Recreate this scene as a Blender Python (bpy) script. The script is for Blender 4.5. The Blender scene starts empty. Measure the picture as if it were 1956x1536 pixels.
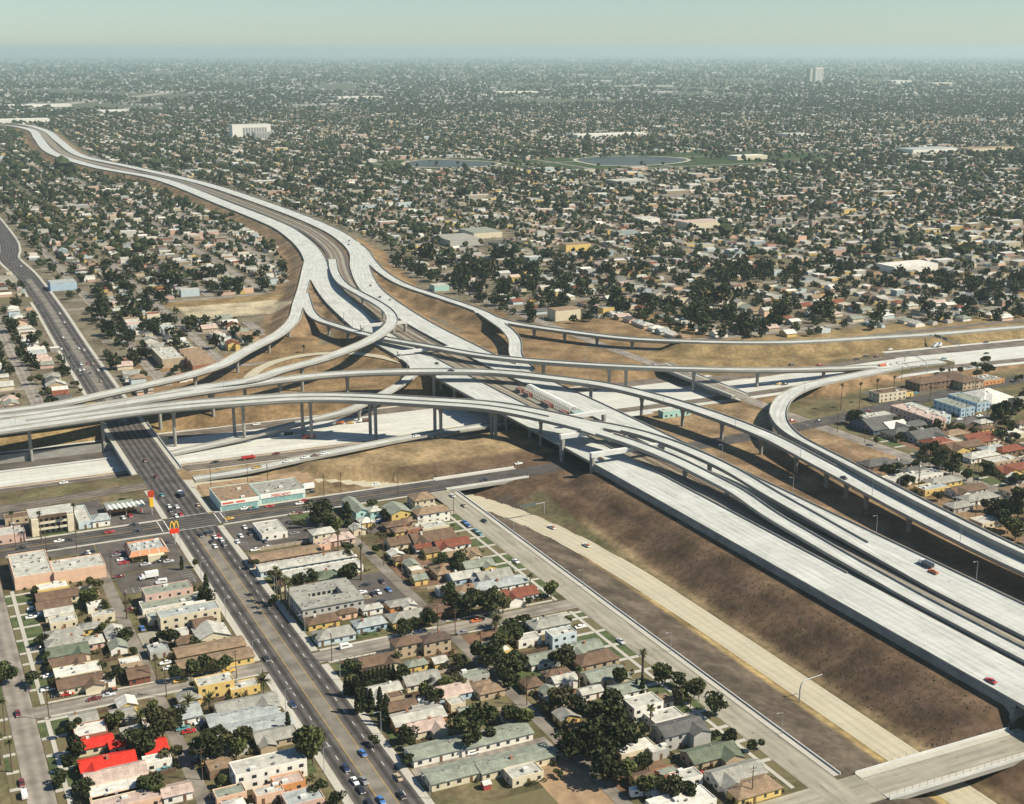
import bpy, math, random
import numpy as np
from mathutils import Vector

random.seed(11)
rng = np.random.default_rng(11)
D = bpy.data
SC = bpy.context.scene
COL = SC.collection

# ------------------------------------------------------------------ camera, sky, sun, exposure
CAM_H = 230.0
FPX, PCX, PCY = 2500.0, 978.0, 768.0            # lens in pixels of a 1956 x 1536 picture
PITCH, HEAD = math.radians(15.0), math.radians(25.6)
cam_data = D.cameras.new("camera")
cam = D.objects.new("camera", cam_data)
COL.objects.link(cam)
cam.location = (0, 0, CAM_H)
cam.rotation_euler = (math.radians(90) - PITCH, 0, -HEAD)
cam_data.sensor_width = 36.0
cam_data.lens = FPX / 1956.0 * 36.0
cam_data.clip_start = 5.0
cam_data.clip_end = 200000.0
SC.camera = cam

SUN_DIR = Vector((0.57, -0.41, 0.71)).normalized()   # towards the sun
SUN_EL = math.asin(SUN_DIR.z)
SUN_AZ = math.atan2(SUN_DIR.x, SUN_DIR.y)
world = D.worlds.new("World")
SC.world = world
world.use_nodes = True
wn = world.node_tree.nodes
wl = world.node_tree.links
wn.clear()
sky = wn.new("ShaderNodeTexSky")
sky.sky_type = 'NISHITA'
sky.sun_disc = False
sky.sun_elevation = SUN_EL
sky.sun_rotation = SUN_AZ
sky.altitude = 200
sky.air_density = 1.0
sky.dust_density = 0.2
sky.ozone_density = 1.6
bgn = wn.new("ShaderNodeBackground")
bgn.inputs[1].default_value = 0.06
won = wn.new("ShaderNodeOutputWorld")
tint = wn.new("ShaderNodeMix"); tint.data_type = 'RGBA'; tint.blend_type = 'MULTIPLY'
tint.inputs[0].default_value = 1.0
tint.inputs[7].default_value = (0.82, 0.97, 1.07, 1)
wl.new(sky.outputs[0], tint.inputs[6])
wl.new(tint.outputs[2], bgn.inputs[0])
wl.new(bgn.outputs[0], won.inputs[0])
sun_data = D.lights.new("sun", 'SUN')
sun_data.energy = 4.9
sun_data.angle = math.radians(0.53)
sun_data.color = (1.0, 0.91, 0.74)
sun = D.objects.new("sun", sun_data)
COL.objects.link(sun)
sun.rotation_euler = SUN_DIR.to_track_quat('Z', 'Y').to_euler()
sun.location = (0, 0, 500)
SC.view_settings.view_transform = 'Standard'
SC.view_settings.look = 'None'
SC.view_settings.gamma = 1.0
SC.view_settings.exposure = 0.72
SC.cycles.use_denoising = True
SC.cycles.max_bounces = 5
SC.cycles.diffuse_bounces = 2
SC.cycles.glossy_bounces = 2
SC.cycles.transmission_bounces = 2
SC.cycles.volume_bounces = 1

# ------------------------------------------------------------------ survey helpers
_fw = np.array([math.sin(HEAD) * math.cos(PITCH), math.cos(HEAD) * math.cos(PITCH), -math.sin(PITCH)])
_rt = np.array([math.cos(HEAD), -math.sin(HEAD), 0.0])
_up = np.cross(_rt, _fw)
def gpt(px, py, z=0.0):
    """ground position (x, y) at height z seen at a picture point"""
    d = _fw + _rt * (px - PCX) / FPX - _up * (py - PCY) / FPX
    t = (z - CAM_H) / d[2]
    return float(d[0] * t), float(d[1] * t)
def ppt(x, y, z=0.0):
    v = np.array([x, y, z - CAM_H]); c = v @ _fw
    return PCX + FPX * (v @ _rt) / c, PCY - FPX * (v @ _up) / c
def ppts(P):
    v = np.asarray(P, float) - np.array([0, 0, CAM_H]); c = v @ _fw
    return PCX + FPX * (v @ _rt) / c, PCY - FPX * (v @ _up) / c
TILE = {'N1': (0, 1152), 'N2': (490, 1152), 'N3': (980, 1152), 'N4': (0, 880), 'N5': (400, 880), 'N6': (780, 880),
        'I1': (0, 580), 'I2': (460, 580), 'I3': (920, 580), 'I4': (1400, 580), 'I5': (1466, 800), 'I6': (1466, 1152), 'I7': (460, 330)}
def tp(t, x, y):
    o = TILE[t]; return o[0] + x / 3.992, o[1] + y / 3.992
def at(t, x, y, z=0.0):
    return gpt(*tp(t, x, y), z)

# ------------------------------------------------------------------ naming helpers
THINGS = []
def thing(name, desc, cat, place="", group=None, loc=(0, 0, 0), rz=0.0, mesh=None):
    o = D.objects.new(name, mesh)
    COL.objects.link(o)
    o.location = loc
    o.rotation_euler = (0, 0, rz)
    reg(o, desc, cat, place, group)
    return o
def reg(o, desc, cat, place="", group=None, pos=None):
    o['category'] = cat
    if group: o['group'] = group
    THINGS.append((o, desc, place, pos))
def child(name, mesh, parent, loc=(0, 0, 0), rz=0.0, scale=None):
    o = D.objects.new(name, mesh)
    COL.objects.link(o)
    o.parent = parent
    o.location = loc
    if rz: o.rotation_euler = (0, 0, rz)
    if scale: o.scale = scale
    return o
_ONES = "zeroth first second third fourth fifth sixth seventh eighth ninth tenth eleventh twelfth thirteenth fourteenth fifteenth sixteenth seventeenth eighteenth nineteenth".split()
_TENS = {20: "twent", 30: "thirt", 40: "fort", 50: "fift", 60: "sixt", 70: "sevent", 80: "eight", 90: "ninet"}
def ordw(n):
    if n < 20: return _ONES[n]
    t, u = n // 10 * 10, n % 10
    return _TENS[t] + ("ieth" if u == 0 else "y-" + _ONES[u])
def finish_labels():
    groups = {}
    for o, desc, place, pos in THINGS:
        groups.setdefault((desc, place), []).append((o, pos))
    for (desc, place), lst in groups.items():
        if len(lst) == 1:
            lst[0][0]['label'] = (desc + " " + place).strip()
            continue
        def dist(e):
            p = e[1] if e[1] is not None else e[0].location
            return p[0] ** 2 + p[1] ** 2
        lst.sort(key=dist)
        for k, (o, _) in enumerate(lst):
            o['label'] = desc + ", " + (ordw(k + 1) + " nearest" if len(lst) > 2 else ("the nearer one", "the farther one")[k]) + ((", " + place) if place else "")
def structure(o, label=None):
    o['kind'] = 'structure'
    if label: o['label'] = label
    return o
def stuff(o, label):
    o['kind'] = 'stuff'; o['label'] = label
    return o

# ------------------------------------------------------------------ materials
MATS = {}
def newmat(name):
    m = D.materials.new(name); m.use_nodes = True
    nt = m.node_tree
    b = nt.nodes["Principled BSDF"]
    b.inputs["Specular IOR Level"].default_value = 0.25
    return m, nt, b
def noise_between(nt, c1, c2, scale, detail=4.0, coord='Object', stretch=None, lo=0.35, hi=0.65):
    tc = nt.nodes.new("ShaderNodeTexCoord")
    src = tc.outputs[coord]
    if stretch:
        mp = nt.nodes.new("ShaderNodeMapping"); mp.inputs["Scale"].default_value = stretch
        nt.links.new(src, mp.inputs[0]); src = mp.outputs[0]
    n = nt.nodes.new("ShaderNodeTexNoise")
    n.inputs["Scale"].default_value = scale; n.inputs["Detail"].default_value = detail
    nt.links.new(src, n.inputs["Vector"])
    r = nt.nodes.new("ShaderNodeValToRGB")
    r.color_ramp.elements[0].position = lo; r.color_ramp.elements[1].position = hi
    r.color_ramp.elements[0].color = (*c1, 1); r.color_ramp.elements[1].color = (*c2, 1)
    nt.links.new(n.outputs["Fac"], r.inputs[0])
    return r.outputs[0], n.outputs["Fac"]
def mul(nt, a, b, fac=1.0):
    m = nt.nodes.new("ShaderNodeMix"); m.data_type = 'RGBA'; m.blend_type = 'MULTIPLY'
    m.inputs[0].default_value = fac
    for s, v in ((m.inputs[6], a), (m.inputs[7], b)):
        if isinstance(v, tuple): s.default_value = v
        else: nt.links.new(v, s)
    return m.outputs[2]
def roofing(name, c):
    """worn roof covering: large fading, streaks and small patches"""
    if name in MATS: return MATS[name]
    m, nt, b = newmat(name)
    a, _ = noise_between(nt, tuple(x * 0.72 for x in c), tuple(min(1, x * 1.18) for x in c), 0.35, 6.0, lo=0.3, hi=0.7)
    d, _ = noise_between(nt, (0.72, 0.72, 0.74), (1.05, 1.05, 1.03), 2.2, 3.0, lo=0.38, hi=0.55)
    e, _ = noise_between(nt, (0.78, 0.76, 0.74), (1, 1, 1), 1.0, 2.0, stretch=(0.25, 3.0, 3.0), lo=0.35, hi=0.6)
    nt.links.new(mul(nt, mul(nt, a, d, 0.8), e, 0.6), b.inputs["Base Color"])
    b.inputs["Roughness"].default_value = 0.92
    MATS[name] = m
    return m
def surf(name, c, var=0.18, scale=0.35, rough=0.85, stretch=None, spec=0.25, detail=4.0, c2=None):
    if name in MATS: return MATS[name]
    m, nt, b = newmat(name)
    a = tuple(x * (1 - var) for x in c)
    d = c2 if c2 else tuple(min(1, x * (1 + var)) for x in c)
    out, _ = noise_between(nt, a, d, scale, detail, stretch=stretch, lo=0.3, hi=0.7)
    nt.links.new(out, b.inputs["Base Color"])
    b.inputs["Roughness"].default_value = rough
    b.inputs["Specular IOR Level"].default_value = spec
    MATS[name] = m
    return m
def uvlines(nt, period, width, comp):
    """1 where a joint line runs, from the UV map in metres"""
    uv = nt.nodes.new("ShaderNodeUVMap")
    sp = nt.nodes.new("ShaderNodeSeparateXYZ"); nt.links.new(uv.outputs[0], sp.inputs[0])
    d = nt.nodes.new("ShaderNodeMath"); d.operation = 'DIVIDE'; d.inputs[1].default_value = period
    nt.links.new(sp.outputs[comp], d.inputs[0])
    f = nt.nodes.new("ShaderNodeMath"); f.operation = 'FRACT'; nt.links.new(d.outputs[0], f.inputs[0])
    l = nt.nodes.new("ShaderNodeMath"); l.operation = 'LESS_THAN'; l.inputs[1].default_value = width / period
    nt.links.new(f.outputs[0], l.inputs[0])
    return l.outputs[0]
def concrete(name, c, joint=5.0, lane=3.65, streak=0.16, dark=0.75, tyre=0.13):
    m, nt, b = newmat(name)
    uv = nt.nodes.new("ShaderNodeUVMap")
    def stains(sc, scale, lo, hi, c1, c2):
        mp = nt.nodes.new("ShaderNodeMapping"); mp.inputs["Scale"].default_value = sc
        nt.links.new(uv.outputs[0], mp.inputs[0])
        n = nt.nodes.new("ShaderNodeTexNoise"); n.inputs["Scale"].default_value = scale; n.inputs["Detail"].default_value = 5
        nt.links.new(mp.outputs[0], n.inputs["Vector"])
        r = nt.nodes.new("ShaderNodeValToRGB")
        r.color_ramp.elements[0].position = lo; r.color_ramp.elements[1].position = hi
        r.color_ramp.elements[0].color = (*c1, 1); r.color_ramp.elements[1].color = (*c2, 1)
        nt.links.new(n.outputs["Fac"], r.inputs[0])
        return r.outputs[0]
    s = streak
    a = stains((0.35, 0.02, 1), 1.6, 0.3, 0.62, tuple(x * (1 - 1.2 * s) for x in c), c)
    d = stains((0.06, 0.05, 1), 1.3, 0.3, 0.7, (1 - s, 1 - s, 1 - s * 1.05), (1.0, 1.0, 1.0))
    e = stains((0.5, 0.12, 1), 1.0, 0.25, 0.42, (1 - 1.6 * s,) * 3, (1, 1, 1))
    o = mul(nt, mul(nt, a, d), e)
    if tyre:
        sp = nt.nodes.new("ShaderNodeSeparateXYZ"); nt.links.new(uv.outputs[0], sp.inputs[0])
        k = nt.nodes.new("ShaderNodeMath"); k.operation = 'MULTIPLY'; k.inputs[1].default_value = 2 * math.pi / 3.65
        nt.links.new(sp.outputs[0], k.inputs[0])
        sn = nt.nodes.new("ShaderNodeMath"); sn.operation = 'COSINE'; nt.links.new(k.outputs[0], sn.inputs[0])
        mr = nt.nodes.new("ShaderNodeMapRange"); mr.inputs[1].default_value = -1; mr.inputs[2].default_value = 1
        mr.inputs[3].default_value = 1 - tyre; mr.inputs[4].default_value = 1.0
        nt.links.new(sn.outputs[0], mr.inputs[0])
        o = mul(nt, o, mr.outputs[0])
    if joint:
        mx = nt.nodes.new("ShaderNodeMath"); mx.operation = 'MAXIMUM'
        nt.links.new(uvlines(nt, joint, 0.16, 1), mx.inputs[0]); nt.links.new(uvlines(nt, lane, 0.14, 0), mx.inputs[1])
        k = nt.nodes.new("ShaderNodeMix"); k.data_type = 'RGBA'
        nt.links.new(mx.outputs[0], k.inputs[0]); nt.links.new(o, k.inputs[6])
        nt.links.new(mul(nt, o, (dark, dark, dark, 1)), k.inputs[7])
        o = k.outputs[2]
    nt.links.new(o, b.inputs["Base Color"])
    b.inputs["Roughness"].default_value = 0.8
    MATS[name] = m
    return m
def attrmat(name, scale, var, rough=0.95, detail=5.0, fine=None):
    m, nt, b = newmat(name)
    at_ = nt.nodes.new("ShaderNodeAttribute"); at_.attribute_name = "Col"
    o, _ = noise_between(nt, (1 - var,) * 3, (1 + var * 0.6,) * 3, scale, detail)
    r = mul(nt, at_.outputs["Color"], o)
    if fine:
        o2, _ = noise_between(nt, (1 - fine[1],) * 3, (1.1, 1.1, 1.1), fine[0], 3.0, lo=0.4, hi=0.6)
        r = mul(nt, r, o2)
    nt.links.new(r, b.inputs["Base Color"])
    b.inputs["Roughness"].default_value = rough
    b.inputs["Specular IOR Level"].default_value = 0.08
    MATS[name] = m
    return m
def leafmat(name, c1, c2):
    m, nt, b = newmat(name)
    oi = nt.nodes.new("ShaderNodeObjectInfo")
    geo = nt.nodes.new("ShaderNodeNewGeometry")
    o, _ = noise_between(nt, c1, c2, 2.2, 2.0)
    hs = nt.nodes.new("ShaderNodeHueSaturation")
    mr = nt.nodes.new("ShaderNodeMapRange"); mr.inputs[3].default_value = 0.6; mr.inputs[4].default_value = 1.35
    nt.links.new(oi.outputs["Random"], mr.inputs[0]); nt.links.new(mr.outputs[0], hs.inputs["Value"])
    nt.links.new(o, hs.inputs["Color"])
    nt.links.new(hs.outputs[0], b.inputs["Base Color"])
    b.inputs["Roughness"].default_value = 0.7
    b.inputs["Specular IOR Level"].default_value = 0.12
    MATS[name] = m
    return m

CONC = concrete("concrete_deck", (0.54, 0.555, 0.52), streak=0.2, dark=0.7)
CONC_OLD = concrete("concrete_road", (0.36, 0.335, 0.265), joint=6.0, streak=0.24)
CONC_110 = concrete("concrete_new_lanes", (0.58, 0.58, 0.53))
CONC_RAMP = concrete("concrete_warm_ramp", (0.46, 0.42, 0.31), joint=5.0, streak=0.1)
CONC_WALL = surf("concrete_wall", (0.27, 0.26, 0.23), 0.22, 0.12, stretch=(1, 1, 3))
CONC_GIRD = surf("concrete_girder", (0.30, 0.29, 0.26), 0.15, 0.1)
CONC_PALE = surf("concrete_pale_beam", (0.55, 0.55, 0.52), 0.1, 0.15)
SIDEWALK = concrete("sidewalk_concrete", (0.44, 0.42, 0.36), joint=3.0, lane=50, streak=0.12, dark=0.8, tyre=0)
WHITEPAINT = surf("white_road_paint", (0.6, 0.6, 0.55), 0.25, 0.8)
YELLOWPAINT = surf("yellow_road_paint", (0.36, 0.25, 0.09), 0.25, 0.8)
GLASS = surf("window_glass", (0.03, 0.035, 0.04), 0.3, 0.5, rough=0.15, spec=0.5)
RUBBER = surf("tyre_rubber", (0.02, 0.02, 0.02), 0.1, 1)
STEEL = surf("galvanised_steel", (0.33, 0.34, 0.34), 0.1, 0.4, rough=0.5)
WOODPOLE = surf("pole_wood", (0.10, 0.065, 0.045), 0.25, 1.5)
LAWN = surf("lawn_green", (0.055, 0.085, 0.028), 0.35, 0.25, c2=(0.095, 0.115, 0.045))
DRYLAWN = surf("lawn_dry", (0.17, 0.13, 0.07), 0.3, 0.3, c2=(0.12, 0.115, 0.055))
DIRT = surf("bare_dirt", (0.27, 0.185, 0.11), 0.3, 0.2)
REDDIRT = surf("red_bare_dirt", (0.15, 0.088, 0.055), 0.3, 0.2)
def asphalt(name, c, period=None, axis=0, phase=0.0, amp=0.4):
    m, nt, b = newmat(name)
    o, _ = noise_between(nt, tuple(x * 0.72 for x in c), tuple(x * 1.3 for x in c), 0.12, 5.0)
    if period:
        uv = nt.nodes.new("ShaderNodeUVMap")
        sp = nt.nodes.new("ShaderNodeSeparateXYZ"); nt.links.new(uv.outputs[0], sp.inputs[0])
        k = nt.nodes.new("ShaderNodeMath"); k.operation = 'MULTIPLY_ADD'
        k.inputs[1].default_value = 2 * math.pi / period; k.inputs[2].default_value = phase
        nt.links.new(sp.outputs[0], k.inputs[0])
        s = nt.nodes.new("ShaderNodeMath"); s.operation = 'SINE'; nt.links.new(k.outputs[0], s.inputs[0])
        mr = nt.nodes.new("ShaderNodeMapRange"); mr.inputs[1].default_value = -1; mr.inputs[2].default_value = 1
        mr.inputs[3].default_value = 1 - amp; mr.inputs[4].default_value = 1 + amp * 1.3
        nt.links.new(s.outputs[0], mr.inputs[0])
        o = mul(nt, o, mr.outputs[0])
    nt.links.new(o, b.inputs["Base Color"])
    b.inputs["Roughness"].default_value = 0.8
    MATS[name] = m
    return m
ASPH = asphalt("asphalt_lanes", (0.062, 0.056, 0.052), 3.35, 0, 1.2, 0.38)
ASPH_PLAIN = asphalt("asphalt_plain", (0.065, 0.058, 0.053))
ASPH_LOT = asphalt("asphalt_lot", (0.085, 0.075, 0.066))
ASPH_OLD = asphalt("asphalt_worn_street", (0.20, 0.178, 0.15), 4.0, 0, 0.5, 0.12)
ASPH_BROWN = asphalt("asphalt_freeway", (0.12, 0.10, 0.08), 3.6, 0, 0.4, 0.3)
ASPH_ALLEY = asphalt("asphalt_alley", (0.17, 0.15, 0.125))
MEDLANE = asphalt("centre_turn_lane", (0.16, 0.145, 0.12))
GRAVEL = surf("rail_ballast", (0.20, 0.17, 0.13), 0.3, 1.0)

# ------------------------------------------------------------------ mesh helpers
def mesh_np(name, verts, faces, mat=None, uvs=None, smooth=False):
    me = D.meshes.new(name)
    me.from_pydata([tuple(v) for v in verts], [], faces)
    if uvs is not None:
        l = me.uv_layers.new(name="UVMap")
        vi = np.empty(len(me.loops), np.int32); me.loops.foreach_get("vertex_index", vi)
        l.data.foreach_set("uv", np.asarray(uvs, np.float32)[vi].ravel())
    if mat: me.materials.append(mat)
    if smooth: me.polygons.foreach_set("use_smooth", [True] * len(me.polygons))
    me.update()
    return me
class MB:
    def __init__(s): s.v = []; s.f = []
    def quad(s, a, b, c, d):
        n = len(s.v); s.v += [a, b, c, d]; s.f.append((n, n + 1, n + 2, n + 3)); return s
    def poly(s, pts):
        n = len(s.v); s.v += list(pts); s.f.append(tuple(range(n, n + len(pts)))); return s
    def box(s, x0, x1, y0, y1, z0, z1):
        n = len(s.v)
        s.v += [(x0, y0, z0), (x1, y0, z0), (x1, y1, z0), (x0, y1, z0), (x0, y0, z1), (x1, y0, z1), (x1, y1, z1), (x0, y1, z1)]
        for f in ((0, 3, 2, 1), (4, 5, 6, 7), (0, 1, 5, 4), (1, 2, 6, 5), (2, 3, 7, 6), (3, 0, 4, 7)):
            s.f.append(tuple(n + i for i in f))
        return s
    def prism(s, pts, z0, z1):
        n = len(s.v); k = len(pts)
        s.v += [(p[0], p[1], z0) for p in pts] + [(p[0], p[1], z1) for p in pts]
        s.f.append(tuple(n + k + i for i in range(k))); s.f.append(tuple(n + k - 1 - i for i in range(k)))
        for i in range(k):
            j = (i + 1) % k; s.f.append((n + i, n + j, n + k + j, n + k + i))
        return s
    def tube(s, pts, r, k=8):
        """tube through points, radius number or list"""
        rs = r if isinstance(r, (list, tuple)) else [r] * len(pts)
        n = len(s.v)
        P = [Vector(p) for p in pts]
        for i, p in enumerate(P):
            t = (P[min(i + 1, len(P) - 1)] - P[max(i - 1, 0)]).normalized()
            a = t.cross(Vector((0.0, 0.0, 1.0)))
            if a.length < 0.05: a = t.cross(Vector((0.0, 1.0, 0.0)))
            a.normalize(); b = t.cross(a)
            for j in range(k):
                an = 2 * math.pi * (j + 0.5) / k
                q = p + (a * math.cos(an) + b * math.sin(an)) * rs[i]
                s.v.append(tuple(q))
        for i in range(len(P) - 1):
            for j in range(k):
                j2 = (j + 1) % k
                s.f.append((n + i * k + j, n + i * k + j2, n + (i + 1) * k + j2, n + (i + 1) * k + j))
        s.f.append(tuple(n + j for j in range(k - 1, -1, -1)))
        s.f.append(tuple(n + (len(P) - 1) * k + j for j in range(k)))
        return s
    def mesh(s, name, mat, smooth=False):
        return mesh_np(name, s.v, s.f, mat, smooth=smooth)
    def obj(s, name, mat, parent=None, smooth=False):
        o = D.objects.new(name, s.mesh(name, mat, smooth)); COL.objects.link(o)
        if parent: o.parent = parent
        return o
def curve(pts, step=6.0, smooth=2):
    """Catmull-Rom through 3D points, then resampled to even steps and relaxed"""
    P = np.array(pts, float)
    P = np.vstack([2 * P[0] - P[1], P, 2 * P[-1] - P[-2]])
    out = []
    for i in range(1, len(P) - 2):
        n = max(2, int(np.linalg.norm(P[i + 1] - P[i]) / 2.0))
        t = np.linspace(0, 1, n, endpoint=False)[:, None]
        a, b, c, d = P[i - 1], P[i], P[i + 1], P[i + 2]
        out.append(0.5 * ((2 * b) + (-a + c) * t + (2 * a - 5 * b + 4 * c - d) * t ** 2 + (-a + 3 * b - 3 * c + d) * t ** 3))
    Q = np.vstack(out + [P[-2][None]])
    s = np.concatenate([[0], np.cumsum(np.linalg.norm(np.diff(Q, axis=0), axis=1))])
    m = max(3, int(s[-1] / step) + 1)
    u = np.linspace(0, s[-1], m)
    R = np.stack([np.interp(u, s, Q[:, k]) for k in range(3)], 1)
    for _ in range(smooth):
        R[1:-1] = 0.25 * R[:-2] + 0.5 * R[1:-1] + 0.25 * R[2:]
    return R
def frame(path):
    T = np.gradient(path[:, :2], axis=0)
    T /= np.maximum(np.linalg.norm(T, axis=1), 1e-6)[:, None]
    return np.stack([T[:, 1], -T[:, 0]], 1)        # points to the right of travel
def sweep(path, section, width=None):
    """section: closed list of (offset, dz); offset beyond +-0.5 scale by width when width array given"""
    N = frame(path)
    k = len(section); m = len(path)
    s = np.concatenate([[0], np.cumsum(np.linalg.norm(np.diff(path[:, :2], axis=0), axis=1))])
    V = []; UV = []
    for i in range(m):
        for (t, dz) in section:
            V.append((path[i, 0] + N[i, 0] * t, path[i, 1] + N[i, 1] * t, path[i, 2] + dz)); UV.append((t, s[i]))
    F = []
    for i in range(m - 1):
        for j in range(k):
            j2 = (j + 1) % k
            F.append((i * k + j, (i + 1) * k + j, (i + 1) * k + j2, i * k + j2))
    F.append(tuple(range(k))); F.append(tuple((m - 1) * k + j for j in range(k - 1, -1, -1)))
    return V, F, UV
def sheet(path, t0, t1, dz=0.0):
    N = frame(path)
    s = np.concatenate([[0], np.cumsum(np.linalg.norm(np.diff(path[:, :2], axis=0), axis=1))])
    V = []; UV = []
    for i in range(len(path)):
        for t in (t0, t1):
            V.append((path[i, 0] + N[i, 0] * t, path[i, 1] + N[i, 1] * t, path[i, 2] + dz)); UV.append((t, s[i]))
    F = [(2 * i + 1, 2 * i + 3, 2 * i + 2, 2 * i) for i in range(len(path) - 1)]
    return V, F, UV
def link_mesh(name, me, parent=None):
    o = D.objects.new(name, me); COL.objects.link(o)
    if parent: o.parent = parent
    return o
def offset_path(path, t, dz=0.0):
    N = frame(path)
    q = path.copy(); q[:, 0] += N[:, 0] * t; q[:, 1] += N[:, 1] * t; q[:, 2] += dz
    return q
# ------------------------------------------------------------------ the freeway lines (surveyed, then smoothed)
def pxline(pts): return [(*gpt(a, b, z), z) for a, b, z in pts]
LC = curve([(353, -60, 8), (353, 200, 8), (353, 440, 8), (353, 560, 8), (352.5, 664, 8), (351, 740, 8), (349.5, 810, 8), (349, 885, 8), (349, 942, 8), (352, 1006, 8), (360, 1076, 8),
            (372, 1159, 8), (395, 1272, 8), (438, 1449, 8), (461, 1598, 8), (469, 1720, 8), (466, 1977, 8), (456, 2414, 8), (392, 2740, 8), (362, 3171, 8), (392, 3700, 8), (418, 4100, 8), (385, 4380, 8), (300, 4450, 8), (60, 4500, 8)], 8, 3)
RC = curve([(398.5, -60, 8), (398.5, 200, 8), (398.5, 450, 8), (398.5, 560, 8), (398.5, 700, 8), (397.5, 755, 8), (395.5, 841, 8), (396, 914, 8), (397, 984, 8), (401, 1052, 8), (411, 1150, 8),
            (424, 1217, 8), (452, 1318, 8), (482, 1408, 8), (503, 1506, 8), (518, 1640, 8), (522, 1884, 8), (508, 2304, 8), (455, 2700, 8), (408, 3050, 8), (428, 3570, 8), (452, 4060, 8), (425, 4440, 8), (330, 4530, 8), (60, 4580, 8)], 8, 3)
def mid_of(a, b):
    from_b = b[:, :2]
    out = []
    for p in a:
        q = b[np.argmin(np.sum((from_b - p[:2]) ** 2, 1))]
        out.append((p + q) / 2)
    return np.array(out)
R1 = curve(pxline([(600, 480, 8), (590, 500, 8), (580, 547, 8), (570, 580, 8.5), (562, 610, 9), (535, 637, 10), (497, 657, 11), (460, 676, 12), (425, 697, 12.5), (350, 720, 13), (250, 742, 13), (175, 759, 13), (100, 775, 13)]) + [(40, 846, 13), (-160, 843, 13)], 6, 6)
R2 = curve(pxline([(635, 495, 8.3), (640, 520, 10.5), (655, 542, 13), (685, 560, 15), (722, 580, 17), (743, 596, 18.5), (750, 612, 19.5), (740, 628, 20), (710, 648, 20), (672, 665, 20), (610, 688, 19.5), (535, 707, 18.5), (485, 726, 18), (400, 737, 16.5)]) + [(142, 838, 14.5), (107, 834.5, 13.4), (40, 833, 13), (-160, 830, 13)], 6, 6)
R3 = curve([(-160, 803, 15.5), (20, 807, 16)] + pxline([(125, 789, 16), (200, 777, 16), (275, 765, 16), (350, 753, 16), (425, 742, 16), (485, 732, 16), (535, 726, 16), (610, 717, 15.5), (710, 711, 15), (835, 709, 15), (949, 711, 14.5), (1070, 724, 14.5), (1145, 734, 14), (1220, 750, 14), (1295, 771, 13.5), (1345, 787, 13.5), (1409, 810, 13), (1475, 837, 12.5), (1550, 877, 12)]) +
           [(446, 517, 11), (441, 470, 10.5), (438.5, 430, 10), (437.5, 390, 9.3), (437, 200, 9)], 6, 6)
R4 = curve([(-160, 788, 15.5), (0, 791, 15.8)] + pxline([(60, 811, 16.3), (100, 806, 16.5), (200, 792, 17), (275, 782, 18), (375, 772, 19), (489, 764, 20), (560, 759, 20), (660, 759, 20), (760, 764, 20), (860, 770, 20), (949, 777, 19.5), (1070, 801, 18.5), (1145, 820, 17.5)]), 6, 6)
R4u = curve([tuple(R4[-6])] + pxline([(1145, 811, 17.5), (1220, 827, 16.5), (1295, 852, 15), (1370, 885, 14), (1409, 905, 13), (1466, 940, 12), (1541, 982, 11), (1616, 1025, 10)]) + [(390, 425, 9.2), (389, 398, 8.7), (388.5, 374, 8.35), (388, 200, 8.3)], 6, 4)
R4l = curve([tuple(R4[-6])] + pxline([(1145, 827, 17.5), (1220, 851, 16), (1295, 882, 14.5), (1370, 920, 13), (1409, 940, 12.5)]) + [(374, 491, 11.5), (373, 457, 10.5), (372.5, 429, 9.5), (372.5, 400, 8.8), (372.2, 374, 8.35), (372, 200, 8.3)], 6, 4)
R5 = curve(pxline([(1800, 690, 3.2), (1725, 700, 3.4), (1650, 715, 4), (1587, 727, 5.5), (1537, 740, 7), (1500, 760, 8), (1486, 787, 9), (1492, 812, 9.5), (1515, 835, 10), (1555, 857, 10.5), (1600, 880, 11)]) + [(458, 517, 11), (453, 470, 10.5), (450, 430, 10), (449, 390, 9.3), (448.5, 200, 9)], 5, 5)
R6 = curve([(516, 1560, 8), (498, 1440, 8), (478, 1357, 8), (462, 1278, 8), (454, 1195, 8), (460, 1121, 8), (466, 1046, 8), (464, 1000, 8), (472, 971, 8)] + pxline([(1095, 635, 8), (1195, 647, 7.5), (1295, 652, 7), (1409, 655, 6.5), (1525, 654, 6)]) + [(704, 809, 6), (765, 797, 6), (830, 790, 6), (1000, 770, 6), (1300, 735, 6)], 6, 4)
R6b = curve([(465, 1030, 8)] + pxline([(950, 617, 8), (970, 632, 8), (984, 652, 8), (986, 680, 8)]) + [(407, 822, 8)], 5, 4)
R7 = curve([(352, 1190, 8.1)] + pxline([(592, 595, 8.2), (610, 612, 9), (635, 620, 10), (672, 632, 11), (710, 642, 11.5), (760, 652, 12), (835, 665, 13), (920, 680, 13.5), (1020, 690, 13.5), (1120, 697, 13), (1220, 702, 12.5), (1320, 705, 12), (1409, 707, 10), (1500, 707, 7.5), (1600, 705, 5), (1660, 702, 4), (1725, 700, 3.3), (1800, 693, 3.1)]), 6, 5)
R8 = curve(pxline([(300, 872, -5.4), (337, 865, -5), (460, 837, -3), (585, 805, 0), (685, 777, 4)]) + [(330, 850, 7.5), (341, 905, 8)], 6, 4)
R10 = curve([(139.5, 699.5, 0.25), (150, 700, 0.6)] + pxline([(460, 902, 1.8), (560, 880, 2.6), (660, 860, 2.6), (760, 840, 1.5), (835, 827, 0)]) + [(360, 738, -3), (430, 745, -5)], 6, 3)
L1 = curve([(344, 850, 7.8), (341, 871, 7), (331, 913, 6), (318, 938, 5), (303, 954, 4), (283, 960, 3), (261, 956, 2), (242, 941, 1), (227, 918, 0), (223, 899, -1), (229, 882, -2), (240, 868, -3), (262, 846, -4.5), (300, 825, -5.6)], 5, 4)
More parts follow.
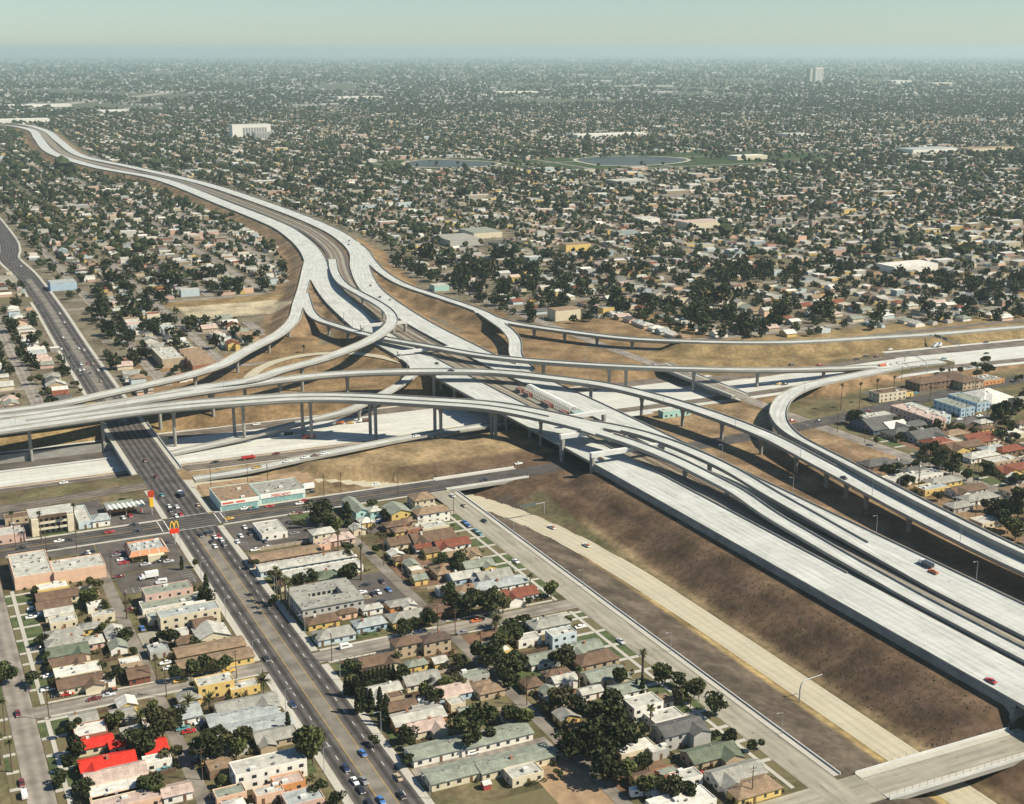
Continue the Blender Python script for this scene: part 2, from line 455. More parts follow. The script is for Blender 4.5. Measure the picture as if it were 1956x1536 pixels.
RR = curve([(298, 100, -6), (298, 300, -6), (298, 420, -6), (296, 500, -6), (289, 560, -6), (277, 605, -6), (255, 642, -5), (215, 667, -3.2), (170, 688, -1), (128, 697, -0.2)], 5, 3)

for P_, dz_ in ((R1, 0.08), (R6, 0.10), (R6b, 0.16), (R7, 0.22), (R5, 0.05), (R4u, 0.06), (R4l, 0.12), (R8, 0.07)):
    P_[:, 2] += dz_
DECKS = [(LC, 24.5), (RC, 21.5), (R1, 10.5), (R2, 9.5), (R3, 11.6), (R4, 19.5), (R4u, 9.3), (R4l, 9.3), (R5, 11.2), (R6, 10.5), (R6b, 10.5), (R7, 9.3), (R8, 7.6)]
def buried(pts, owner):
    """True where a point of an edge lies inside another deck at about the same height"""
    out = np.zeros(len(pts), bool)
    for P_, w_ in DECKS:
        if P_ is owner or (P_.shape == owner.shape and np.allclose(P_, owner)): continue
        if len(owner) < len(P_) and np.min(np.abs(P_[:, :2] - owner[len(owner) // 2, :2]).sum(1)) < 0.01: continue
        d2 = (pts[:, None, 0] - P_[None, :, 0]) ** 2 + (pts[:, None, 1] - P_[None, :, 1]) ** 2
        j = np.argmin(d2, 1)
        out |= (np.sqrt(d2[np.arange(len(pts)), j]) < w_ / 2 + 0.1) & (np.abs(P_[j, 2] - pts[:, 2]) < 1.6)
    return out
def y110(x): return np.interp(x, [-400, 100, 350, 550, 700, 860, 1200, 2500], [779, 776, 772, 758, 742, 728, 692, 552])
def z110(x): return np.interp(x, [-400, 420, 540, 690, 2500], [-6, -6, -4, 2.2, 2.2])
def h110(x): return np.interp(x, [-400, 400, 600, 760, 2500], [48, 48, 44, 38, 38])

def dist_path(X, Y, path, ret_z=True, skip=1):
    """distance from grid points to a path, and the path height there"""
    P = path[::skip]
    best = np.full(X.shape, 1e9); bz = np.zeros(X.shape); side = np.zeros(X.shape)
    lo = P.min(0) - 60; hi = P.max(0) + 60
    idx = np.nonzero((X > lo[0]) & (X < hi[0]) & (Y > lo[1]) & (Y < hi[1]))
    x = X[idx]; y = Y[idx]
    b = np.full(x.shape, 1e9); z = np.zeros(x.shape); sd = np.zeros(x.shape)
    for i in range(len(P) - 1):
        ax, ay, az = P[i]; bx_, by_, bz_ = P[i + 1]
        dx, dy = bx_ - ax, by_ - ay
        L2 = dx * dx + dy * dy + 1e-9
        sel = (np.abs(x - ax) < 70) & (np.abs(y - ay) < 70)
        if not sel.any(): continue
        xs, ys = x[sel], y[sel]
        t = np.clip(((xs - ax) * dx + (ys - ay) * dy) / L2, 0, 1)
        d = np.hypot(xs - ax - t * dx, ys - ay - t * dy)
        k = d < b[sel]
        ii = np.nonzero(sel)[0][k]
        b[ii] = d[k]; z[ii] = az + t[k] * (bz_ - az)
        sd[ii] = (xs[k] - ax) * dy - (ys[k] - ay) * dx
    best[idx] = b; bz[idx] = z; side[idx] = sd
    return best, bz, side

FILLS = [(LC[LC[:, 1] > 868], 12.5, 2.0), (RC[RC[:, 1] > 868], 12.0, 2.0), (R1[(R1[:, 1] > 1062)], 6.5, 2.0), (R7[R7[:, 1] > 1120], 6.0, 2.0),
         (R6[(R6[:, 1] > 1005)], 6.5, 2.2), (R6[(R6[:, 0] > 560)], 7.0, 2.0), (R5[(R5[:, 0] > 575)], 6.5, 2.2), (R7[R7[:, 0] > 640], 6.5, 2.0), (L1[:40], 5.5, 2.0), (L1[40:], 5.5, 2.0)]
def smin0(a): return np.maximum(a, 0)
def terrain(X, Y):
    X = np.asarray(X, float); Y = np.asarray(Y, float)
    h = np.zeros(X.shape)
    # depressed cross freeway
    yc = y110(X); zc = z110(X); hw = h110(X)
    dn = (yc - hw) - Y; df = Y - (yc + hw)
    d = np.where(dn > 0, dn * np.where((X < 140), 1.6, 0.6), np.maximum(df, 0) * 0.42)
    cut = zc + np.maximum(d, 0)
    h = np.where(zc < 0, np.minimum(h, cut), np.maximum(h, zc - np.maximum(np.maximum(dn, df), 0) * 0.42))
    # sunken ramp road
    dr, zr, _ = dist_path(X, Y, RR)
    cutr = zr - 0.12 + smin0(dr - 7.6) / 3.4
    h = np.where(dr < 60, np.minimum(h, cutr), h)
    # wide embankment under the near main line, walled on its left
    prof = np.where(X < 340.2, np.minimum(-6 + (X - 306.5) / 2.45, 4.6), 7.4)
    prof = np.where(X > 411, 7.4 - (X - 411) / 2.0, prof)
    prof = prof - smin0(Y - 603) / 1.5 - smin0(303 - Y) / 0.8
    fillmask = (X > 306.5) & (X < 440)
    h = np.where(fillmask, np.maximum(h, prof), h)
    # dirt mound between the cross street and the cross freeway
    mx = smin0(np.maximum(205 - X, X - 322)); my = smin0(np.maximum(663 - Y, Y - 694))
    h = np.maximum(h, 3.6 - np.hypot(mx, my) / 2.6 + 0.0 * h) if True else h
    h = np.where(dr < 9.5, np.minimum(h, zr - 0.12 + smin0(dr - 7.6) * 2), h)
    for P, w, sl in FILLS:
        if len(P) < 2: continue
        dd, zz, _ = dist_path(X, Y, P)
        h = np.where(dd < 60, np.maximum(h, zz - 0.45 - smin0(dd - w) / sl), h)
    # keep the cross freeway lanes open below ramps that end in it
    inside = (np.abs(Y - yc) < hw - 1)
    h = np.where(inside & (X < 560), np.minimum(h, zc - 0.02), h)
    return h
def tz(x, y):
    return float(terrain(np.array([x]), np.array([y]))[0])

# ------------------------------------------------------------------ ground sheet
def axis(core0, core1, step, lo, hi):
    a = list(np.arange(core0, core1 + 0.1, step))
    s = step; v = core1
    while v < hi:
        s *= 1.22; v += s; a.append(min(v, hi))
    s = step; v = core0; b = []
    while v > lo:
        s *= 1.22; v -= s; b.append(max(v, lo))
    return np.array(b[::-1] + a)
ax_x = axis(-60, 900, 3.6, -70000, 70000)
ax_y = np.concatenate([axis(240, 1260, 3.6, -4000, 1261)[:-1], axis(1262, 1270, 8.0, 1262, 1262)]) if False else axis(240, 1260, 3.6, -4000, 70000)
# finer rows along the far embankment
ax_y = np.unique(np.concatenate([ax_y[ax_y < 1260], np.arange(1260, 4700, 11.0), ax_y[ax_y > 4700]]))
GX, GY = np.meshgrid(ax_x, ax_y)
GZ = terrain(GX, GY)
hash_n = lambda a, b, s: (np.sin(a * 0.013 * s + 1.3 * np.sin(b * 0.017 * s)) + np.sin(b * 0.011 * s + 1.7 * np.sin(a * 0.019 * s))) * 0.25 + 0.5
def in_rect(X, Y, x0, x1, y0, y1): return (X >= x0) & (X <= x1) & (Y >= y0) & (Y <= y1)
def ground_colour(X, Y, Z):
    n1 = hash_n(X, Y, 6.0)[..., None]; n2 = hash_n(X + 500, Y - 300, 17.0)[..., None]
    dirt = np.array([0.145, 0.105, 0.066]); dry = np.array([0.13, 0.105, 0.058]); grn = np.array([0.085, 0.11, 0.045]); pav = np.array([0.19, 0.165, 0.13])
    c = dirt * n1 + dry * (1 - n1)
    c = c * (1 - 0.45 * n2) + grn * 0.45 * n2
    far = (Y > 870)[..., None]
    c = np.where(far, (c * 0.55 + pav * 0.45), c)
    vfar = np.clip((np.hypot(X, Y) - 1800) / 2500, 0, 1)[..., None]
    c = c * (1 - vfar) + np.array([0.10, 0.105, 0.07]) * vfar
    def put(mask, col, k=1.0, var=0.0):
        nonlocal c
        col = np.array(col) * (1 + var * (n2 - 0.5) * 2)
        c = np.where(mask[..., None], c * (1 - k) + col * k, c)
    straw = (0.225, 0.163, 0.08); tan = (0.20, 0.135, 0.072); brown = (0.108, 0.072, 0.046); dark = (0.10, 0.08, 0.06)
    put(in_rect(X, Y, 150, 640, 700, 1000), tan, 1, 0.15)                         # inside the interchange
    put(in_rect(X, Y, -200, 150, 800, 880), straw, 1, 0.12)
    put(in_rect(X, Y, 400, 640, 560, 715) & (X < 520), (0.235, 0.165, 0.095), 1, 0.2)
    put(in_rect(X, Y, 409, 512, 200, 600), (0.20, 0.135, 0.08), 1, 0.25)
    d1, _, s1 = dist_path(X, Y, LC); d2, _, s2 = dist_path(X, Y, RC); d6, _, _ = dist_path(X, Y, R6); d1b, _, _ = dist_path(X, Y, R1); d5, _, _ = dist_path(X, Y, R5)
    wide = 24 + 10 * n1[..., 0]
    put(((d1 < wide) | (d2 < wide) | (d6 < wide) | (d1b < wide)) & (Y > 860), tan, 1, 0.2)
    put((((s1 < 0) & (d1 < 34)) | (d1b < 30)) & (Y > 1040), (0.21, 0.145, 0.085), 1, 0.2)
    put(in_rect(X, Y, 520, 1800, 690, 880) & (Y > y110(X) + 30) & (Y < y110(X) + 130), straw, 1, 0.15)
    put(in_rect(X, Y, 520, 1800, 600, 760) & (Y < y110(X) - 30) & (Z > 0.12), (0.22, 0.145, 0.08), 1, 0.25)
    put(in_rect(X, Y, 120, 345, 640, 725), (0.26, 0.19, 0.105), 1, 0.15)
    put(in_rect(X, Y, 205, 330, 643, 668) & (Z > 0.1) & (Z < 3.2), brown, 0.8, 0.25)
    put(in_rect(X, Y, 262, 400, 600, 660) & (Z < 6), brown, 1, 0.2)
    put(in_rect(X, Y, 262, 292, 200, 612), dark, 1, 0.2)
    put(in_rect(X, Y, 287.5, 291.5, 200, 560), (0.30, 0.22, 0.10), 1, 0.2)
    put(in_rect(X, Y, 306, 341, 200, 625), brown, 1, 0.22)
    streak = (np.sin(Y * 0.9 + 2.0 * np.sin(Y * 0.21)) * np.sin(Y * 0.37 + X * 0.05) > 0.55)
    put(in_rect(X, Y, 306, 341, 200, 625) & streak, (0.145, 0.098, 0.06), 0.7, 0.2)
    band = np.clip(1 - np.abs(X - 323 - 3 * np.sin(Y * 0.05)) / 4.0, 0, 1) * (0.35 + 0.65 * n2[..., 0])
    put(in_rect(X, Y, 306, 341, 200, 625) & (band > 0.28), (0.085, 0.055, 0.042), 0.75, 0.2)
    put(in_rect(X, Y, 305.5, 308.5, 200, 560), (0.27, 0.20, 0.11), 0.7, 0.2)
    # vacant lots, parks
    put(in_rect(X, Y, 236, 330, 1150, 1215), (0.40, 0.34, 0.23), 1, 0.1)
    put(in_rect(X, Y, 225, 345, 1215, 1245), straw, 1, 0.1)
    p1 = ((X - 1080) / 190) ** 2 + ((Y - 2600) / 130) ** 2 < 1; p2 = ((X - 1580) / 400) ** 2 + ((Y - 2470) / 200) ** 2 < 1
    put(p1 | p2, (0.042, 0.066, 0.026), 1, 0.25)
    put((((X - 1750) / 60) ** 2 + ((Y - 2270) / 22) ** 2 < 1), (0.35, 0.29, 0.17))
    return c
GC = ground_colour(GX, GY, GZ)
ny, nx = GX.shape
me = D.meshes.new("ground")
me.vertices.add(nx * ny)
me.vertices.foreach_set("co", np.stack([GX, GY, GZ - 0.02], -1).astype(np.float32).ravel())
ii = np.arange((ny - 1) * (nx - 1)); r_, c_ = ii // (nx - 1), ii % (nx - 1)
a_ = r_ * nx + c_
quads = np.stack([a_, a_ + 1, a_ + nx + 1, a_ + nx], 1).astype(np.int32)
me.loops.add(quads.size); me.loops.foreach_set("vertex_index", quads.ravel())
me.polygons.add(len(quads)); me.polygons.foreach_set("loop_start", np.arange(0, quads.size, 4, dtype=np.int32))
me.update(calc_edges=True); me.validate()
ca = me.color_attributes.new("Col", 'FLOAT_COLOR', 'POINT')
ca.data.foreach_set("color", np.concatenate([GC, np.ones((ny, nx, 1))], -1).astype(np.float32).ravel())
me.materials.append(attrmat("ground_soil", 0.05, 0.38, fine=(0.35, 0.22)))
structure(link_mesh("ground", me))

# ------------------------------------------------------------------ freeway carriageways
def carriageway(name, path, w, mat, label, cut=None):
    V, F, UV = sheet(path, -w / 2, w / 2, 0.0)
    o = link_mesh(name, mesh_np(name, V, F, mat, UV))
    structure(o, label)
    return o
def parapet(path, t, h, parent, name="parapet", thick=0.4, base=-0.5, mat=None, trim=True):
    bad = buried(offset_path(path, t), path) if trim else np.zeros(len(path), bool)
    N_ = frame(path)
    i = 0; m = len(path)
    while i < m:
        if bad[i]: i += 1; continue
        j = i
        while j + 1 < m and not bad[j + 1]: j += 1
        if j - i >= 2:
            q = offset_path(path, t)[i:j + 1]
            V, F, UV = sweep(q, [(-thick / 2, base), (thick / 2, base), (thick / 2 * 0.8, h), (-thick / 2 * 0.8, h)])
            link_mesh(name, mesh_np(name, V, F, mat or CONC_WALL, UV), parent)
        i = j + 1
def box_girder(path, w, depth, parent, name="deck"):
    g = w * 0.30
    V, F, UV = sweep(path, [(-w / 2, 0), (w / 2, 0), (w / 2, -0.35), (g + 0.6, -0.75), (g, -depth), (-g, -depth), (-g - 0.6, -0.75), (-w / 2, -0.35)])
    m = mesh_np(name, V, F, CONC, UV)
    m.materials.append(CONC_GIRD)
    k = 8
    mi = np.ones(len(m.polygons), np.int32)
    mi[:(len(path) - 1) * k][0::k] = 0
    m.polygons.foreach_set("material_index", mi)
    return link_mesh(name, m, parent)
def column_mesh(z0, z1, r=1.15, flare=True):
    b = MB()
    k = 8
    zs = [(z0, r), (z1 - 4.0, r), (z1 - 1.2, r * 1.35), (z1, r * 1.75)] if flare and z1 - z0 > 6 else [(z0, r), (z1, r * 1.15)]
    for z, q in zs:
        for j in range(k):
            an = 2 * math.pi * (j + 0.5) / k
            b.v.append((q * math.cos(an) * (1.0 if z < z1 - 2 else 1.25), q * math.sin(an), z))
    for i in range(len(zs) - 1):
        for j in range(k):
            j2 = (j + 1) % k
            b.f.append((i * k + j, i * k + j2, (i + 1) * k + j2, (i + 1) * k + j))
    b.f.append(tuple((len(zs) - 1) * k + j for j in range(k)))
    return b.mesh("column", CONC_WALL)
def columns(parent, path, pxs, depth, off=(0,), r=1.15):
    px, _ = ppts(path)
    N = frame(path)
    for x in pxs:
        o = off
        if isinstance(x, tuple): x, o = x
        j = int(np.argmin(np.abs(px - x)))
        an = math.atan2(N[j, 1], N[j, 0])
        for t in o:
            cx, cy = path[j, 0] + N[j, 0] * t, path[j, 1] + N[j, 1] * t
            z0 = tz(cx, cy) - 0.5
            z1 = path[j, 2] - depth + 0.05
            if z1 - z0 < 1.2: continue
            child("column", column_mesh(0, z1 - z0, r), parent, (cx, cy, z0), an)
def flyover(name, desc, path, w, depth, cols, off=(0,), ph=0.9, left=True, right=True, mids=(), r=1.15, cat="flyover"):
    root = thing(name, desc, cat, group="concrete ramps of the interchange")
    THINGS[-1] = (root, desc, "", tuple(path[len(path) // 2]))
    box_girder(path, w, depth, root)
    if left: parapet(path, -w / 2 + 0.2, ph, root)
    if right: parapet(path, w / 2 - 0.2, ph, root)
    for t in mids: parapet(path, t, 0.85, root, "median_barrier")
    columns(root, path, cols, depth, off, r)
    return root

lc = carriageway("freeway_carriageway", LC, 24.5, CONC, "wide pale concrete carriageway left of the rail median")
parapet(LC, -12.1, 0.9, lc); parapet(LC[LC[:, 1] > 420], 12.1, 0.8, lc)
rc = carriageway("freeway_carriageway", RC, 21.5, CONC, "wide pale concrete carriageway right of the rail median")
parapet(RC, 10.6, 0.8, rc); parapet(RC[RC[:, 1] > 520], -10.6, 0.8, rc)
def viaduct(path, w, name, parent):
    V, F, UV = sweep(path, [(-w / 2, -0.05), (w / 2, -0.05), (w / 2, -0.6), (w / 2 - 2, -2.0), (-w / 2 + 2, -2.0), (-w / 2, -0.6)])
    link_mesh(name, mesh_np(name, V, F, CONC_GIRD, UV), parent)
LCv = LC[(LC[:, 1] > 600) & (LC[:, 1] < 872)]; RCv = RC[(RC[:, 1] > 600) & (RC[:, 1] < 872)]
viaduct(LCv, 24.3, "viaduct_girder", lc); viaduct(RCv, 21.3, "viaduct_girder", rc)
for P, root, ww in ((LCv, lc, 8), (RCv, rc, 7)):
    for y in (655, 690, 725, 752, 778, 804, 828, 852):
        j = int(np.argmin(np.abs(P[:, 1] - y)))
        for t in (-ww, 0, ww):
            x_, y_ = P[j, 0] + t, P[j, 1]
            z0 = tz(x_, y_) - 0.3
            if 6.0 - z0 > 1.5: child("column", column_mesh(0, 6.02 - z0, 0.9, False), root, (x_, y_, z0))
LCn = LC[(LC[:, 1] < 306)]; RCn = RC[RC[:, 1] < 306]
viaduct(LCn, 24.3, "viaduct_girder", lc); viaduct(RCn, 21.3, "viaduct_girder", rc)
# retaining wall on the left of the near embankment
w_ = thing("retaining_wall", "long shaded concrete retaining wall above the brown slope", "wall")
V, F, UV = sweep(np.array([(340.55, y, 0.0) for y in np.arange(300, 612, 6.0)]), [(-0.3, -1.0), (0.3, -1.0), (0.3, 7.6), (-0.3, 7.6)])
link_mesh("wall_panel", mesh_np("wall_panel", V, F, CONC_WALL, UV), w_)
w_ = thing("sound_wall", "tall dark sound wall along the right edge of the merging ramps", "wall")
R5w = R5[(R5[:, 1] < 640) & (R5[:, 1] > 150)]
parapet(R5w, -5.4 if frame(R5w)[5, 0] > 0 else 5.4, 3.4, w_, "wall_panel", 0.35)

# median with the unfinished rail line
MED = mid_of(LC[(LC[:, 1] < 4300)], RC)
V, F, UV = sheet(MED, -11.0, 11.0, -0.35)
structure(link_mesh("rail_bed", mesh_np("rail_bed", V, F, GRAVEL, UV)))
railm = surf("rail_steel", (0.16, 0.11, 0.08), 0.2, 0.5, rough=0.6)
MEDt = MED[MED[:, 1] < 2600]
for t in (-3.2, -1.8, 1.8, 3.2):
    V, F, UV = sweep(MEDt, [(t - 0.12, -0.36), (t + 0.12, -0.36), (t + 0.12, -0.1), (t - 0.12, -0.1)])
    o = link_mesh("rail", mesh_np("rail", V, F, railm, UV)); structure(o)
for t in (-5.6, 5.6):
    V, F, UV = sheet(MEDt, t - 0.9, t + 0.9, -0.3)
    structure(link_mesh("rail_walkway", mesh_np("rail_walkway", V, F, CONC_OLD, UV)))
MEDf = MED[MED[:, 1] > 900]
for t in (-9.2, 9.2):
    V, F, UV = sheet(MEDf, t - 1.4, t + 1.4, -0.27)
    structure(link_mesh("median_strip", mesh_np("median_strip", V, F, ASPH_LOT, UV)))
mv = MED[(MED[:, 1] > 596) & (MED[:, 1] < 876)]
V, F, UV = sweep(mv, [(-6.5, -0.4), (6.5, -0.4), (6.5, -1.6), (-6.5, -1.6)])
rb = thing("rail_bridge", "narrow rail bridge between the two freeway decks", "bridge")
link_mesh("deck", mesh_np("deck", V, F, CONC_GIRD, UV), rb)

# ------------------------------------------------------------------ ramps
flyover("flyover_ramp", "curved concrete ramp sweeping down to the left from the far fork", R1, 10.5, 2.0, [552, 515, 451, 372, 275, 88])
flyover("flyover_ramp", "tight hairpin flyover rising from the median and bending back left", R2, 9.5, 2.2, [731, 692, 639, 578, 471, 401])
r3 = flyover("flyover_ramp", "long middle flyover arching across the whole interchange", R3, 11.6, 2.2, [298, 403, 534, 669, 826, 1136, 1221, 1306, 1382, 1449, 1523, 1584, 1623, 1661, 1739], right=True)
r4 = flyover("flyover_ramp", "nearest double flyover on tall paired columns over the boulevard bridge", R4, 19.5, 2.4, [55, 192, (324, (-4,)), (338, (4,)), (452, (-4,)), (466, (4,)), (574, (-4,)), (590, (4,)), (705, (-4,)), (720, (4,)), (820, (-4,)), (836, (4,)), (936, (-4,)), (955, (4,)), 1027], mids=(0.0,), r=1.05)
flyover("flyover_ramp", "right branch of the double flyover landing beside the right carriageway", R4u, 9.3, 2.0, [1361, 1531])
flyover("flyover_ramp", "left branch of the double flyover landing beside the left carriageway", R4l, 9.3, 2.0, [1306, 1392, 1480])
flyover("flyover_ramp", "curling loop ramp dropping to the freeway at the right", R5, 11.2, 1.9, [1490, 1515, 1555], right=True)
flyover("flyover_ramp", "low ramp leaving the right carriageway for the far right", R6, 10.5, 1.8, [1020, 1074, 1135, 1208])
flyover("flyover_ramp", "short curved spur dipping under the straight upper ramp", R6b, 10.5, 1.6, [], cat="ramp")
flyover("flyover_ramp", "straight upper flyover running right from the far fork", R7, 9.3, 2.0, [629, 667, 715, 1043, 1161, 1193, 1331, 1453, 1570])
flyover("flyover_ramp", "narrow ramp climbing from the sunken freeway behind the double flyover", R8, 7.6, 1.6, [585, 680])
flyover("flyover_ramp", "low ramp on short piers behind the corner market", R10, 8.6, 1.5, [461, 520, 574])
V, F, UV = sheet(L1, -4.2, 4.2, 0.02)
l1 = link_mesh("loop_road", mesh_np("loop_road", V, F, CONC_RAMP, UV)); structure(l1, "pale concrete loop road curving below the flyovers")
V, F, UV = sheet(RR, -7.4, 7.4, 0.02)
rr = link_mesh("ramp_road", mesh_np("ramp_road", V, F, CONC_RAMP, UV)); structure(rr, "sunken yellowish concrete ramp road below the brown slope")

# straddle bents: pale beams across a carriageway, on end columns
def bent(x0, x1, y, z, hgt, cols, desc, zb=None):
    root = thing("straddle_bent", desc, "beam", group="concrete straddle beams")
    THINGS[-1] = (root, desc, "", (x0, y, z))
    b = MB().box(x0, x1, y - 1.2, y + 1.2, z - hgt, z)
    b.obj("beam", CONC_PALE, root)
    for cx in cols:
        z0 = zb if zb is not None and cx > 345 else tz(cx, y) - 0.4
        child("column", column_mesh(0, z - hgt - z0 + 0.02, 1.2, False), root, (cx, y, z0))
bent(338.6, 386.5, 606, 15.2, 2.6, [339.8, 385.0], "pale straddle beam over the left carriageway, nearest the brown slope", 7.5)
bent(337.8, 383, 641, 16.4, 2.5, [339.2, 381.5], "pale straddle beam over the left carriageway beside the cross street", 7.5)
bent(362, 388, 676, 16.6, 2.3, [386.6], "pale straddle beam beyond the double flyover near the station works", 7.5)
bent(337, 377, 986, 17.2, 2.3, [338.5, 375.5, 365], "concrete portal beam under the hairpin flyover", 7.5)
bent(338, 384, 905, 10.6 + 1.2, 2.0, [339.5, 383], "concrete portal beam under the straight upper flyover", 7.5)

# ------------------------------------------------------------------ sunken cross freeway
xs = np.arange(-400, 1800, 8.0)
P110 = np.stack([xs, y110(xs), z110(xs)], 1)
def strip110(y0, y1, mat, name, x0=-400, x1=1800, dz=0.05):
    p = P110[(P110[:, 0] >= x0) & (P110[:, 0] <= x1)]
    V, F, UV = sheet(p, -y1, -y0, dz)         # right of travel is towards the viewer
    o = link_mesh(name, mesh_np(name, V, F, mat, UV)); structure(o); return o
hw_ = 47.5
strip110(-47, 47, CONC_110, "freeway_lanes", -400, 460, 0.04)
strip110(-36, 36, CONC_110, "freeway_lanes", 452, 1800, 0.03)
strip110(-40, -28, ASPH_BROWN, "freeway_lanes", -400, 420, 0.08)
strip110(30, 44, ASPH_BROWN, "freeway_lanes", -400, 520, 0.08)
strip110(-30, -20, ASPH_BROWN, "freeway_lanes", 430, 1800, 0.075)
strip110(14, 31, ASPH_BROWN, "freeway_lanes", 500, 1800, 0.075)
strip110(3, 26, ASPH_LOT, "freeway_lanes", -400, 104, 0.07)  # dark strip paints shaded road and flyover shadow onto the lanes
strip110(-46.5, -42, DIRT, "freeway_verge", -400, 100, 0.09)
strip110(-27, -24.5, DIRT, "freeway_verge", -400, 380, 0.09)
def barrier110(y, x0, x1, desc):
    p = P110[(P110[:, 0] >= x0) & (P110[:, 0] <= x1)]
    r = thing("median_barrier", desc, "barrier")
    parapet(p, -y, 0.9, r, "barrier_wall", 0.5, 0.0, CONC_PALE)
barrier110(-17, -400, 330, "long concrete barrier beside the nearest sunken lanes")
barrier110(4, -400, 330, "long concrete barrier along the middle of the sunken freeway")
barrier110(9, 520, 1500, "long concrete barrier along the freeway at the far right")
# wall between the carriageways on the left, under the boulevard bridge
r = thing("retaining_wall", "grey retaining wall dividing the sunken freeway left of the boulevard bridge", "wall")
p = P110[(P110[:, 0] >= -400) & (P110[:, 0] <= 150)]
parapet(p, -21, 5.2, r, "wall_panel", 0.6, 0.0)
# ------------------------------------------------------------------ streets and paving
def street(name, pts, w, mat, z=0.05, step=12.0, label=None):
    P = curve([(x, y, z) for x, y in pts], step, 0)
    V, F, UV = sheet(P, -w / 2, w / 2)
    o = link_mesh(name, mesh_np(name, V, F, mat, UV)); structure(o, label)
    return P
def pad(name, x0, x1, y0, y1, mat, z, kind=True):
    V = [(x0, y0, z), (x1, y0, z), (x1, y1, z), (x0, y1, z)]
    UV = [(x - x0, y - y0) for x, y, _ in V]
    o = link_mesh(name, mesh_np(name, V, [(0, 1, 2, 3)], mat, UV))
    if kind: structure(o)
    return o
def kerb_pad(name, x0, x1, y0, y1, mat=None, h=0.14):
    b = MB().box(x0, x1, y0, y1, -0.1, h)
    uv = [(v[0] - x0, v[1] - y0) for v in b.v]
    o = link_mesh(name, mesh_np(name, b.v, b.f, mat or SIDEWALK, uv)); structure(o)
    return o
# boulevard, both sides of the sunken freeway
AX0, AX1 = 113.6, 133.6
street("boulevard", [(123.6, 150), (123.6, 440), (123.6, 724)], 20.0, ASPH, 0.06, label="wide dark asphalt boulevard running up the picture")
Afar = [(124, 826), (124.5, 925), (126, 1089), (129, 1276), (129, 1466), (125, 1564), (125, 1610), (133, 1680), (138, 1815), (138, 2300)]
street("boulevard", Afar, 21.0, ASPH, 0.06, label="dark asphalt boulevard continuing beyond the interchange")
pad("turn_lane", 121.4, 126.2, 150, 612, MEDLANE, 0.10)
street("turn_lane", [(124.5, 838), (125, 925), (126.5, 1089), (129.5, 1276), (129.5, 1440)], 5.0, MEDLANE, 0.10)
for x in (121.2, 126.4):
    pad("lane_marking", x - 0.14, x + 0.14, 150, 612, YELLOWPAINT, 0.13)
def dashes(x, y0, y1, mat=WHITEPAINT, on=3.0, off=7.0):
    b = MB(); y = y0
    while y < y1:
        b.quad((x - 0.1, y, 0.13), (x + 0.1, y, 0.13), (x + 0.1, y + on, 0.13), (x - 0.1, y + on, 0.13)); y += on + off
    o = b.obj("lane_dashes", mat); o['kind'] = 'stuff'; o['label'] = "white dashed lane line on the boulevard"
for x in (117.4, 130.1): dashes(x, 150, 612)
for t_ in (-11.9, 11.9):
    P = curve([(x, y, 0.1) for x, y in Afar], 12.0, 0)
    V, F, UV = sheet(P, t_ - 1.3, t_ + 1.3); structure(link_mesh("sidewalk", mesh_np("sidewalk", V, F, SIDEWALK, UV)))
# cross street at the main junction
street("cross_street", [(-60, 630), (60, 631.5), (123, 632), (259, 632.5)], 17.5, ASPH, 0.08, label="dark asphalt cross street at the main junction")
street("cross_street", [(259, 632.5), (330, 633), (420, 634), (512, 641), (568, 650), (624, 660), (700, 669), (900, 690)], 15.0, ASPH_PLAIN, 0.07, label="cross street passing under the freeway decks to the right")
for y in (622.6, 642.4):
    for x in (AX0, ):
        pad("crosswalk_line", AX0 + 0.6, AX1 - 0.6, y - 0.2, y + 0.2, WHITEPAINT, 0.15)
for x in (110.8, 107.6, 136.4, 139.6):
    pad("crosswalk_line", x - 0.2, x + 0.2, 624.5, 640.5, WHITEPAINT, 0.15)
for x0, x1 in ((20, 107), (140, 258)):
    pad("lane_marking", x0, x1, 631.6, 631.8, YELLOWPAINT, 0.13); pad("lane_marking", x0, x1, 632.3, 632.5, YELLOWPAINT, 0.13)
# frontage road on the left
street("frontage_road", [(-80, 691), (37, 695), (75, 698), (113, 701)], 12, ASPH_BROWN, 0.06)
# residential streets
street("residential_street", [(24.6, 150), (24.6, 400), (24.6, 622)], 8.6, ASPH_OLD, 0.05, label="pale worn residential street at the left edge")
street("residential_street", [(29, 458), (113.6, 458.5)], 9.0, ASPH_OLD, 0.07, label="side street left of the boulevard")
street("residential_street", [(133.6, 457), (190, 459), (249, 460)], 9.6, ASPH_OLD, 0.07, label="side street right of the boulevard")
street("residential_street", [(254.8, 150), (254.8, 400), (254.8, 623)], 11.6, CONC_OLD, 0.06, label="pale concrete street beside the sunken ramp road")
street("cross_street", [(133.6, 289), (250, 290), (320, 289.5), (420, 289.5), (470, 290)], 15.5, CONC_OLD, 0.05, label="concrete street passing under the freeway at the lower right")
street("residential_street", [(517, 818), (514, 900), (511, 1100), (511, 1500)], 10, ASPH_OLD, 0.05)
street("residential_street", [(519, 722), (521, 640), (526, 560), (527, 480), (527, 250)], 10.5, ASPH_OLD, 0.06, label="residential street beyond the right hand ramps")
street("residential_street", [(222, 960), (222.5, 1200), (224, 1500)], 8.5, ASPH_OLD, 0.05)
street("residential_street", [(-60, 953), (112, 957), (330, 962)], 8.0, ASPH_OLD, 0.045)
street("residential_street", [(-60, 1245), (129, 1246), (330, 1250)], 9.0, ASPH_OLD, 0.045)
street("frontage_road", [(500, 905), (541, 872), (600, 852), (698, 838), (913, 830), (1300, 800)], 9.0, ASPH_BROWN, 0.08)
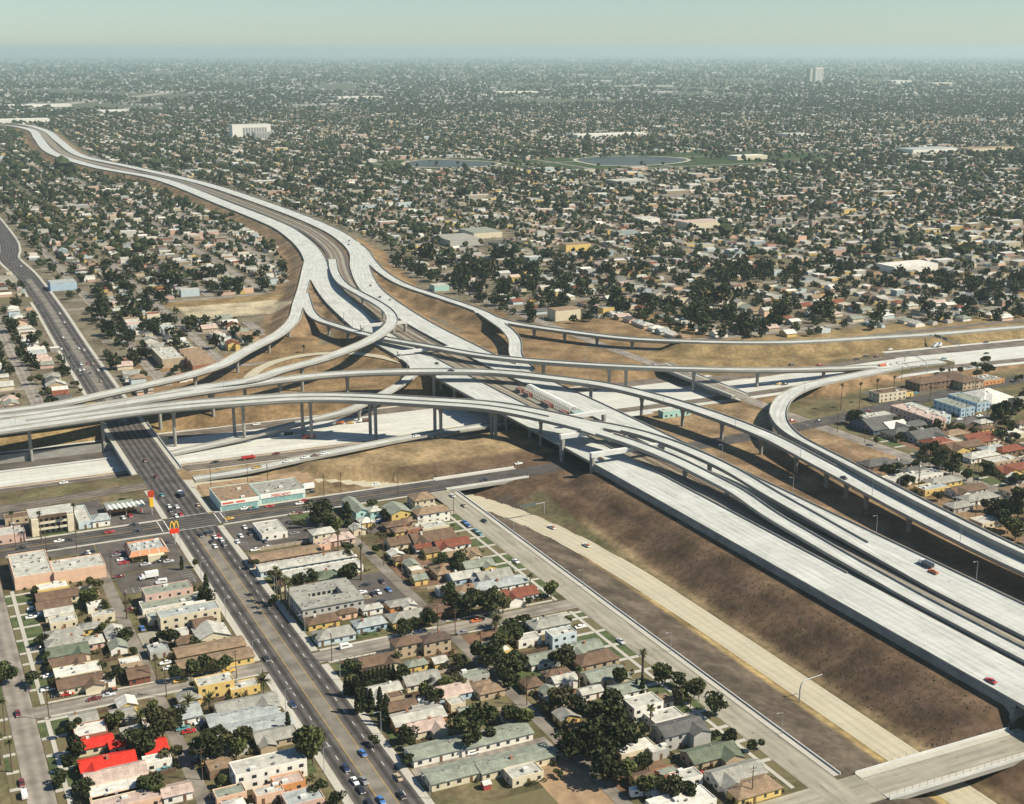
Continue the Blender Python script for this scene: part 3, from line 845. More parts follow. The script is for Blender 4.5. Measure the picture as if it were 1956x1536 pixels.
# alleys
street("alley", [(71.5, 464), (71.8, 528), (72.2, 596)], 5.0, ASPH_ALLEY, 0.04)
street("alley", [(71.3, 250), (71.3, 453)], 5.0, ASPH_ALLEY, 0.04)
street("alley", [(190, 465), (189.7, 568), (189, 612)], 5.2, ASPH_ALLEY, 0.04)
street("alley", [(190.8, 250), (190.5, 452)], 5.0, ASPH_ALLEY, 0.04)
# pavements
for x0, x1, y0, y1 in ((110.6, 113.5, 150, 452), (110.6, 113.5, 464.5, 621), (133.7, 136.6, 298, 450.5), (133.7, 136.6, 463.5, 621), (110.6, 113.5, 643, 692), (133.7, 136.8, 643, 700),
                       (31.8, 33.4, 150, 453), (31.8, 33.4, 464, 578), (243.6, 245.2, 300, 453), (243.6, 245.2, 466, 618), (260.8, 263.2, 300, 618),
                       (34, 110.5, 621.2, 623), (34, 110.5, 640.8, 643), (137, 248, 621.2, 623), (137, 262, 641, 643.2), (34, 110.4, 452.2, 453.6), (34, 110.4, 463.4, 464.8),
                       (137, 188, 450.6, 452), (137, 188, 462.4, 464), (193, 243, 452.2, 453.6), (193, 243, 466, 467.4)):
    kerb_pad("sidewalk", x0, x1, y0, y1)
# parking lots and yards
for x0, x1, y0, y1, m, z in ((76, 109.5, 552.8, 576.6, ASPH_LOT, 0.06), (74.5, 110, 578.5, 621, ASPH_LOT, 0.055), (86, 110, 643.4, 680, ASPH_LOT, 0.055), (34.5, 73.5, 612, 621, ASPH_LOT, 0.06),
                             (137.2, 186.5, 583, 620.5, ASPH_LOT, 0.06), (166.5, 187, 476, 530, ASPH_LOT, 0.06), (34, 48, 643.5, 690, ASPH_LOT, 0.05), (70.5, 86, 655, 688, ASPH_LOT, 0.05),
                             (137, 187, 353, 364, ASPH_OLD, 0.06), (138, 186, 643.5, 663, ASPH_OLD, 0.04), (139, 200, 663, 690, DIRT, 0.03), (74.5, 84, 487, 510, CONC_OLD, 0.05),
                             (196, 214, 578, 592, ASPH_LOT, 0.05), (138, 172, 300, 335, DRYLAWN, 0.04), (172, 188, 300, 352, DIRT, 0.035), (172, 187, 383, 420, DRYLAWN, 0.035), (193, 208, 436, 451, REDDIRT, 0.04),
                             (193, 210, 400, 425, LAWN, 0.04), (196, 214, 372, 395, REDDIRT, 0.035), (193, 215, 318, 345, REDDIRT, 0.03), (172, 186, 436, 446, REDDIRT, 0.04), (193, 212, 505, 540, REDDIRT, 0.035), (195, 212, 545, 560, DRYLAWN, 0.035),
                             (538, 600, 556, 600, REDDIRT, 0.03), (606, 640, 590, 612, ASPH_LOT, 0.05), (600, 660, 672, 690, ASPH_LOT, 0.05)):
    pad("parking_lot" if m is ASPH_LOT else ("lawn" if m in (LAWN, DRYLAWN) else "yard"), x0, x1, y0, y1, m, z)
b = MB()
for k in range(11):
    x = 78 + k * 3.0
    b.quad((x, 553.5, 0.08), (x + 0.12, 553.5, 0.08), (x + 0.12, 558.5, 0.08), (x, 558.5, 0.08))
for k in range(8):
    y = 556 + k * 2.7
    b.quad((104, y, 0.08), (109, y, 0.08), (109, y + 0.12, 0.08), (104, y + 0.12, 0.08))
o = b.obj("parking_lines", WHITEPAINT); stuff(o, "painted parking bay lines on the asphalt lot")
# front lawns, parkway strips and driveways
def lawns(xa, xb, pa, pb, y0, y1, step, seed):
    r = random.Random(seed)
    y = y0
    while y < y1 - 4:
        L = min(step * r.uniform(0.85, 1.15), y1 - y)
        m = LAWN if r.random() < 0.62 else DRYLAWN
        pad("lawn", xa, xb, y + 1.2, y + L - 1.0, m, 0.05)
        pad("lawn", pa, pb, y + 1.2, y + L - 1.0, m if r.random() < 0.8 else DRYLAWN, 0.055)
        pad("driveway", min(pa, xa), max(pb, xb), y + L - 0.9, y + L + 1.1, SIDEWALK, 0.06)
        y += L
lawns(33.5, 39.8, 29.2, 31.7, 466, 576, 12.0, 1)
lawns(33.5, 39.8, 29.2, 31.7, 320, 451, 13.0, 2)
lawns(16, 17.6, 17.8, 20.0, 320, 520, 13.0, 3)
lawns(235.5, 243.5, 245.4, 248.8, 470, 590, 11.5, 4)
lawns(234, 243.5, 245.4, 248.8, 305, 451, 12.5, 5)
lawns(534.5, 541, 532.5, 534, 380, 600, 13.0, 6)
for x0, x1, y0, y1, m in ((137, 143, 466, 484, DRYLAWN), (151.5, 163, 466, 476, LAWN), (138.5, 147, 436, 449, LAWN), (138, 146, 404, 416, LAWN), (138, 145, 384, 392, LAWN), (137.5, 143, 540, 552, LAWN), (50, 68, 643.5, 648, LAWN), (104, 110, 520, 532, LAWN), (170, 190, 612, 620, LAWN), (100, 109, 376, 386, LAWN), (56, 68, 430, 444, DRYLAWN), (102, 110, 400, 410, DRYLAWN)):
    pad("lawn", x0, x1, y0, y1, m, 0.062)

# ------------------------------------------------------------------ bridges
FPOST = MB().tube([(0, 0, 0), (0, 0, 1.7)], 0.06, 5).mesh("fence_post", STEEL)
def road_bridge(desc, x0, x1, y0, y1, along, z=0.0, rail_h=1.0, piers=(), mat=ASPH, rail=True, fence=True, group="street bridges"):
    root = thing("road_bridge", desc, "bridge", group=group)
    THINGS[-1] = (root, desc, "", ((x0 + x1) / 2, (y0 + y1) / 2, 0))
    MB().box(x0, x1, y0, y1, z - 1.6, z - 0.02).obj("girder", CONC_GIRD, root)
    if along == 'y':
        P = np.array([((x0 + x1) / 2, y, z + 0.02) for y in np.linspace(y0, y1, 12)]); hw = (x1 - x0) / 2
    else:
        P = np.array([(x, (y0 + y1) / 2, z + 0.02) for x in np.linspace(x0, x1, 12)]); hw = (y1 - y0) / 2
    V, F, UV = sheet(P, -hw + 3.2, hw - 3.2, 0.04)
    link_mesh("road_surface", mesh_np("road_surface", V, F, mat, UV), root)
    for s in (-1, 1):
        t0, t1 = sorted((s * (hw - 3.2), s * (hw - 0.4)))
        V, F, UV = sweep(P, [(t0, -0.1), (t1, -0.1), (t1, 0.18), (t0, 0.18)])
        link_mesh("sidewalk", mesh_np("sidewalk", V, F, SIDEWALK, UV), root)
        parapet(P, s * (hw - 0.2), rail_h, root, "railing", 0.3, -0.2, CONC_PALE)
    if fence:
        n = int((x1 - x0 if along == 'x' else y1 - y0) / 3.0)
        for s in (-1, 1):
            for k in range(n + 1):
                f = k / n
                if along == 'x': fx, fy = x0 + (x1 - x0) * f, (y0 + y1) / 2 + s * (hw - 0.2)
                else: fx, fy = (x0 + x1) / 2 + s * (hw - 0.2), y0 + (y1 - y0) * f
                child("fence_post", FPOST, root, (fx, fy, z + rail_h - 0.05))
    for (px_, py_) in piers:
        z0 = tz(px_, py_) - 0.4
        child("column", column_mesh(0, z - 1.58 - z0, 0.9, False), root, (px_, py_, z0))
    return root
road_bridge("wide boulevard bridge over the sunken freeway with pale sidewalks", 109.5, 137.7, 723, 827, 'y', 0.02, 1.0, [(x, y) for y in (744, 766, 790, 810) for x in (113, 120, 127, 134)])
road_bridge("short cross street bridge over the sunken ramp road", 259.5, 309, 623, 643, 'x', 0.03, 0.9, [], ASPH_PLAIN)
road_bridge("street bridge over the freeway beyond the straight upper flyover", 511, 525, 718, 822, 'y', 1.3, 0.9, [(518, 745), (518, 765), (518, 790)], ASPH_OLD)
road_bridge("concrete street bridge with fence at the lower right corner", 268, 336, 281.2, 298.2, 'x', 0.02, 1.1, [], CONC_OLD)
# underpass wing walls and abutments of the lower right street
r = thing("abutment", "dark freeway abutment walls over the lower right street", "wall")
MB().box(339, 410, 299.4, 301.0, -0.5, 6.2).obj("wall_panel", CONC_WALL, r)
MB().box(339, 410, 277.6, 279.2, -0.5, 6.2).obj("wall_panel", CONC_WALL, r)
r = thing("abutment", "freeway abutment wall facing the cross street under the decks", "wall")
MB().box(341, 410, 607, 608.4, -0.5, 6.2).obj("wall_panel", CONC_WALL, r)
r = thing("abutment", "far freeway abutment wall behind the sunken lanes", "wall")
MB().box(337, 407, 868, 869.5, -6, 6.2).obj("wall_panel", CONC_WALL, r)
# low wall with kerb along the sunken ramp street
r = thing("low_wall", "low pale wall between the concrete street and the sunken ramp road", "wall")
V, F, UV = sweep(np.array([(263.6, y, 0.0) for y in np.linspace(300, 617, 60)]), [(-0.15, -0.5), (0.15, -0.5), (0.15, 0.75), (-0.15, 0.75)])
link_mesh("wall_panel", mesh_np("wall_panel", V, F, CONC_PALE, UV), r)
# ------------------------------------------------------------------ houses
ROOF = {'grey': (0.30, 0.295, 0.26), 'pale': (0.44, 0.435, 0.385), 'white': (0.62, 0.605, 0.545), 'brown': (0.15, 0.10, 0.068), 'tan': (0.26, 0.185, 0.12), 'darkgrey': (0.11, 0.11, 0.105),
        'green': (0.13, 0.155, 0.11), 'red': (0.62, 0.035, 0.022), 'rust': (0.20, 0.07, 0.042), 'pink': (0.46, 0.36, 0.31), 'bluegrey': (0.34, 0.37, 0.36), 'greengrey': (0.24, 0.265, 0.215), 'darkbrown': (0.10, 0.07, 0.055)}
WALL = {'cream': (0.60, 0.53, 0.38), 'white': (0.72, 0.69, 0.61), 'yellow': (0.62, 0.45, 0.16), 'tan': (0.42, 0.33, 0.22), 'blue': (0.36, 0.47, 0.55), 'paleblue': (0.48, 0.56, 0.57), 'pink': (0.55, 0.38, 0.31), 'salmon': (0.66, 0.44, 0.31),
        'teal': (0.34, 0.53, 0.48), 'mint': (0.50, 0.62, 0.56), 'grey': (0.40, 0.39, 0.35), 'brown': (0.20, 0.135, 0.09), 'orange': (0.55, 0.26, 0.10), 'maroon': (0.20, 0.07, 0.05), 'brick': (0.30, 0.14, 0.085), 'redwall': (0.35, 0.06, 0.05)}
NICE = {'darkgrey': 'dark grey', 'bluegrey': 'blue-grey', 'greengrey': 'green-grey', 'darkbrown': 'dark brown', 'paleblue': 'pale blue', 'redwall': 'red'}
def rmat(c): return roofing("roof_" + c, ROOF[c])
def wmat(c): return surf("wall_" + c, WALL[c], 0.1, 0.4, rough=0.85)
TRIM = surf("trim_white", (0.62, 0.60, 0.54), 0.1, 0.5)
WIN_ME = MB().box(-0.5, 0.5, -0.04, 0.04, 0.0, 1.0).mesh("window", GLASS)
FRAME_ME = MB().box(-0.56, 0.56, -0.03, 0.03, -0.08, 0.0).box(-0.56, 0.56, -0.03, 0.03, 1.0, 1.07).mesh("frame", TRIM)
DOORM = surf("door_wood", (0.16, 0.09, 0.05), 0.3, 1.0)
DOOR_ME = MB().box(-0.5, 0.5, -0.05, 0.05, 0.0, 2.05).mesh("door", DOORM)
VENT_ME = MB().box(-0.35, 0.35, -0.35, 0.35, 0.0, 0.55).box(-0.45, 0.45, -0.45, 0.45, 0.55, 0.65).mesh("roof_vent", surf("vent_metal", (0.22, 0.21, 0.2), 0.2, 1))
UNIT_ME = MB().box(-1.0, 1.0, -0.8, 0.8, 0.0, 1.0).mesh("air_unit", surf("air_unit_metal", (0.55, 0.54, 0.5), 0.15, 1))
CHIM = surf("chimney_brick", (0.30, 0.15, 0.10), 0.25, 1.5)
def roof_mesh(w, l, z, kind, pitch, ov=0.45):
    """roof for a body w by l (x by y) centred on 0, eaves at z; returns roof mesh builder and gable list for the wall"""
    b = MB(); X, Y = w / 2 + ov, l / 2 + ov; t = 0.16; gab = []
    if kind == 'F':
        b.box(-w / 2 + 0.2, w / 2 - 0.2, -l / 2 + 0.2, l / 2 - 0.2, z + 0.05, z + 0.22)
        return b, gab, z + 0.2
    if kind == 'H':
        if w >= l: rise = pitch * Y; r0, r1 = (-X + Y, 0), (X - Y, 0)
        else: rise = pitch * X; r0, r1 = (0, -Y + X), (0, Y - X)
        e = z - pitch * ov; top = z + rise - pitch * ov
        n = [(-X, -Y, e), (X, -Y, e), (X, Y, e), (-X, Y, e)]
        n2 = [(p[0], p[1], e + t) for p in n]
        R0, R1 = (r0[0], r0[1], top + t), (r1[0], r1[1], top + t)
        b.v = n + n2 + [R0, R1]
        b.f = [(3, 2, 1, 0), (0, 1, 5, 4), (1, 2, 6, 5), (2, 3, 7, 6), (3, 0, 4, 7)]
        if w >= l: b.f += [(4, 5, 9, 8), (5, 6, 9), (6, 7, 8, 9), (7, 4, 8)]
        else: b.f += [(4, 5, 8), (5, 6, 9, 8), (6, 7, 9), (7, 4, 8, 9)]
        return b, gab, top
    if kind == 'GX' or (kind in 'GC' and w >= l):
        e = z - pitch * ov; top = z + pitch * l / 2
        for s in (-1, 1):
            n = len(b.v)
            b.v += [(-X, s * Y, e), (X, s * Y, e), (X, 0, top), (-X, 0, top), (-X, s * Y, e + t), (X, s * Y, e + t), (X, 0, top + t), (-X, 0, top + t)]
            f = [(0, 1, 2, 3), (4, 7, 6, 5), (0, 4, 5, 1), (0, 3, 7, 4), (1, 5, 6, 2)]
            b.f += [tuple(n + i for i in (q if s > 0 else q[::-1])) for q in f]
        gab = [((-w / 2, -l / 2, z), (-w / 2, l / 2, z), (-w / 2, 0, top)), ((w / 2, -l / 2, z), (w / 2, l / 2, z), (w / 2, 0, top))]
    else:
        e = z - pitch * ov; top = z + pitch * w / 2
        for s in (-1, 1):
            n = len(b.v)
            b.v += [(s * X, -Y, e), (s * X, Y, e), (0, Y, top), (0, -Y, top), (s * X, -Y, e + t), (s * X, Y, e + t), (0, Y, top + t), (0, -Y, top + t)]
            f = [(0, 1, 2, 3), (4, 7, 6, 5), (0, 4, 5, 1), (0, 3, 7, 4), (1, 5, 6, 2)]
            b.f += [tuple(n + i for i in (q[::-1] if s > 0 else q)) for q in f]
        gab = [((-w / 2, -l / 2, z), (w / 2, -l / 2, z), (0, -l / 2, top)), ((-w / 2, l / 2, z), (w / 2, l / 2, z), (0, l / 2, top))]
    return b, gab, top
def windows(root, w, l, st, sh, rnd, dens=3.6, front='y', walls=('-y', '-x', '+x', '+y'), door=True):
    for side in walls:
        L = w if side[1] == 'y' else l
        n = max(1, int(L / dens))
        for s in range(st):
            dk = rnd.randrange(n) if (door and s == 0 and side == '-y') else -1
            for k in range(n):
                t = -L / 2 + L * (k + 0.5) / n + rnd.uniform(-0.25, 0.25)
                off = 0.02
                if side == '-y': loc = (t, -l / 2 - off, 0); rz = 0
                elif side == '+y': loc = (t, l / 2 + off, 0); rz = 0
                elif side == '-x': loc = (-w / 2 - off, t, 0); rz = math.pi / 2
                else: loc = (w / 2 + off, t, 0); rz = math.pi / 2
                if k == dk: child("door", DOOR_ME, root, (loc[0], loc[1], 0.1), rz, (1.0, 1, 1)); continue
                ww = rnd.choice((0.9, 1.2, 1.5))
                child("window", WIN_ME, root, (loc[0], loc[1], s * sh + 0.95), rz, (ww, 1, 1.15))
HOUSES = []      # (x, y, w, l)
def house(x0, x1, y0, y1, st=1, kind='G', roof='grey', wall='cream', name='house', noun='house', place='', group=None, desc=None, wins=True, pitch=None, seed=0, cat=None, h=None, vents=None, wing=None, dens=3.6, z=None, chimney=None):
    rnd = random.Random(int(x0 * 37 + y0 * 91) + seed)
    if x1 < x0: x0, x1 = x1, x0
    if y1 < y0: y0, y1 = y1, y0
    w, l = max(3.0, x1 - x0), max(3.0, y1 - y0)
    cx, cy = (x0 + x1) / 2, (y0 + y1) / 2
    sh = 2.75
    zt = h if h else sh * st + 0.15
    pitch = pitch if pitch else rnd.uniform(0.34, 0.46)
    rb, gab, top = roof_mesh(w, l, zt, kind, pitch)
    kw = {'F': 'flat-roofed', 'H': 'hip-roofed'}.get(kind, 'gable-roofed')
    if desc is None:
        desc = f"{NICE.get(roof, roof)} {kw} {NICE.get(wall, wall)} {noun}"
        if st > 1: desc = "two-storey " + desc
    o = thing(name, desc, cat or noun, place, group, (cx, cy, (tz(cx, cy) if z is None else z) - 0.02))
    wb = MB()
    if kind == 'F':
        t = 0.22
        wb.box(-w / 2, w / 2, -l / 2, l / 2, -0.6, zt)
        wb.box(-w / 2, w / 2, -l / 2, -l / 2 + t, zt, zt + 0.5); wb.box(-w / 2, w / 2, l / 2 - t, l / 2, zt, zt + 0.5)
        wb.box(-w / 2, -w / 2 + t, -l / 2 + t, l / 2 - t, zt, zt + 0.5); wb.box(w / 2 - t, w / 2, -l / 2 + t, l / 2 - t, zt, zt + 0.5)
    else:
        wb.box(-w / 2, w / 2, -l / 2, l / 2, -0.6, zt)
        for a, b, c in gab:
            wb.poly((a, b, c))
    wb.obj("wall", wmat(wall), o)
    ro = rb.obj("roof", rmat(roof), o)
    if kind == 'C' or wing:
        # cross gable or lean-to wing towards the viewer
        ww, wl = (w * 0.42, l * 0.35) if not wing else wing
        sx = rnd.choice((-1, 1)) * (w / 2 - ww / 2 - 0.2)
        rb2, gab2, _ = roof_mesh(ww, wl + l * 0.5, zt - 0.1, 'GY', pitch * 1.05, 0.35)
        r2 = rb2.obj("roof", rmat(roof), o); r2.location = (sx, -l / 2 - wl / 2 + l * 0.25, 0)
        w2 = MB().box(-ww / 2, ww / 2, -wl / 2, wl / 2, -0.6, zt - 0.1)
        g = gab2[0]; w2.poly([(p[0], -wl / 2, p[2]) for p in g])
        wo = w2.obj("wall", wmat(wall), o); wo.location = (sx, -l / 2 - wl / 2 + 0.02, 0)
    if chimney if chimney is not None else (kind != 'F' and rnd.random() < 0.35 and w > 7):
        c = MB().box(-0.45, 0.45, -0.4, 0.4, zt - 1.0, top + 0.9).obj("chimney", CHIM if rnd.random() < 0.6 else TRIM, ro)
        c.location = (rnd.uniform(-0.3, 0.3) * w, rnd.uniform(-0.15, 0.15) * l, 0)
    nv = vents if vents is not None else (max(2, int(w * l / 45)) if kind == 'F' else 1)
    for _ in range(nv):
        vx, vy = rnd.uniform(-0.42, 0.42) * w, rnd.uniform(-0.4, 0.4) * l
        if kind == 'F': child("roof_vent", VENT_ME if rnd.random() < 0.7 else UNIT_ME, ro, (vx, vy, zt + 0.2), 0, (1, 1, rnd.uniform(0.6, 1.2)))
        else: child("roof_vent", VENT_ME, ro, (vx, vy * 0.3, zt + pitch * (min(w, l) / 2 - abs(vy * 0.3 if w >= l else vx)) - 0.1), 0, (0.7, 0.7, 0.8))
    if wins: windows(o, w, l, st, sh, rnd, dens)
    HOUSES.append((cx, cy, w + 3, l + 3))
    return o
def place_of(x, y):
    if x > 405: return "right of the merging ramps"
    if y > 640: return "behind the main junction"
    e = "upper block" if y > 458 else "lower block"
    if x < 72: return "by the leftmost street, " + e
    if x < 113: return "left of the boulevard, " + e
    if x < 190.2: return "right of the boulevard, " + e
    return "near the pale street, " + e
HL = """
N4 290 985 510 925 1 F white yellow
N4 285 1050 580 985 1 G brown cream
N4 290 1135 520 1050 1 GX brown blue
N4 350 1180 540 1110 1 G pale cream
N4 385 1245 570 1170 1 F pale cream
N1 355 265 610 190 1 H grey cream
N1 360 332 600 252 1 H grey white
N1 370 405 650 302 1 C green cream
N1 395 480 630 390 1 C brown salmon
N1 430 570 745 450 1 F white cream
N1 450 640 760 537 1 C brown cream
N1 620 200 750 140 1 H grey yellow garage
N1 820 262 925 178 1 GY pale white garage
N1 650 310 770 242 1 H pale pink garage
N1 845 347 948 285 1 G greengrey white garage
N1 920 472 1062 405 1 F white tan garage
N1 985 572 1110 482 1 GX brown maroon garage
N1 740 602 860 542 1 F pale white garage
N4 670 1117 772 1070 1 F white white garage
N4 705 1192 860 1140 1 F pale cream garage
N4 1110 1022 1435 927 2 F greengrey pink apartment
N4 1090 1122 1510 1022 1 F greengrey white apartment
N4 1225 1192 1640 1087 2 F bluegrey cream apartment
N4 1130 1207 1222 1150 1 F bluegrey cream garage
N1 1515 272 1700 162 1 GY pale cream
N1 1500 205 1600 110 1 GX brown tan
N1 1360 397 1830 267 1 GX tan yellow apartment
N1 1380 492 1890 352 1 GX tan yellow apartment
N1 1145 377 1262 307 1 F bluegrey grey carport
N1 550 922 720 822 1 G grey tan
N1 580 1022 790 902 1 F white brick
N1 600 1110 840 1002 1 G red cream
N1 630 1282 1000 1125 1 C red cream
N1 842 1102 936 1042 1 G red cream garage
N1 1120 1147 1240 1032 1 GX red brick garage
N1 660 1352 1090 1242 1 G pink salmon
N1 700 1482 1080 1352 1 F white cream
N1 710 1545 1200 1430 1 F pink salmon
N1 1250 1472 1430 1362 1 G pink white garage
N1 1100 1217 1290 1152 1 F white white garage
N1 860 882 1000 792 1 C grey cream
N1 1370 742 1500 662 1 H grey yellow garage
N1 1380 872 1490 762 1 GX bluegrey white
N1 1505 622 1755 552 2 F pale yellow apartment
N1 1760 662 1950 582 1 F pale yellow apartment
N1 1665 822 2080 700 1 C grey white
N1 1600 910 2080 782 1 GX bluegrey cream apartment
N1 1680 1022 2180 850 1 GX bluegrey grey apartment
N1 1480 1122 1530 1062 1 F white white shed
N1 1600 1282 1760 1172 1 F tan brown garage
N1 1790 1282 2290 1140 2 F pale white apartment
N2 150 1402 330 1292 1 F pink orange
N2 0 1472 180 1382 1 F pale salmon
N2 240 1545 460 1402 1 F bluegrey pink
N2 10 1062 240 932 1 C grey tan
N1 1650 1482 1850 1392 1 F greengrey salmon garage
N5 400 562 520 462 1 F pale white store
N5 350 772 800 642 1 GX tan salmon motel
N5 400 832 1050 692 1 GX pale paleblue motel
N5 560 882 1130 772 1 F pale white motel
N5 830 902 960 832 1 H green white
N5 755 1242 950 1167 1 H brown yellow
N5 985 1167 1100 1120 1 H brown salmon garage
N5 1175 1137 1290 1085 1 H pale white garage
N5 820 1347 1070 1272 1 H grey paleblue
N5 1120 1262 1310 1192 1 H bluegrey blue
N5 1390 1217 1620 1140 1 H grey yellow
N5 1380 1112 1520 1047 1 H grey orange garage
N5 1480 1112 1552 1070 1 GY pale white shed
N5 1690 1157 1870 1072 1 H brown brick
N5 790 562 920 506 2 H pale cream
N5 905 612 1060 542 1 H pink pink
N5 820 647 900 612 1 F pink salmon garage
N5 1095 532 1160 492 1 GY pale cream garage
N5 1385 402 1470 332 2 GY greengrey yellow
N5 1565 302 1660 242 2 H tan cream
N5 1580 402 1790 347 2 H tan white
N5 1505 462 1590 422 1 H tan tan garage
N5 1350 502 1490 452 1 H brown brown garage
N5 1420 542 1500 502 1 H tan yellow garage
N5 1510 532 1610 496 1 F tan brick garage
N6 110 522 260 457 1 F pale cream
N6 50 622 290 524 1 C brown cream
N6 60 667 160 627 1 GX rust white garage
N6 220 652 430 592 1 C rust white
N6 320 742 490 667 1 C tan cream
N6 440 817 600 742 1 C greengrey yellow
N6 220 862 310 787 1 H tan tan garage
N6 340 902 510 832 1 C pale blue
N6 555 912 730 822 1 C grey blue
N6 490 982 860 882 1 H bluegrey white
N6 390 1002 520 932 1 H tan brown garage
N6 740 1042 930 962 1 C rust white
N5 1380 642 1500 577 1 GX brown cream
N2 1045 307 1240 262 2 H brown tan
N2 1270 292 1440 227 2 H darkbrown tan
N2 800 472 1040 382 1 C brown cream
N2 840 562 980 482 1 H darkbrown brown
N2 1160 482 1270 422 1 H greengrey yellow garage
N2 1150 622 1340 512 1 C grey cream
N2 880 692 1060 602 1 C pale white
N2 1340 712 1580 612 1 GX pink blue
N2 1590 577 1730 502 1 F greengrey grey carport
N2 1700 682 1850 612 1 H tan tan garage
N2 1010 817 1180 732 1 GX brown tan
N2 1185 792 1310 715 1 F pale grey carport
N2 1060 922 1380 792 1 GX pale orange
N2 1170 972 1390 882 1 C pink cream
N2 1195 1177 1540 1027 1 GX greengrey white motel
N2 1560 1092 2030 922 1 GX greengrey white motel
N2 1330 1357 1680 1197 1 GX greengrey cream motel
N2 1715 1272 2200 1092 1 GX greengrey cream motel
N2 1950 1340 2120 1220 1 F pale cream
N3 160 187 370 97 1 H grey white
N3 300 257 430 182 2 F pale paleblue
N3 440 372 620 282 1 C greengrey white
N3 515 472 720 352 1 H brown tan
N3 140 462 290 367 1 GX greengrey white
N3 590 592 790 482 1 C greengrey cream
N3 260 562 400 492 1 H brown cream garage
N3 320 602 440 532 1 C pale white
N3 530 692 640 627 1 GX pale white shed
N3 790 692 940 592 1 GX greengrey white
N3 920 802 1060 692 2 F pale white
N3 1060 772 1160 692 1 H tan white
N3 1080 912 1230 802 1 F pale white
N3 1140 992 1390 882 2 C darkgrey grey
N3 1370 1202 1630 1062 1 C green tan
N3 1560 1362 1830 1212 1 C grey white
N3 1690 1462 1950 1332 1 H tan yellow
N3 790 1122 1040 1052 1 F white cream garage
N3 1060 1142 1150 1082 1 F pale grey shed
N3 1240 1352 1390 1272 1 F pale white garage
N3 1120 1312 1240 1252 1 F greengrey brick shed
N3 1060 1452 1200 1402 1 H pale grey shed
N3 1060 1545 1500 1462 1 F white white
N3 40 292 170 227 1 F pale white garage
N3 -300 640 -180 590 1 H tan cream garage
I4 1430 612 1570 547 2 H brown brown apartment
I4 1120 692 1240 640 2 F brown cream apartment
I4 1250 690 1310 655 1 F brown yellow garage
I4 1750 600 1700 520 2 H brown tan apartment
I4 1830 602 1950 542 1 F grey orange store
I4 1900 740 1960 660 1 H white white
I4 1060 960 1150 870 1 C darkgrey darkblue
I4 1190 950 1250 900 1 C white white
I4 1330 940 1430 890 1 H darkgrey grey
I4 1400 1030 1490 960 1 C darkgrey grey
I4 1230 1010 1320 950 1 H darkgrey tan
I4 1000 870 1180 830 1 F pale grey store
I5 1370 125 1470 85 1 H tan cream
I5 1540 168 1640 108 1 C rust cream
I5 1400 232 1560 165 1 C brown yellow
I5 1250 200 1340 142 1 H rust tan
I5 1300 190 1400 135 1 F pale cream garage
I5 1550 302 1690 240 1 H pale white
I5 1665 242 1775 200 1 H bluegrey grey garage
I5 1700 330 1860 282 1 F pale tan garage
I5 1790 405 1956 330 1 C rust yellow
I5 770 362 900 296 1 H darkgrey brown
I5 900 360 1030 310 1 H darkgrey tan
I5 1120 442 1270 390 1 F pale white
I5 1240 492 1420 440 1 H grey yellow
I5 1185 542 1325 490 1 F bluegrey yellow garage
I5 1430 562 1600 500 1 C brown white
I5 1515 622 1700 560 1 H grey white
I5 1400 672 1510 632 1 H grey grey garage
I5 1615 792 1740 740 1 F pale cream garage
I5 1060 410 1180 360 1 H darkgrey grey
I5 960 480 1040 420 1 F pale white shed
I4 1840 1060 1956 1010 1 H rust tan
I5 1850 560 1956 500 1 H tan cream
I5 1780 250 1900 200 1 H rust brown
I5 1800 130 1900 80 1 F white cream
"""
WALL['darkblue'] = (0.10, 0.12, 0.16); NICE['darkblue'] = 'dark blue'
GNAME = {'garage': ('garage', 'garages behind the houses'), 'shed': ('shed', 'backyard sheds'), 'carport': ('carport', 'garages behind the houses'), 'apartment': ('apartment_building', 'low apartment blocks'), 'motel': ('motel_building', 'long motel rows'), 'store': ('store_building', 'stores')}
for line in HL.strip().splitlines():
    f = line.split()
    st = int(f[5]); hz_ = 2.75 * st + 0.2
    x0, y0 = at(f[0], float(f[1]), float(f[2]), hz_); x1, y1 = at(f[0], float(f[3]), float(f[4]), hz_)
    noun = f[9] if len(f) > 9 else 'house'
    nm, grp = GNAME.get(noun, ('house', 'houses on the near blocks'))
    k = f[6]
    if k != 'F' and k != 'H' and noun == 'motel': k = 'GX'
    lx, ly = abs(x1 - x0), abs(y1 - y0); mx_, my_ = (x0 + x1) / 2, (y0 + y1) / 2
    ly = max(ly * (1.28 if noun not in ('motel', 'apartment') else 1.1), min(0.62 * lx, 9.0)); lx *= 1.05
    x0, x1, y0, y1 = mx_ - lx / 2, mx_ + lx / 2, my_ - ly / 2, my_ + ly / 2
    house(x0, x1, y0, y1, st, k, f[7], f[8], nm, {'motel': 'motel row', 'apartment': 'apartment block'}.get(noun, noun), place_of((x0 + x1) / 2, (y0 + y1) / 2), grp, pitch=0.2 if noun in ('motel', 'apartment') else None, vents=4 if noun in ('motel', 'apartment') else None)

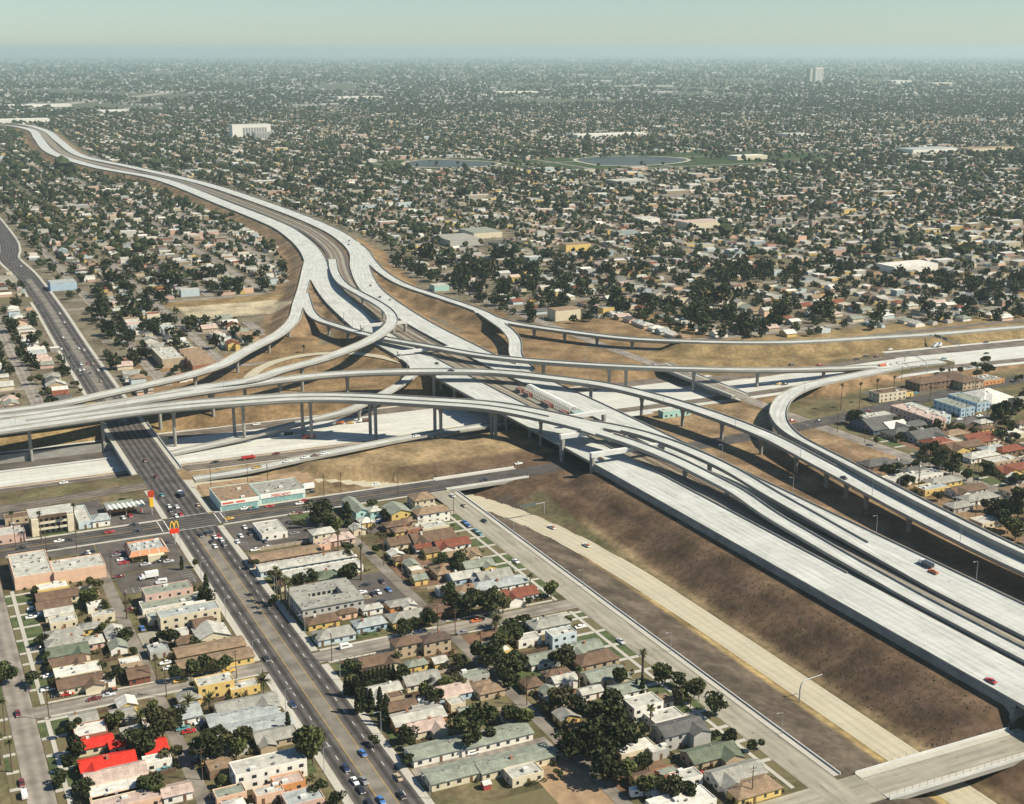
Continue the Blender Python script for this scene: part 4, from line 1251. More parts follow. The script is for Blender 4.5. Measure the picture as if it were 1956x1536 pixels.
# special buildings -----------------------------------------------------------
house(34.2, 50.5, 578.6, 609, 1, 'F', 'pale', 'salmon', 'store_building', 'store', '', 'stores', desc="deep salmon-walled store wing at the leftmost corner", h=5.6, wins=False, vents=14)
house(50.6, 73, 577.4, 592.5, 1, 'F', 'pale', 'salmon', 'store_building', 'store', '', 'stores', desc="long salmon-walled store wing beside the asphalt lot", h=5.6, wins=False, vents=8)
for k, (x0, x1, y0, y1, d) in enumerate(((140.3, 161, 641.5, 666, "low corner store with pale roof and white sign fascia"), (161.6, 186.2, 643.4, 664, "pale turquoise market building with white sign fascia"))):
    o = house(x0, x1, y0, y1, 1, 'F', ('tan', 'grey')[k], 'mint', 'store_building', 'store', '', 'stores', desc=d, h=5.0, wins=False, vents=8)
    w, l = x1 - x0, y1 - y0
    fa = MB().box(-w / 2 + 0.3, w / 2 - 0.3, -l / 2 - 0.35, -l / 2 - 0.02, 3.2, 5.3).obj("sign_fascia", surf("sign_white", (0.78, 0.76, 0.70), 0.05, 0.5), o)
    gl = MB()
    for j in range(6): gl.box(-w / 2 + 1 + j * (w - 2) / 6, -w / 2 + 0.6 + (j + 1) * (w - 2) / 6, -l / 2 - 0.12, -l / 2 - 0.02, 0.4, 2.8)
    for j in range(6):
        MB().box(-w / 2 + 1 + j * (w - 2) / 6, -w / 2 + 0.6 + (j + 1) * (w - 2) / 6, -l / 2 - 0.12, -l / 2 - 0.02, 0.4, 2.8).obj("shop_window", surf("shop_glass", (0.22, 0.38, 0.36), 0.2, 0.5, rough=0.3), o)
    redl = surf("sign_orange_red", (0.62, 0.10, 0.03), 0.08, 1)
    if k:
        cu = D.curves.new("lettering", 'FONT'); cu.body = "MERCADO"; cu.size = 2.3; cu.extrude = 0.05; cu.align_x = 'CENTER'
        to = D.objects.new("lettering", cu); COL.objects.link(to)
        dg = bpy.context.evaluated_depsgraph_get()
        tm = D.meshes.new_from_object(to.evaluated_get(dg)); tm.name = "lettering"
        D.objects.remove(to); tm.materials.clear(); tm.materials.append(redl)
        t = child("lettering", tm, fa, (-1.0, -l / 2 - 0.42, 3.45)); t.rotation_euler = (math.pi / 2, 0, 0); t.scale = (0.92, 1, 1)
    else:
        for a, b_ in ((0.05, 0.33), (0.40, 0.62)):
            MB().box(-w / 2 + a * w, -w / 2 + b_ * w, -l / 2 - 0.42, -l / 2 - 0.36, 3.8, 4.7).obj("sign_band", redl, fa)
# hamburger restaurant with mansard roof
o = thing("restaurant", "low restaurant with orange tiled mansard roof and white ribs", "restaurant", loc=(94.5, 597, 0))
HOUSES.append((94.5, 597, 22, 22))
w, l = 18.5, 16.0
MB().box(-w / 2 + 1.4, w / 2 - 1.4, -l / 2 + 1.4, l / 2 - 1.4, -0.3, 3.4).obj("wall", wmat('yellow'), o)
MB().box(-w / 2 + 1.5, w / 2 - 1.5, -l / 2 + 1.5, l / 2 - 1.5, 4.4, 4.6).obj("roof", rmat('bluegrey'), o)
mz = surf("mansard_tile", (0.50, 0.23, 0.12), 0.15, 0.8)
for (ax, ay, bx, by_) in ((-1, -1, 1, -1), (1, -1, 1, 1), (1, 1, -1, 1), (-1, 1, -1, -1)):
    W2, L2, i_ = w / 2, l / 2, 1.5
    lo = [(ax * W2, ay * L2, 2.9), (bx * W2, by_ * L2, 2.9)]
    hi = [(bx * (W2 - i_), by_ * (L2 - i_), 5.2), (ax * (W2 - i_), ay * (L2 - i_), 5.2)]
    inn = [(bx * (W2 - i_ - .3), by_ * (L2 - i_ - .3), 4.5), (ax * (W2 - i_ - .3), ay * (L2 - i_ - .3), 4.5)]
    mb = MB(); mb.quad(lo[0], lo[1], hi[0], hi[1]); mb.quad(hi[1], hi[0], inn[0], inn[1])
    so = mb.obj("mansard_slope", mz, o)
    n = 4
    for j in range(n + 1):
        f = j / n
        p = Vector(lo[0]).lerp(Vector(lo[1]), f); q = Vector(hi[1]).lerp(Vector(hi[0]), f)
        MB().tube([tuple(p + Vector((0, 0, 0.12))), tuple(q + Vector((0, 0, 0.12)))], 0.16, 4).obj("rib", TRIM, so)
for vx, vy in ((-5, 2), (-3, 3), (1, 3), (3, -2), (-4, -3), (5, 4), (0, -2), (6, 5)):
    child("air_unit", UNIT_ME, o, (vx, vy, 4.6), 0, (0.8, 0.8, 0.9))
MB().box(-1, 6.5, -l / 2 - 2.2, -l / 2 + 1.4, 0, 3.0).obj("sunroom", wmat('cream'), o)
# courtyard apartment block
o = thing("courtyard_apartment", "two-storey courtyard apartment block with flat grey roof around an open court", "apartment block", loc=(151.8, 502, 0))
HOUSES.append((151.8, 502, 30, 28))
X0, X1, Y0, Y1 = -13.3, 13.3, -12.2, 12.0; x0, x1, y0, y1 = -6.8, 7.2, -3.0, 5.0; z = 6.4
wb = MB(); rb = MB()
for (a, b_, c, d) in ((X0, X1, Y0, y0), (X0, X1, y1, Y1), (X0, x0, y0, y1), (x1, X1, y0, y1)):
    wb.box(a, b_, c, d, -0.3, z)
    rb.box(a - (0.5 if a == X0 else 0), b_ + (0.5 if b_ == X1 else 0), c - (0.5 if c == Y0 else 0), d + (0.5 if d == Y1 else 0), z, z + 0.35)
wb.obj("wall", wmat('grey'), o); ro = rb.obj("roof", rmat('grey'), o)
for k in range(26):
    vx, vy = random.uniform(X0 + .8, X1 - .8), random.choice((random.uniform(Y0 + .6, y0 - .6), random.uniform(y1 + .6, Y1 - .6)))
    child("roof_vent", VENT_ME, ro, (vx, vy, z + 0.35), 0, (0.7, 0.7, 0.7))
rnd = random.Random(4)
windows(o, 26.6, 24.4, 2, 3.1, rnd, 3.2)
for s in (0, 1):
    for k in range(6):
        child("window", WIN_ME, o, (x0 + 1.2 + k * 2.3, y1 - 0.03, s * 3.1 + 0.9), 0, (1.4, 1, 1.4))
    MB().box(x0, x1, y1 - 1.3, y1 - 0.04, 2.95, 3.15).obj("gallery", TRIM, o) if s else None
# three-storey block with balconies
o = thing("apartment_building", "three-storey balcony apartment block behind the burger restaurant", "apartment block", loc=(58.5, 652, 0), group='low apartment blocks')
HOUSES.append((58.5, 652, 24, 20))
MB().box(-10, 10, -4.5, 8, -0.3, 9).obj("wall", wmat('tan'), o)
MB().box(-10, -6.8, -7.2, -4.48, -0.3, 8.8).obj("wall", wmat('cream'), o); MB().box(6.8, 10, -7.2, -4.48, -0.3, 8.8).obj("wall", wmat('cream'), o)
MB().box(-10.6, 10.6, -5.6, 8.5, 9.0, 9.5).obj("roof", rmat('pale'), o)
MB().box(-6.78, 6.78, -5.9, -5.62, 8.2, 9.9).obj("roof_edge", rmat('brown'), o)
for s in range(1, 3):
    MB().box(-6.78, 6.78, -7.0, -4.5, s * 3 - 0.2, s * 3).obj("balcony", TRIM, o)
    MB().box(-6.78, 6.78, -7.0, -6.85, s * 3, s * 3 + 1.0).obj("balcony_rail", wmat('cream'), o)
for s in range(3):
    for k in range(5): child("window", WIN_ME, o, (-5.4 + k * 2.7, -4.55, s * 3 + 0.4), 0, (1.5, 1, 2.0))
# L-shaped low block and roofs behind it
house(70.5, 77, 646, 672, 1, 'F', 'pale', 'paleblue', 'store_building', 'store', '', 'stores', desc="narrow pale L-shaped motel wing beside the balcony block", h=3.4)
house(77.1, 85.5, 645.5, 655, 1, 'H', 'bluegrey', 'white', 'store_building', 'store', '', 'stores', desc="small grey hipped office beside the filling station", h=3.4)
house(38, 58, 668, 676, 1, 'F', 'brown', 'tan', 'house', 'house', '', 'stores', desc="long brown-roofed row behind the balcony apartment block")
house(31, 45, 640.5, 652, 1, 'F', 'pale', 'pink', 'store_building', 'store', '', 'stores', desc="small pink garage with two bay doors at the left edge", h=4.2, z=0)
# filling station
o = thing("filling_station", "filling station with zigzag white canopy at the junction corner", "filling station", loc=(95.5, 660, 0))
HOUSES.append((95.5, 662, 24, 22))
cm = MB()
n = 8
for k in range(n):
    xa, xb = -9.5 + 19 * k / n, -9.5 + 19 * (k + 1) / n; xm = (xa + xb) / 2
    for s, (p, q) in enumerate(((xa, xm), (xm, xb))):
        za, zb_ = (4.6, 5.5) if s == 0 else (5.5, 4.6)
        cm.quad((p, -5, za), (q, -5, zb_), (q, 2.5, zb_), (p, 2.5, za)); cm.quad((p, 2.5, za - .2), (q, 2.5, zb_ - .2), (q, -5, zb_ - .2), (p, -5, za - .2))
cm.obj("canopy", surf("canopy_white", (0.62, 0.64, 0.58), 0.1, 0.5), o)
for x in (-8, 0, 8):
    MB().box(x - 0.2, x + 0.2, -3, -2.6, 0, 4.7).obj("canopy_post", STEEL, o)
    MB().box(x - 0.5, x + 0.5, -1.5, -0.6, 0, 1.6).obj("fuel_pump", surf("pump_red", (0.45, 0.05, 0.03), 0.1, 1), o)
MB().box(-9, 5, 3.5, 9.5, 0, 3.8).obj("wall", wmat('orange'), o); MB().box(-9.4, 5.4, 3.1, 9.9, 3.8, 4.1).obj("roof", rmat('greengrey'), o)
# pole signs
o = thing("pole_sign", "tall filling station sign with red square over yellow panel", "sign", loc=(107.6, 652.5, 0))
MB().box(-0.2, 0.2, -0.2, 0.2, 0, 10).obj("post", STEEL, o)
MB().box(-1.6, 1.6, -0.35, 0.35, 9.5, 12.8).obj("sign_panel", surf("sign_red", (0.45, 0.05, 0.02), 0.08, 1), o)
MB().box(-0.9, 0.9, -0.3, 0.3, 4.2, 9.0).obj("sign_panel", surf("sign_yellow", (0.75, 0.45, 0.02), 0.08, 1), o)
o = thing("pole_sign", "red restaurant sign with twin yellow arches by the boulevard", "sign", loc=(109.6, 605.5, 0))
MB().box(-0.25, 0.25, -0.25, 0.25, 0, 5.5).obj("post", STEEL, o)
MB().prism([(-2.2, -0.35), (2.2, -0.35), (2.2, 0.35), (-2.2, 0.35)], 5.5, 7.8).obj("sign_panel", surf("sign_bright_red", (0.68, 0.04, 0.02), 0.06, 1), o)
for s in (-1, 1):
    pts = [(s * 1.0 + 0.95 * math.cos(a), 0, 7.8 + 3.6 * math.sin(a)) for a in np.linspace(0, math.pi, 11)]
    MB().tube(pts, 0.27, 6).obj("arch", surf("arch_yellow", (0.80, 0.50, 0.03), 0.05, 1), o)
# teal house of two wings, long pink block, two blue-grey blocks, factory
house(198, 204.5, 595, 617, 2, 'GY', 'greengrey', 'teal', 'house', 'house', '', 'houses on the near blocks', desc="turquoise two-storey house with a long green-grey gable", wins=True)
house(204.6, 211, 593, 600, 2, 'H', 'pale', 'teal', 'house', 'house', '', 'houses on the near blocks', desc="small turquoise wing with pale hip roof beside the long gable")
house(581, 592, 600, 639, 2, 'F', 'pink', 'pink', 'apartment_building', 'apartment block', '', 'low apartment blocks', desc="long pink apartment block with dark red roof edge beyond the ramps")
house(592.2, 600, 604, 639, 2, 'F', 'pale', 'paleblue', 'apartment_building', 'apartment block', '', 'low apartment blocks', desc="pale flat roofed rear half of the long pink block")
house(617, 629, 613, 638, 2, 'F', 'greengrey', 'blue', 'apartment_building', 'apartment block', '', 'low apartment blocks', desc="blue-grey oblong block beside the long pink block")
house(636, 647, 618, 645, 2, 'F', 'greengrey', 'blue', 'apartment_building', 'apartment block', '', 'low apartment blocks', desc="blue-grey oblong block farther from the long pink block")
house(653, 672, 622, 648, 1, 'H', 'white', 'white', 'house', 'house', '', 'houses on the near blocks', desc="white hip-roofed hall beyond the blue-grey blocks")
house(176.5, 193, 975, 1017, 1, 'F', 'pale', 'tan', 'factory', 'factory', '', None, desc="pale flat roofed hall beside the sawtooth factory", h=6.5, wins=False)
o = thing("factory", "brick sawtooth-roofed factory beyond the left hand flyovers", "factory", loc=(201.5, 975, 0))
HOUSES.append((201, 978, 26, 50))
MB().box(-8, 9, -26, 22, -0.3, 6).obj("wall", wmat('brick'), o)
for k in range(4):
    y = -26 + k * 12
    m = MB(); m.v = [(-8, y, 6), (9, y, 6), (9, y + 12, 6), (-8, y + 12, 6), (-8, y + 11.9, 9), (9, y + 11.9, 9)]
    m.f = [(0, 1, 5, 4), (3, 4, 5, 2), (0, 4, 3), (1, 2, 5)]
    so = m.obj("sawtooth_roof", rmat('tan'), o)
    MB().quad((-7, y + 12.03, 6.5), (8, y + 12.03, 6.5), (8, y + 11.98, 8.6), (-7, y + 11.98, 8.6)).obj("skylight", GLASS, so)
# turquoise shed at the freeway, site office
house(441, 462, 694, 700, 1, 'F', 'pale', 'teal', 'site_office', 'site office', '', None, desc="turquoise flat roofed site building beside the sunken lanes", h=4.2, z=0.0)
o = thing("trailer", "white camping trailer parked in a backyard by the pale street", "trailer", loc=(*at('N3', 960, 1470), 0.0), rz=math.radians(75))
MB().box(-1.2, 1.2, -3, 3, 0.5, 2.9).obj("body", surf("trailer_white", (0.75, 0.74, 0.7), 0.05, 1), o)
for s in (-1, 1):
    MB().tube([(s * 1.2, 0, 0.35), (s * 1.0, 0, 0.35)], 0.36, 10).obj("wheel", RUBBER, o)
    child("window", WIN_ME, o, (s * 1.22, 1.2, 1.5), math.pi / 2, (1.2, 1, 0.8))
# play house in the red-dirt yard
o = thing("play_house", "small red play house with white roof in the dry yard", "play house", loc=(*at('N2', 1750, 1410), 0.0))
MB().box(-1.3, 1.3, -1.3, 1.3, 0, 1.9).obj("wall", wmat('redwall'), o)
rb, g, _ = roof_mesh(2.6, 2.6, 1.9, 'GX', 0.5, 0.2); rb.obj("roof", rmat('white'), o)
# ------------------------------------------------------------------ trees
LEAF = leafmat("leaf_dark", (0.014, 0.020, 0.009), (0.066, 0.078, 0.030))  # wide tone range paints lit and dark parts into the crown
LEAF_OLIVE = leafmat("leaf_olive", (0.040, 0.042, 0.018), (0.095, 0.090, 0.040))
LEAF_YG = leafmat("leaf_yellow_green", (0.035, 0.045, 0.015), (0.105, 0.115, 0.040))
LEAF_PALM = leafmat("leaf_palm", (0.035, 0.042, 0.018), (0.085, 0.085, 0.035))
BARK = surf("bark", (0.10, 0.075, 0.05), 0.3, 2.0)
PALMBARK = surf("palm_trunk", (0.13, 0.10, 0.07), 0.3, 2.0)
def leaf_quads(centres, size, r, up=0.3):
    V = []; F = []
    n = len(centres)
    a = r.normal(size=(n, 3)); a /= np.linalg.norm(a, axis=1)[:, None]
    b = np.cross(a, r.normal(size=(n, 3))); b /= np.linalg.norm(b, axis=1)[:, None]
    s = size * r.uniform(0.6, 1.35, n)[:, None]
    c = np.asarray(centres)
    V = np.stack([c - a * s - b * s * .7, c + a * s - b * s * .7, c + a * s * .8 + b * s * .7, c - a * s * .8 + b * s * .7], 1).reshape(-1, 3)
    F = [(4 * i, 4 * i + 1, 4 * i + 2, 4 * i + 3) for i in range(n)]
    return V, F
def crown_mesh(seed, lobes, n, flat=0.85, mat=None, size=0.10):
    r = np.random.default_rng(seed)
    pts = []
    L = [(r.normal(0, 0.38), r.normal(0, 0.38), r.uniform(-0.35, 0.45), r.uniform(0.38, 0.62)) for _ in range(lobes)]
    for k in range(n):
        x, y, z, q = L[r.integers(lobes)]
        d = r.normal(size=3); d /= np.linalg.norm(d)
        rad = q * r.uniform(0.55, 1.0) ** 0.6
        pts.append((x + d[0] * rad, y + d[1] * rad, (z + d[2] * rad * 0.9) * flat + 1.15))
    V, F = leaf_quads(pts, size, r)
    return mesh_np("crown", V, F, mat or LEAF)
CROWNS = [crown_mesh(s, l, 1000, f, m) for s, l, f, m in ((1, 6, 0.85, LEAF), (2, 8, 0.8, LEAF), (3, 5, 1.0, LEAF), (4, 9, 0.7, LEAF), (5, 6, 0.9, LEAF_OLIVE), (6, 7, 0.8, LEAF), (7, 8, 0.95, LEAF_YG), (8, 5, 0.75, LEAF_OLIVE), (9, 11, 0.9, LEAF), (10, 4, 1.15, LEAF_YG), (12, 7, 0.65, LEAF))]
def trunk_mesh(seed):
    r = random.Random(seed); b = MB()
    b.tube([(0, 0, -0.05), (r.uniform(-.03, .03), 0, 0.3), (r.uniform(-.06, .06), r.uniform(-.06, .06), 0.7)], [0.075, 0.055, 0.04], 6)
    for k in range(3):
        an = 2.1 * k + r.uniform(0, 1)
        b.tube([(0, 0, 0.55), (0.28 * math.cos(an), 0.28 * math.sin(an), 0.9), (0.5 * math.cos(an), 0.5 * math.sin(an), 1.25)], [0.035, 0.028, 0.012], 5)
    return b.mesh("trunk", BARK)
TRUNKS = [trunk_mesh(s) for s in range(3)]
r_ = np.random.default_rng(5)
def cyp():
    z = r_.uniform(0.05, 1.0, 420) ** 0.9; a = r_.uniform(0, 6.28, 420); q = 0.105 * np.sqrt(np.clip((1 - z) * 1.6, 0, 1)) * np.clip(z * 8, 0.4, 1) * r_.uniform(0.5, 1.05, 420)
    V, F = leaf_quads(np.stack([q * np.cos(a), q * np.sin(a), z], 1), 0.035, r_)
    return mesh_np("crown", V, F, LEAF)
CYP = [cyp(), cyp()]
CYPT = MB().tube([(0, 0, -0.02), (0, 0, 0.5)], [0.018, 0.01], 6).mesh("trunk", BARK)
def palm_crown(seed, nf, L, droop, w):
    r = random.Random(seed); b = MB()
    for k in range(nf):
        an = 2 * math.pi * k / nf + r.uniform(-.2, .2); el = r.uniform(-0.5, 1.2); l = L * r.uniform(0.8, 1.1)
        p = Vector((0, 0, 0)); d = Vector((math.cos(an) * math.cos(el), math.sin(an) * math.cos(el), math.sin(el)))
        sd = Vector((-math.sin(an), math.cos(an), 0)); pts = []
        for s in range(5):
            ww = w * (0.35, 1.0, 0.95, 0.6, 0.1)[s]
            pts.append((p - sd * ww + Vector((0, 0, -0.12 * ww)), p.copy(), p + sd * ww + Vector((0, 0, -0.12 * ww))))
            p = p + d * (l / 4); d = (d + Vector((0, 0, -droop))).normalized()
        for s in range(4):
            for e in (0, 1):
                b.quad(tuple(pts[s][e]), tuple(pts[s][e + 1]), tuple(pts[s + 1][e + 1]), tuple(pts[s + 1][e]))
    return b.mesh("crown", LEAF_PALM)
PALMS = [palm_crown(1, 30, 2.3, 0.30, 0.34), palm_crown(2, 34, 3.9, 0.26, 0.34), palm_crown(3, 26, 2.0, 0.34, 0.36)]
PALMT = MB().tube([(0, 0, -0.02), (0.008, 0, 0.35), (0.0, 0.004, 0.7), (0, 0, 1.0)], [0.36, 0.26, 0.22, 0.24], 7).mesh("trunk", PALMBARK)
SKIRT = MB().tube([(0, 0, -2.2), (0, 0, -1.2), (0, 0, 0.2)], [0.45, 0.75, 0.5], 8).mesh("dead_frond_skirt", surf("dead_fronds", (0.17, 0.125, 0.08), 0.3, 2))
NTREE = 0
def tree(x, y, r, place=None, desc=None, group="leafy trees", z=None, hs=1.0, var=None):
    global NTREE; NTREE += 1
    k = NTREE % len(CROWNS) if var is None else var
    ol = CROWNS[k].materials[0] is not LEAF
    size = "large" if r > 6.2 else ("small" if r < 3.3 else "rounded")
    d = desc or f"{size} {'olive green' if ol else 'dark green'} leafy tree"
    o = thing("leafy_tree", d, "tree", place if place is not None else place_of(x, y), group, (x, y, (tz(x, y) if z is None else z)), random.uniform(0, 6.28))
    o.scale = (r * 0.83, r * 0.83, r * 0.83 * hs)
    child("trunk", TRUNKS[NTREE % 3], o); child("crown", CROWNS[k], o)
    return o
def cypress(x, y, h, place="", w=1.0, desc="slim dark cypress tree", group="slim cypress trees"):
    o = thing("cypress_tree", desc, "tree", place or place_of(x, y), group, (x, y, tz(x, y)), random.uniform(0, 6))
    o.scale = (h * w, h * w, h)
    child("trunk", CYPT, o); child("crown", CYP[int(x * 7) % 2], o)
def palm(x, y, h, kind=0, fat=1.0, place="", desc=None, skirt=False):
    o = thing("palm_tree", desc or ("tall thin fan palm" if h > 12 else "stout feathery palm"), "palm tree", place or place_of(x, y), "palm trees", (x, y, tz(x, y)), random.uniform(0, 6))
    child("trunk", PALMT, o, (0, 0, 0), 0, (fat, fat, h)); child("crown", PALMS[kind], o, (0, 0, h), 0, (1, 1, 1) if kind == 1 else (1, 1, 0.9))
    if skirt: child("dead_frond_skirt", SKIRT, o, (0, 0, h))
TL = {'N1': "240 550 3.8,570 1120 5,1040 1030 6.2,1230 910 7.5,460 1310 3.6,870 880 4.6,1310 1130 4,960 230 4,780 185 3,1290 230 5.5,1170 280 3,1480 280 3,1450 480 5.5,1720 440 4,1600 470 4,1150 1350 5,1220 1400 3.5,1810 1010 6,1560 1080 6.5,1800 1100 5,310 260 3.4,350 400 3,640 1370 3.6,530 940 3.4,890 530 4,420 590 3,0 510 6,1160 770 3,400 490 2.5,1380 830 3.5,1700 1350 2.8,1200 950 5,1110 1000 5,620 1240 3,660 1420 3,1640 980 4,1490 610 2.5,770 470 2.5,1010 350 2.6,700 1350 2.5,1340 880 3.5",
      'N2': "380 1070 8.5,1660 840 9,1120 520 5,720 460 4,1830 360 7,1900 220 6,1760 420 5,1340 690 5,1450 590 4,1540 590 4,1130 990 4,1180 1060 3,1150 1180 3,1200 150 4,1130 180 4,1310 90 5,480 1390 3.4,1560 440 4,1950 830 5,420 1080 7,460 240 2.6,600 1480 3,1270 660 4,1330 590 3,1880 450 6,1930 560 5,1680 1000 5,900 1030 2.5",
      'N3': "370 400 6,90 110 3,1160 510 5.6,1360 660 6.5,1540 740 5.2,820 560 5,720 800 9,620 950 9,820 950 9,700 1100 7.5,560 1010 6,340 700 6,470 760 5,60 850 5,620 1180 6,700 1260 6,870 1260 5,1000 1180 4,1650 1010 4.6,1540 990 2.5,1840 1070 3,340 1290 2,1200 1400 5,1320 1400 4,1000 1370 5,410 130 2.5,450 1060 6,1420 640 5,540 1090 5,760 700 7,1090 1350 4,20 480 5,120 600 2.6,250 780 3,1250 560 4",
      'N4': "700 1010 5.6,720 910 4,1575 1020 5,1485 775 2.5,930 300 3,270 980 3,790 1090 3,330 900 2,1060 740 2,1150 720 1.8,1250 730 1.8,590 1000 2.4,370 745 1.6",
      'N5': "860 360 7.5,960 490 5,1050 640 4,1050 830 6.8,680 890 5,790 880 4,690 470 3,340 770 3,1280 660 3,1390 700 2.5,1480 690 3,1900 740 5,1780 740 4,900 440 6,820 420 5,1050 700 3.4,1330 400 4,1230 320 4,500 860 4,490 1050 3,1180 1240 2.5,1530 1210 3,1680 1180 4,1480 1240 3.4",
      'N6': "250 750 4,370 790 5,310 960 4.5,460 1060 7,600 1070 6,720 1060 6,330 1050 4,1090 960 5,880 1195 2.5,780 1270 6,700 1370 5,640 1430 5,780 840 3,650 980 3,920 1060 2.2,170 600 2.4,530 1010 5,400 1110 5,1210 1210 2.4,760 1330 5",
      'I4': "910 850 5.6,1095 1040 3.2,1030 930 3,1270 1000 4,1240 880 5,1510 1090 5,1500 1200 4,1450 1170 4,1560 1200 4.5,1200 1260 5,1340 1330 4,1680 1230 6,1790 1290 4,1940 480 6,1730 510 3.4,1590 520 3,1850 480 3,1880 520 4,1920 440 5,1660 940 4,1750 930 4,1840 960 3.4,1380 970 4,1470 950 3,940 830 4.5,1620 1130 4,1260 1230 4",
      'I5': "930 380 5,1250 210 5,1400 340 6,1520 420 4,1700 350 5,1060 460 5,1300 580 3,1660 650 4,1710 690 5,1790 720 6,1860 680 6,1920 650 8,1930 980 5,1700 850 4,1840 780 6,1900 800 7,1200 240 4,1340 310 5,1460 300 5,1290 260 4,1130 330 4,1780 100 5,1850 40 5,1900 440 5,1640 420 3,1750 640 5,1940 560 6"}
for t, s in TL.items():
    for e in s.split(','):
        x, y, r = (float(q) for q in e.split())
        X, Y = at(t, x, y, r * 1.1)
        tree(X, Y, r)
for t, s in (('N2', "680 640 8,712 650 8,742 640 8,770 650 9,800 620 9,832 610 9,862 600 9,892 590 9,922 580 9,952 570 8,982 560 8,1012 550 8,1042 545 8,772 760 10,812 745 10,872 750 9,940 735 9,985 790 9,940 850 7,992 870 8,240 930 9"), ('N4', "1572 960 11,1385 785 7"), ('N3', "985 640 8,940 640 6"), ('N5', "1050 420 13")):
    for e in s.split(','):
        x, y, h = (float(q) for q in e.split()); X, Y = at(t, x, y, h * 0.45)
        cypress(X, Y, h, w=1.7 if h > 12 else 1.15)
for t, x, y, h, k, fat in (('N1', 1600, 830, 5, 1, 1.6), ('N1', 1075, 960, 5, 1, 1.6), ('N1', 45, 1010, 13, 0, 1.0), ('N1', 95, 1290, 11, 0, 1.0), ('N1', 10, 1230, 10, 0, 1), ('N2', 60, 760, 9, 1, 1.0), ('N2', 1080, 480, 5, 0, 1.2), ('N2', 1830, 190, 4, 1, 2.0),
                           ('N3', 985, 660, 15, 0, 2.2), ('N3', 500, 660, 8, 0, 1.4), ('N3', 1042, 1085, 14, 0, 1.2), ('N4', 318, 625, 15, 2, 1), ('N4', 578, 560, 15, 2, 1), ('N4', 100, 560, 11, 2, 1), ('N5', 985, 735, 12, 0, 1.5), ('N5', 1160, 910, 16, 2, 1.5),
                           ('N5', 515, 1040, 13, 0, 1), ('N5', 548, 1090, 14, 0, 1), ('N5', 590, 1140, 14, 0, 1), ('N5', 615, 1180, 14, 0, 1), ('N5', 580, 1100, 12, 0, 1), ('N6', 928, 960, 5, 0, 1), ('N6', 665, 1290, 4, 1, 2.2), ('I4', 822, 810, 17, 2, .9), ('I4', 962, 800, 17, 2, .9), ('I4', 1092, 760, 16, 2, .9),
                           ('I4', 1220, 735, 16, 2, .9), ('I4', 1500, 750, 10, 2, 1), ('I4', 1642, 600, 9, 2, 1), ('I4', 1846, 670, 18, 2, 1), ('I2', 482, 375, 5, 0, 1.4), ('I5', 1820, 160, 12, 2, 1), ('N1', 1440, 860, 6, 1, 1)):
    X, Y = at(t, x, y)
    palm(X, Y, h, k, fat, skirt=(fat > 2))
# garden fences, hedges and extra back buildings in the near blocks
def hit(x, y, m=0.0):
    return any(abs(x - c) < w / 2 + m and abs(y - d) < l / 2 + m for c, d, w, l in HOUSES)
PAVED = [(76, 110, 552, 621), (86, 110, 643, 680), (137, 187, 583, 621), (166, 187, 476, 530), (137, 187, 351, 366), (20, 33.5, 150, 640), (109.5, 138, 150, 800), (243, 264, 150, 640), (68.5, 74.5, 150, 600), (187, 193, 150, 620), (20, 265, 450, 467), (20, 265, 618, 646), (74, 85, 486, 511), (138, 172, 300, 336)]
def paved(x, y): return any(a <= x <= b and c <= y <= d for a, b, c, d in PAVED)
rg = random.Random(77)
FENCE = [surf("fence_wood", (0.13, 0.085, 0.06), .3, 1), surf("block_wall", (0.36, 0.30, 0.23), .2, .6), surf("fence_white", (0.62, 0.60, 0.54), .1, 1)]
BLOCKS = [(40, 68, 322, 450), (40, 68, 468, 574), (75, 109, 322, 450), (75, 109, 468, 550), (138, 186, 368, 450), (138, 186, 468, 580), (194, 241, 305, 450), (194, 241, 468, 614), (540, 640, 400, 600)]
for x0, x1, y0, y1 in BLOCKS:
    y = y0 + rg.uniform(4, 9)
    while y < y1:
        a_, b_ = x0 + rg.uniform(0, 8), x1 - rg.uniform(0, 8)
        # keep only the longest clear stretch of this lot line
        run = []; best = []
        for x in np.arange(a_, b_, 1.0):
            if hit(x, y, -0.4) or paved(x, y): run = []
            else:
                run.append(x)
                if len(run) > len(best): best = list(run)
        if len(best) > 7:
            k = rg.randrange(3)
            o = thing("garden_fence", ("dark wooden", "tan block", "white picket")[k] + " garden fence", "fence", place_of((x0 + x1) / 2, y), "fences between the gardens", (best[0], y, 0))
            MB().box(0, best[-1] - best[0], -.08, .08, -.2, rg.uniform(1.2, 1.8)).obj("fence_panel", FENCE[k], o)
            for q in np.arange(0, best[-1] - best[0], 3.0): MB().box(q - .1, q + .1, -.12, .12, -.2, 1.9).obj("fence_post", FENCE[k], o)
        y += rg.uniform(11, 15)
    for _ in range(60):
        x, y = rg.uniform(x0 + 3, x1 - 3), rg.uniform(y0 + 3, y1 - 3)
        w, l = rg.uniform(5, 8), rg.uniform(4.5, 7)
        if x0 > 500: w, l = w * 1.4, l * 1.4
        if hit(x, y, 2.2 if x0 < 500 else 4.0) or paved(x, y) or paved(x - w / 2, y) or paved(x + w / 2, y): continue
        house(x - w / 2, x + w / 2, y - l / 2, y + l / 2, 1, rg.choice(('F', 'H', 'GX', 'GY')), rg.choice(('pale', 'grey', 'tan', 'brown', 'white', 'greengrey')), rg.choice(('cream', 'white', 'tan', 'grey', 'yellow')), 'garage', 'garage', place_of(x, y), 'garages behind the houses', vents=0, chimney=False)
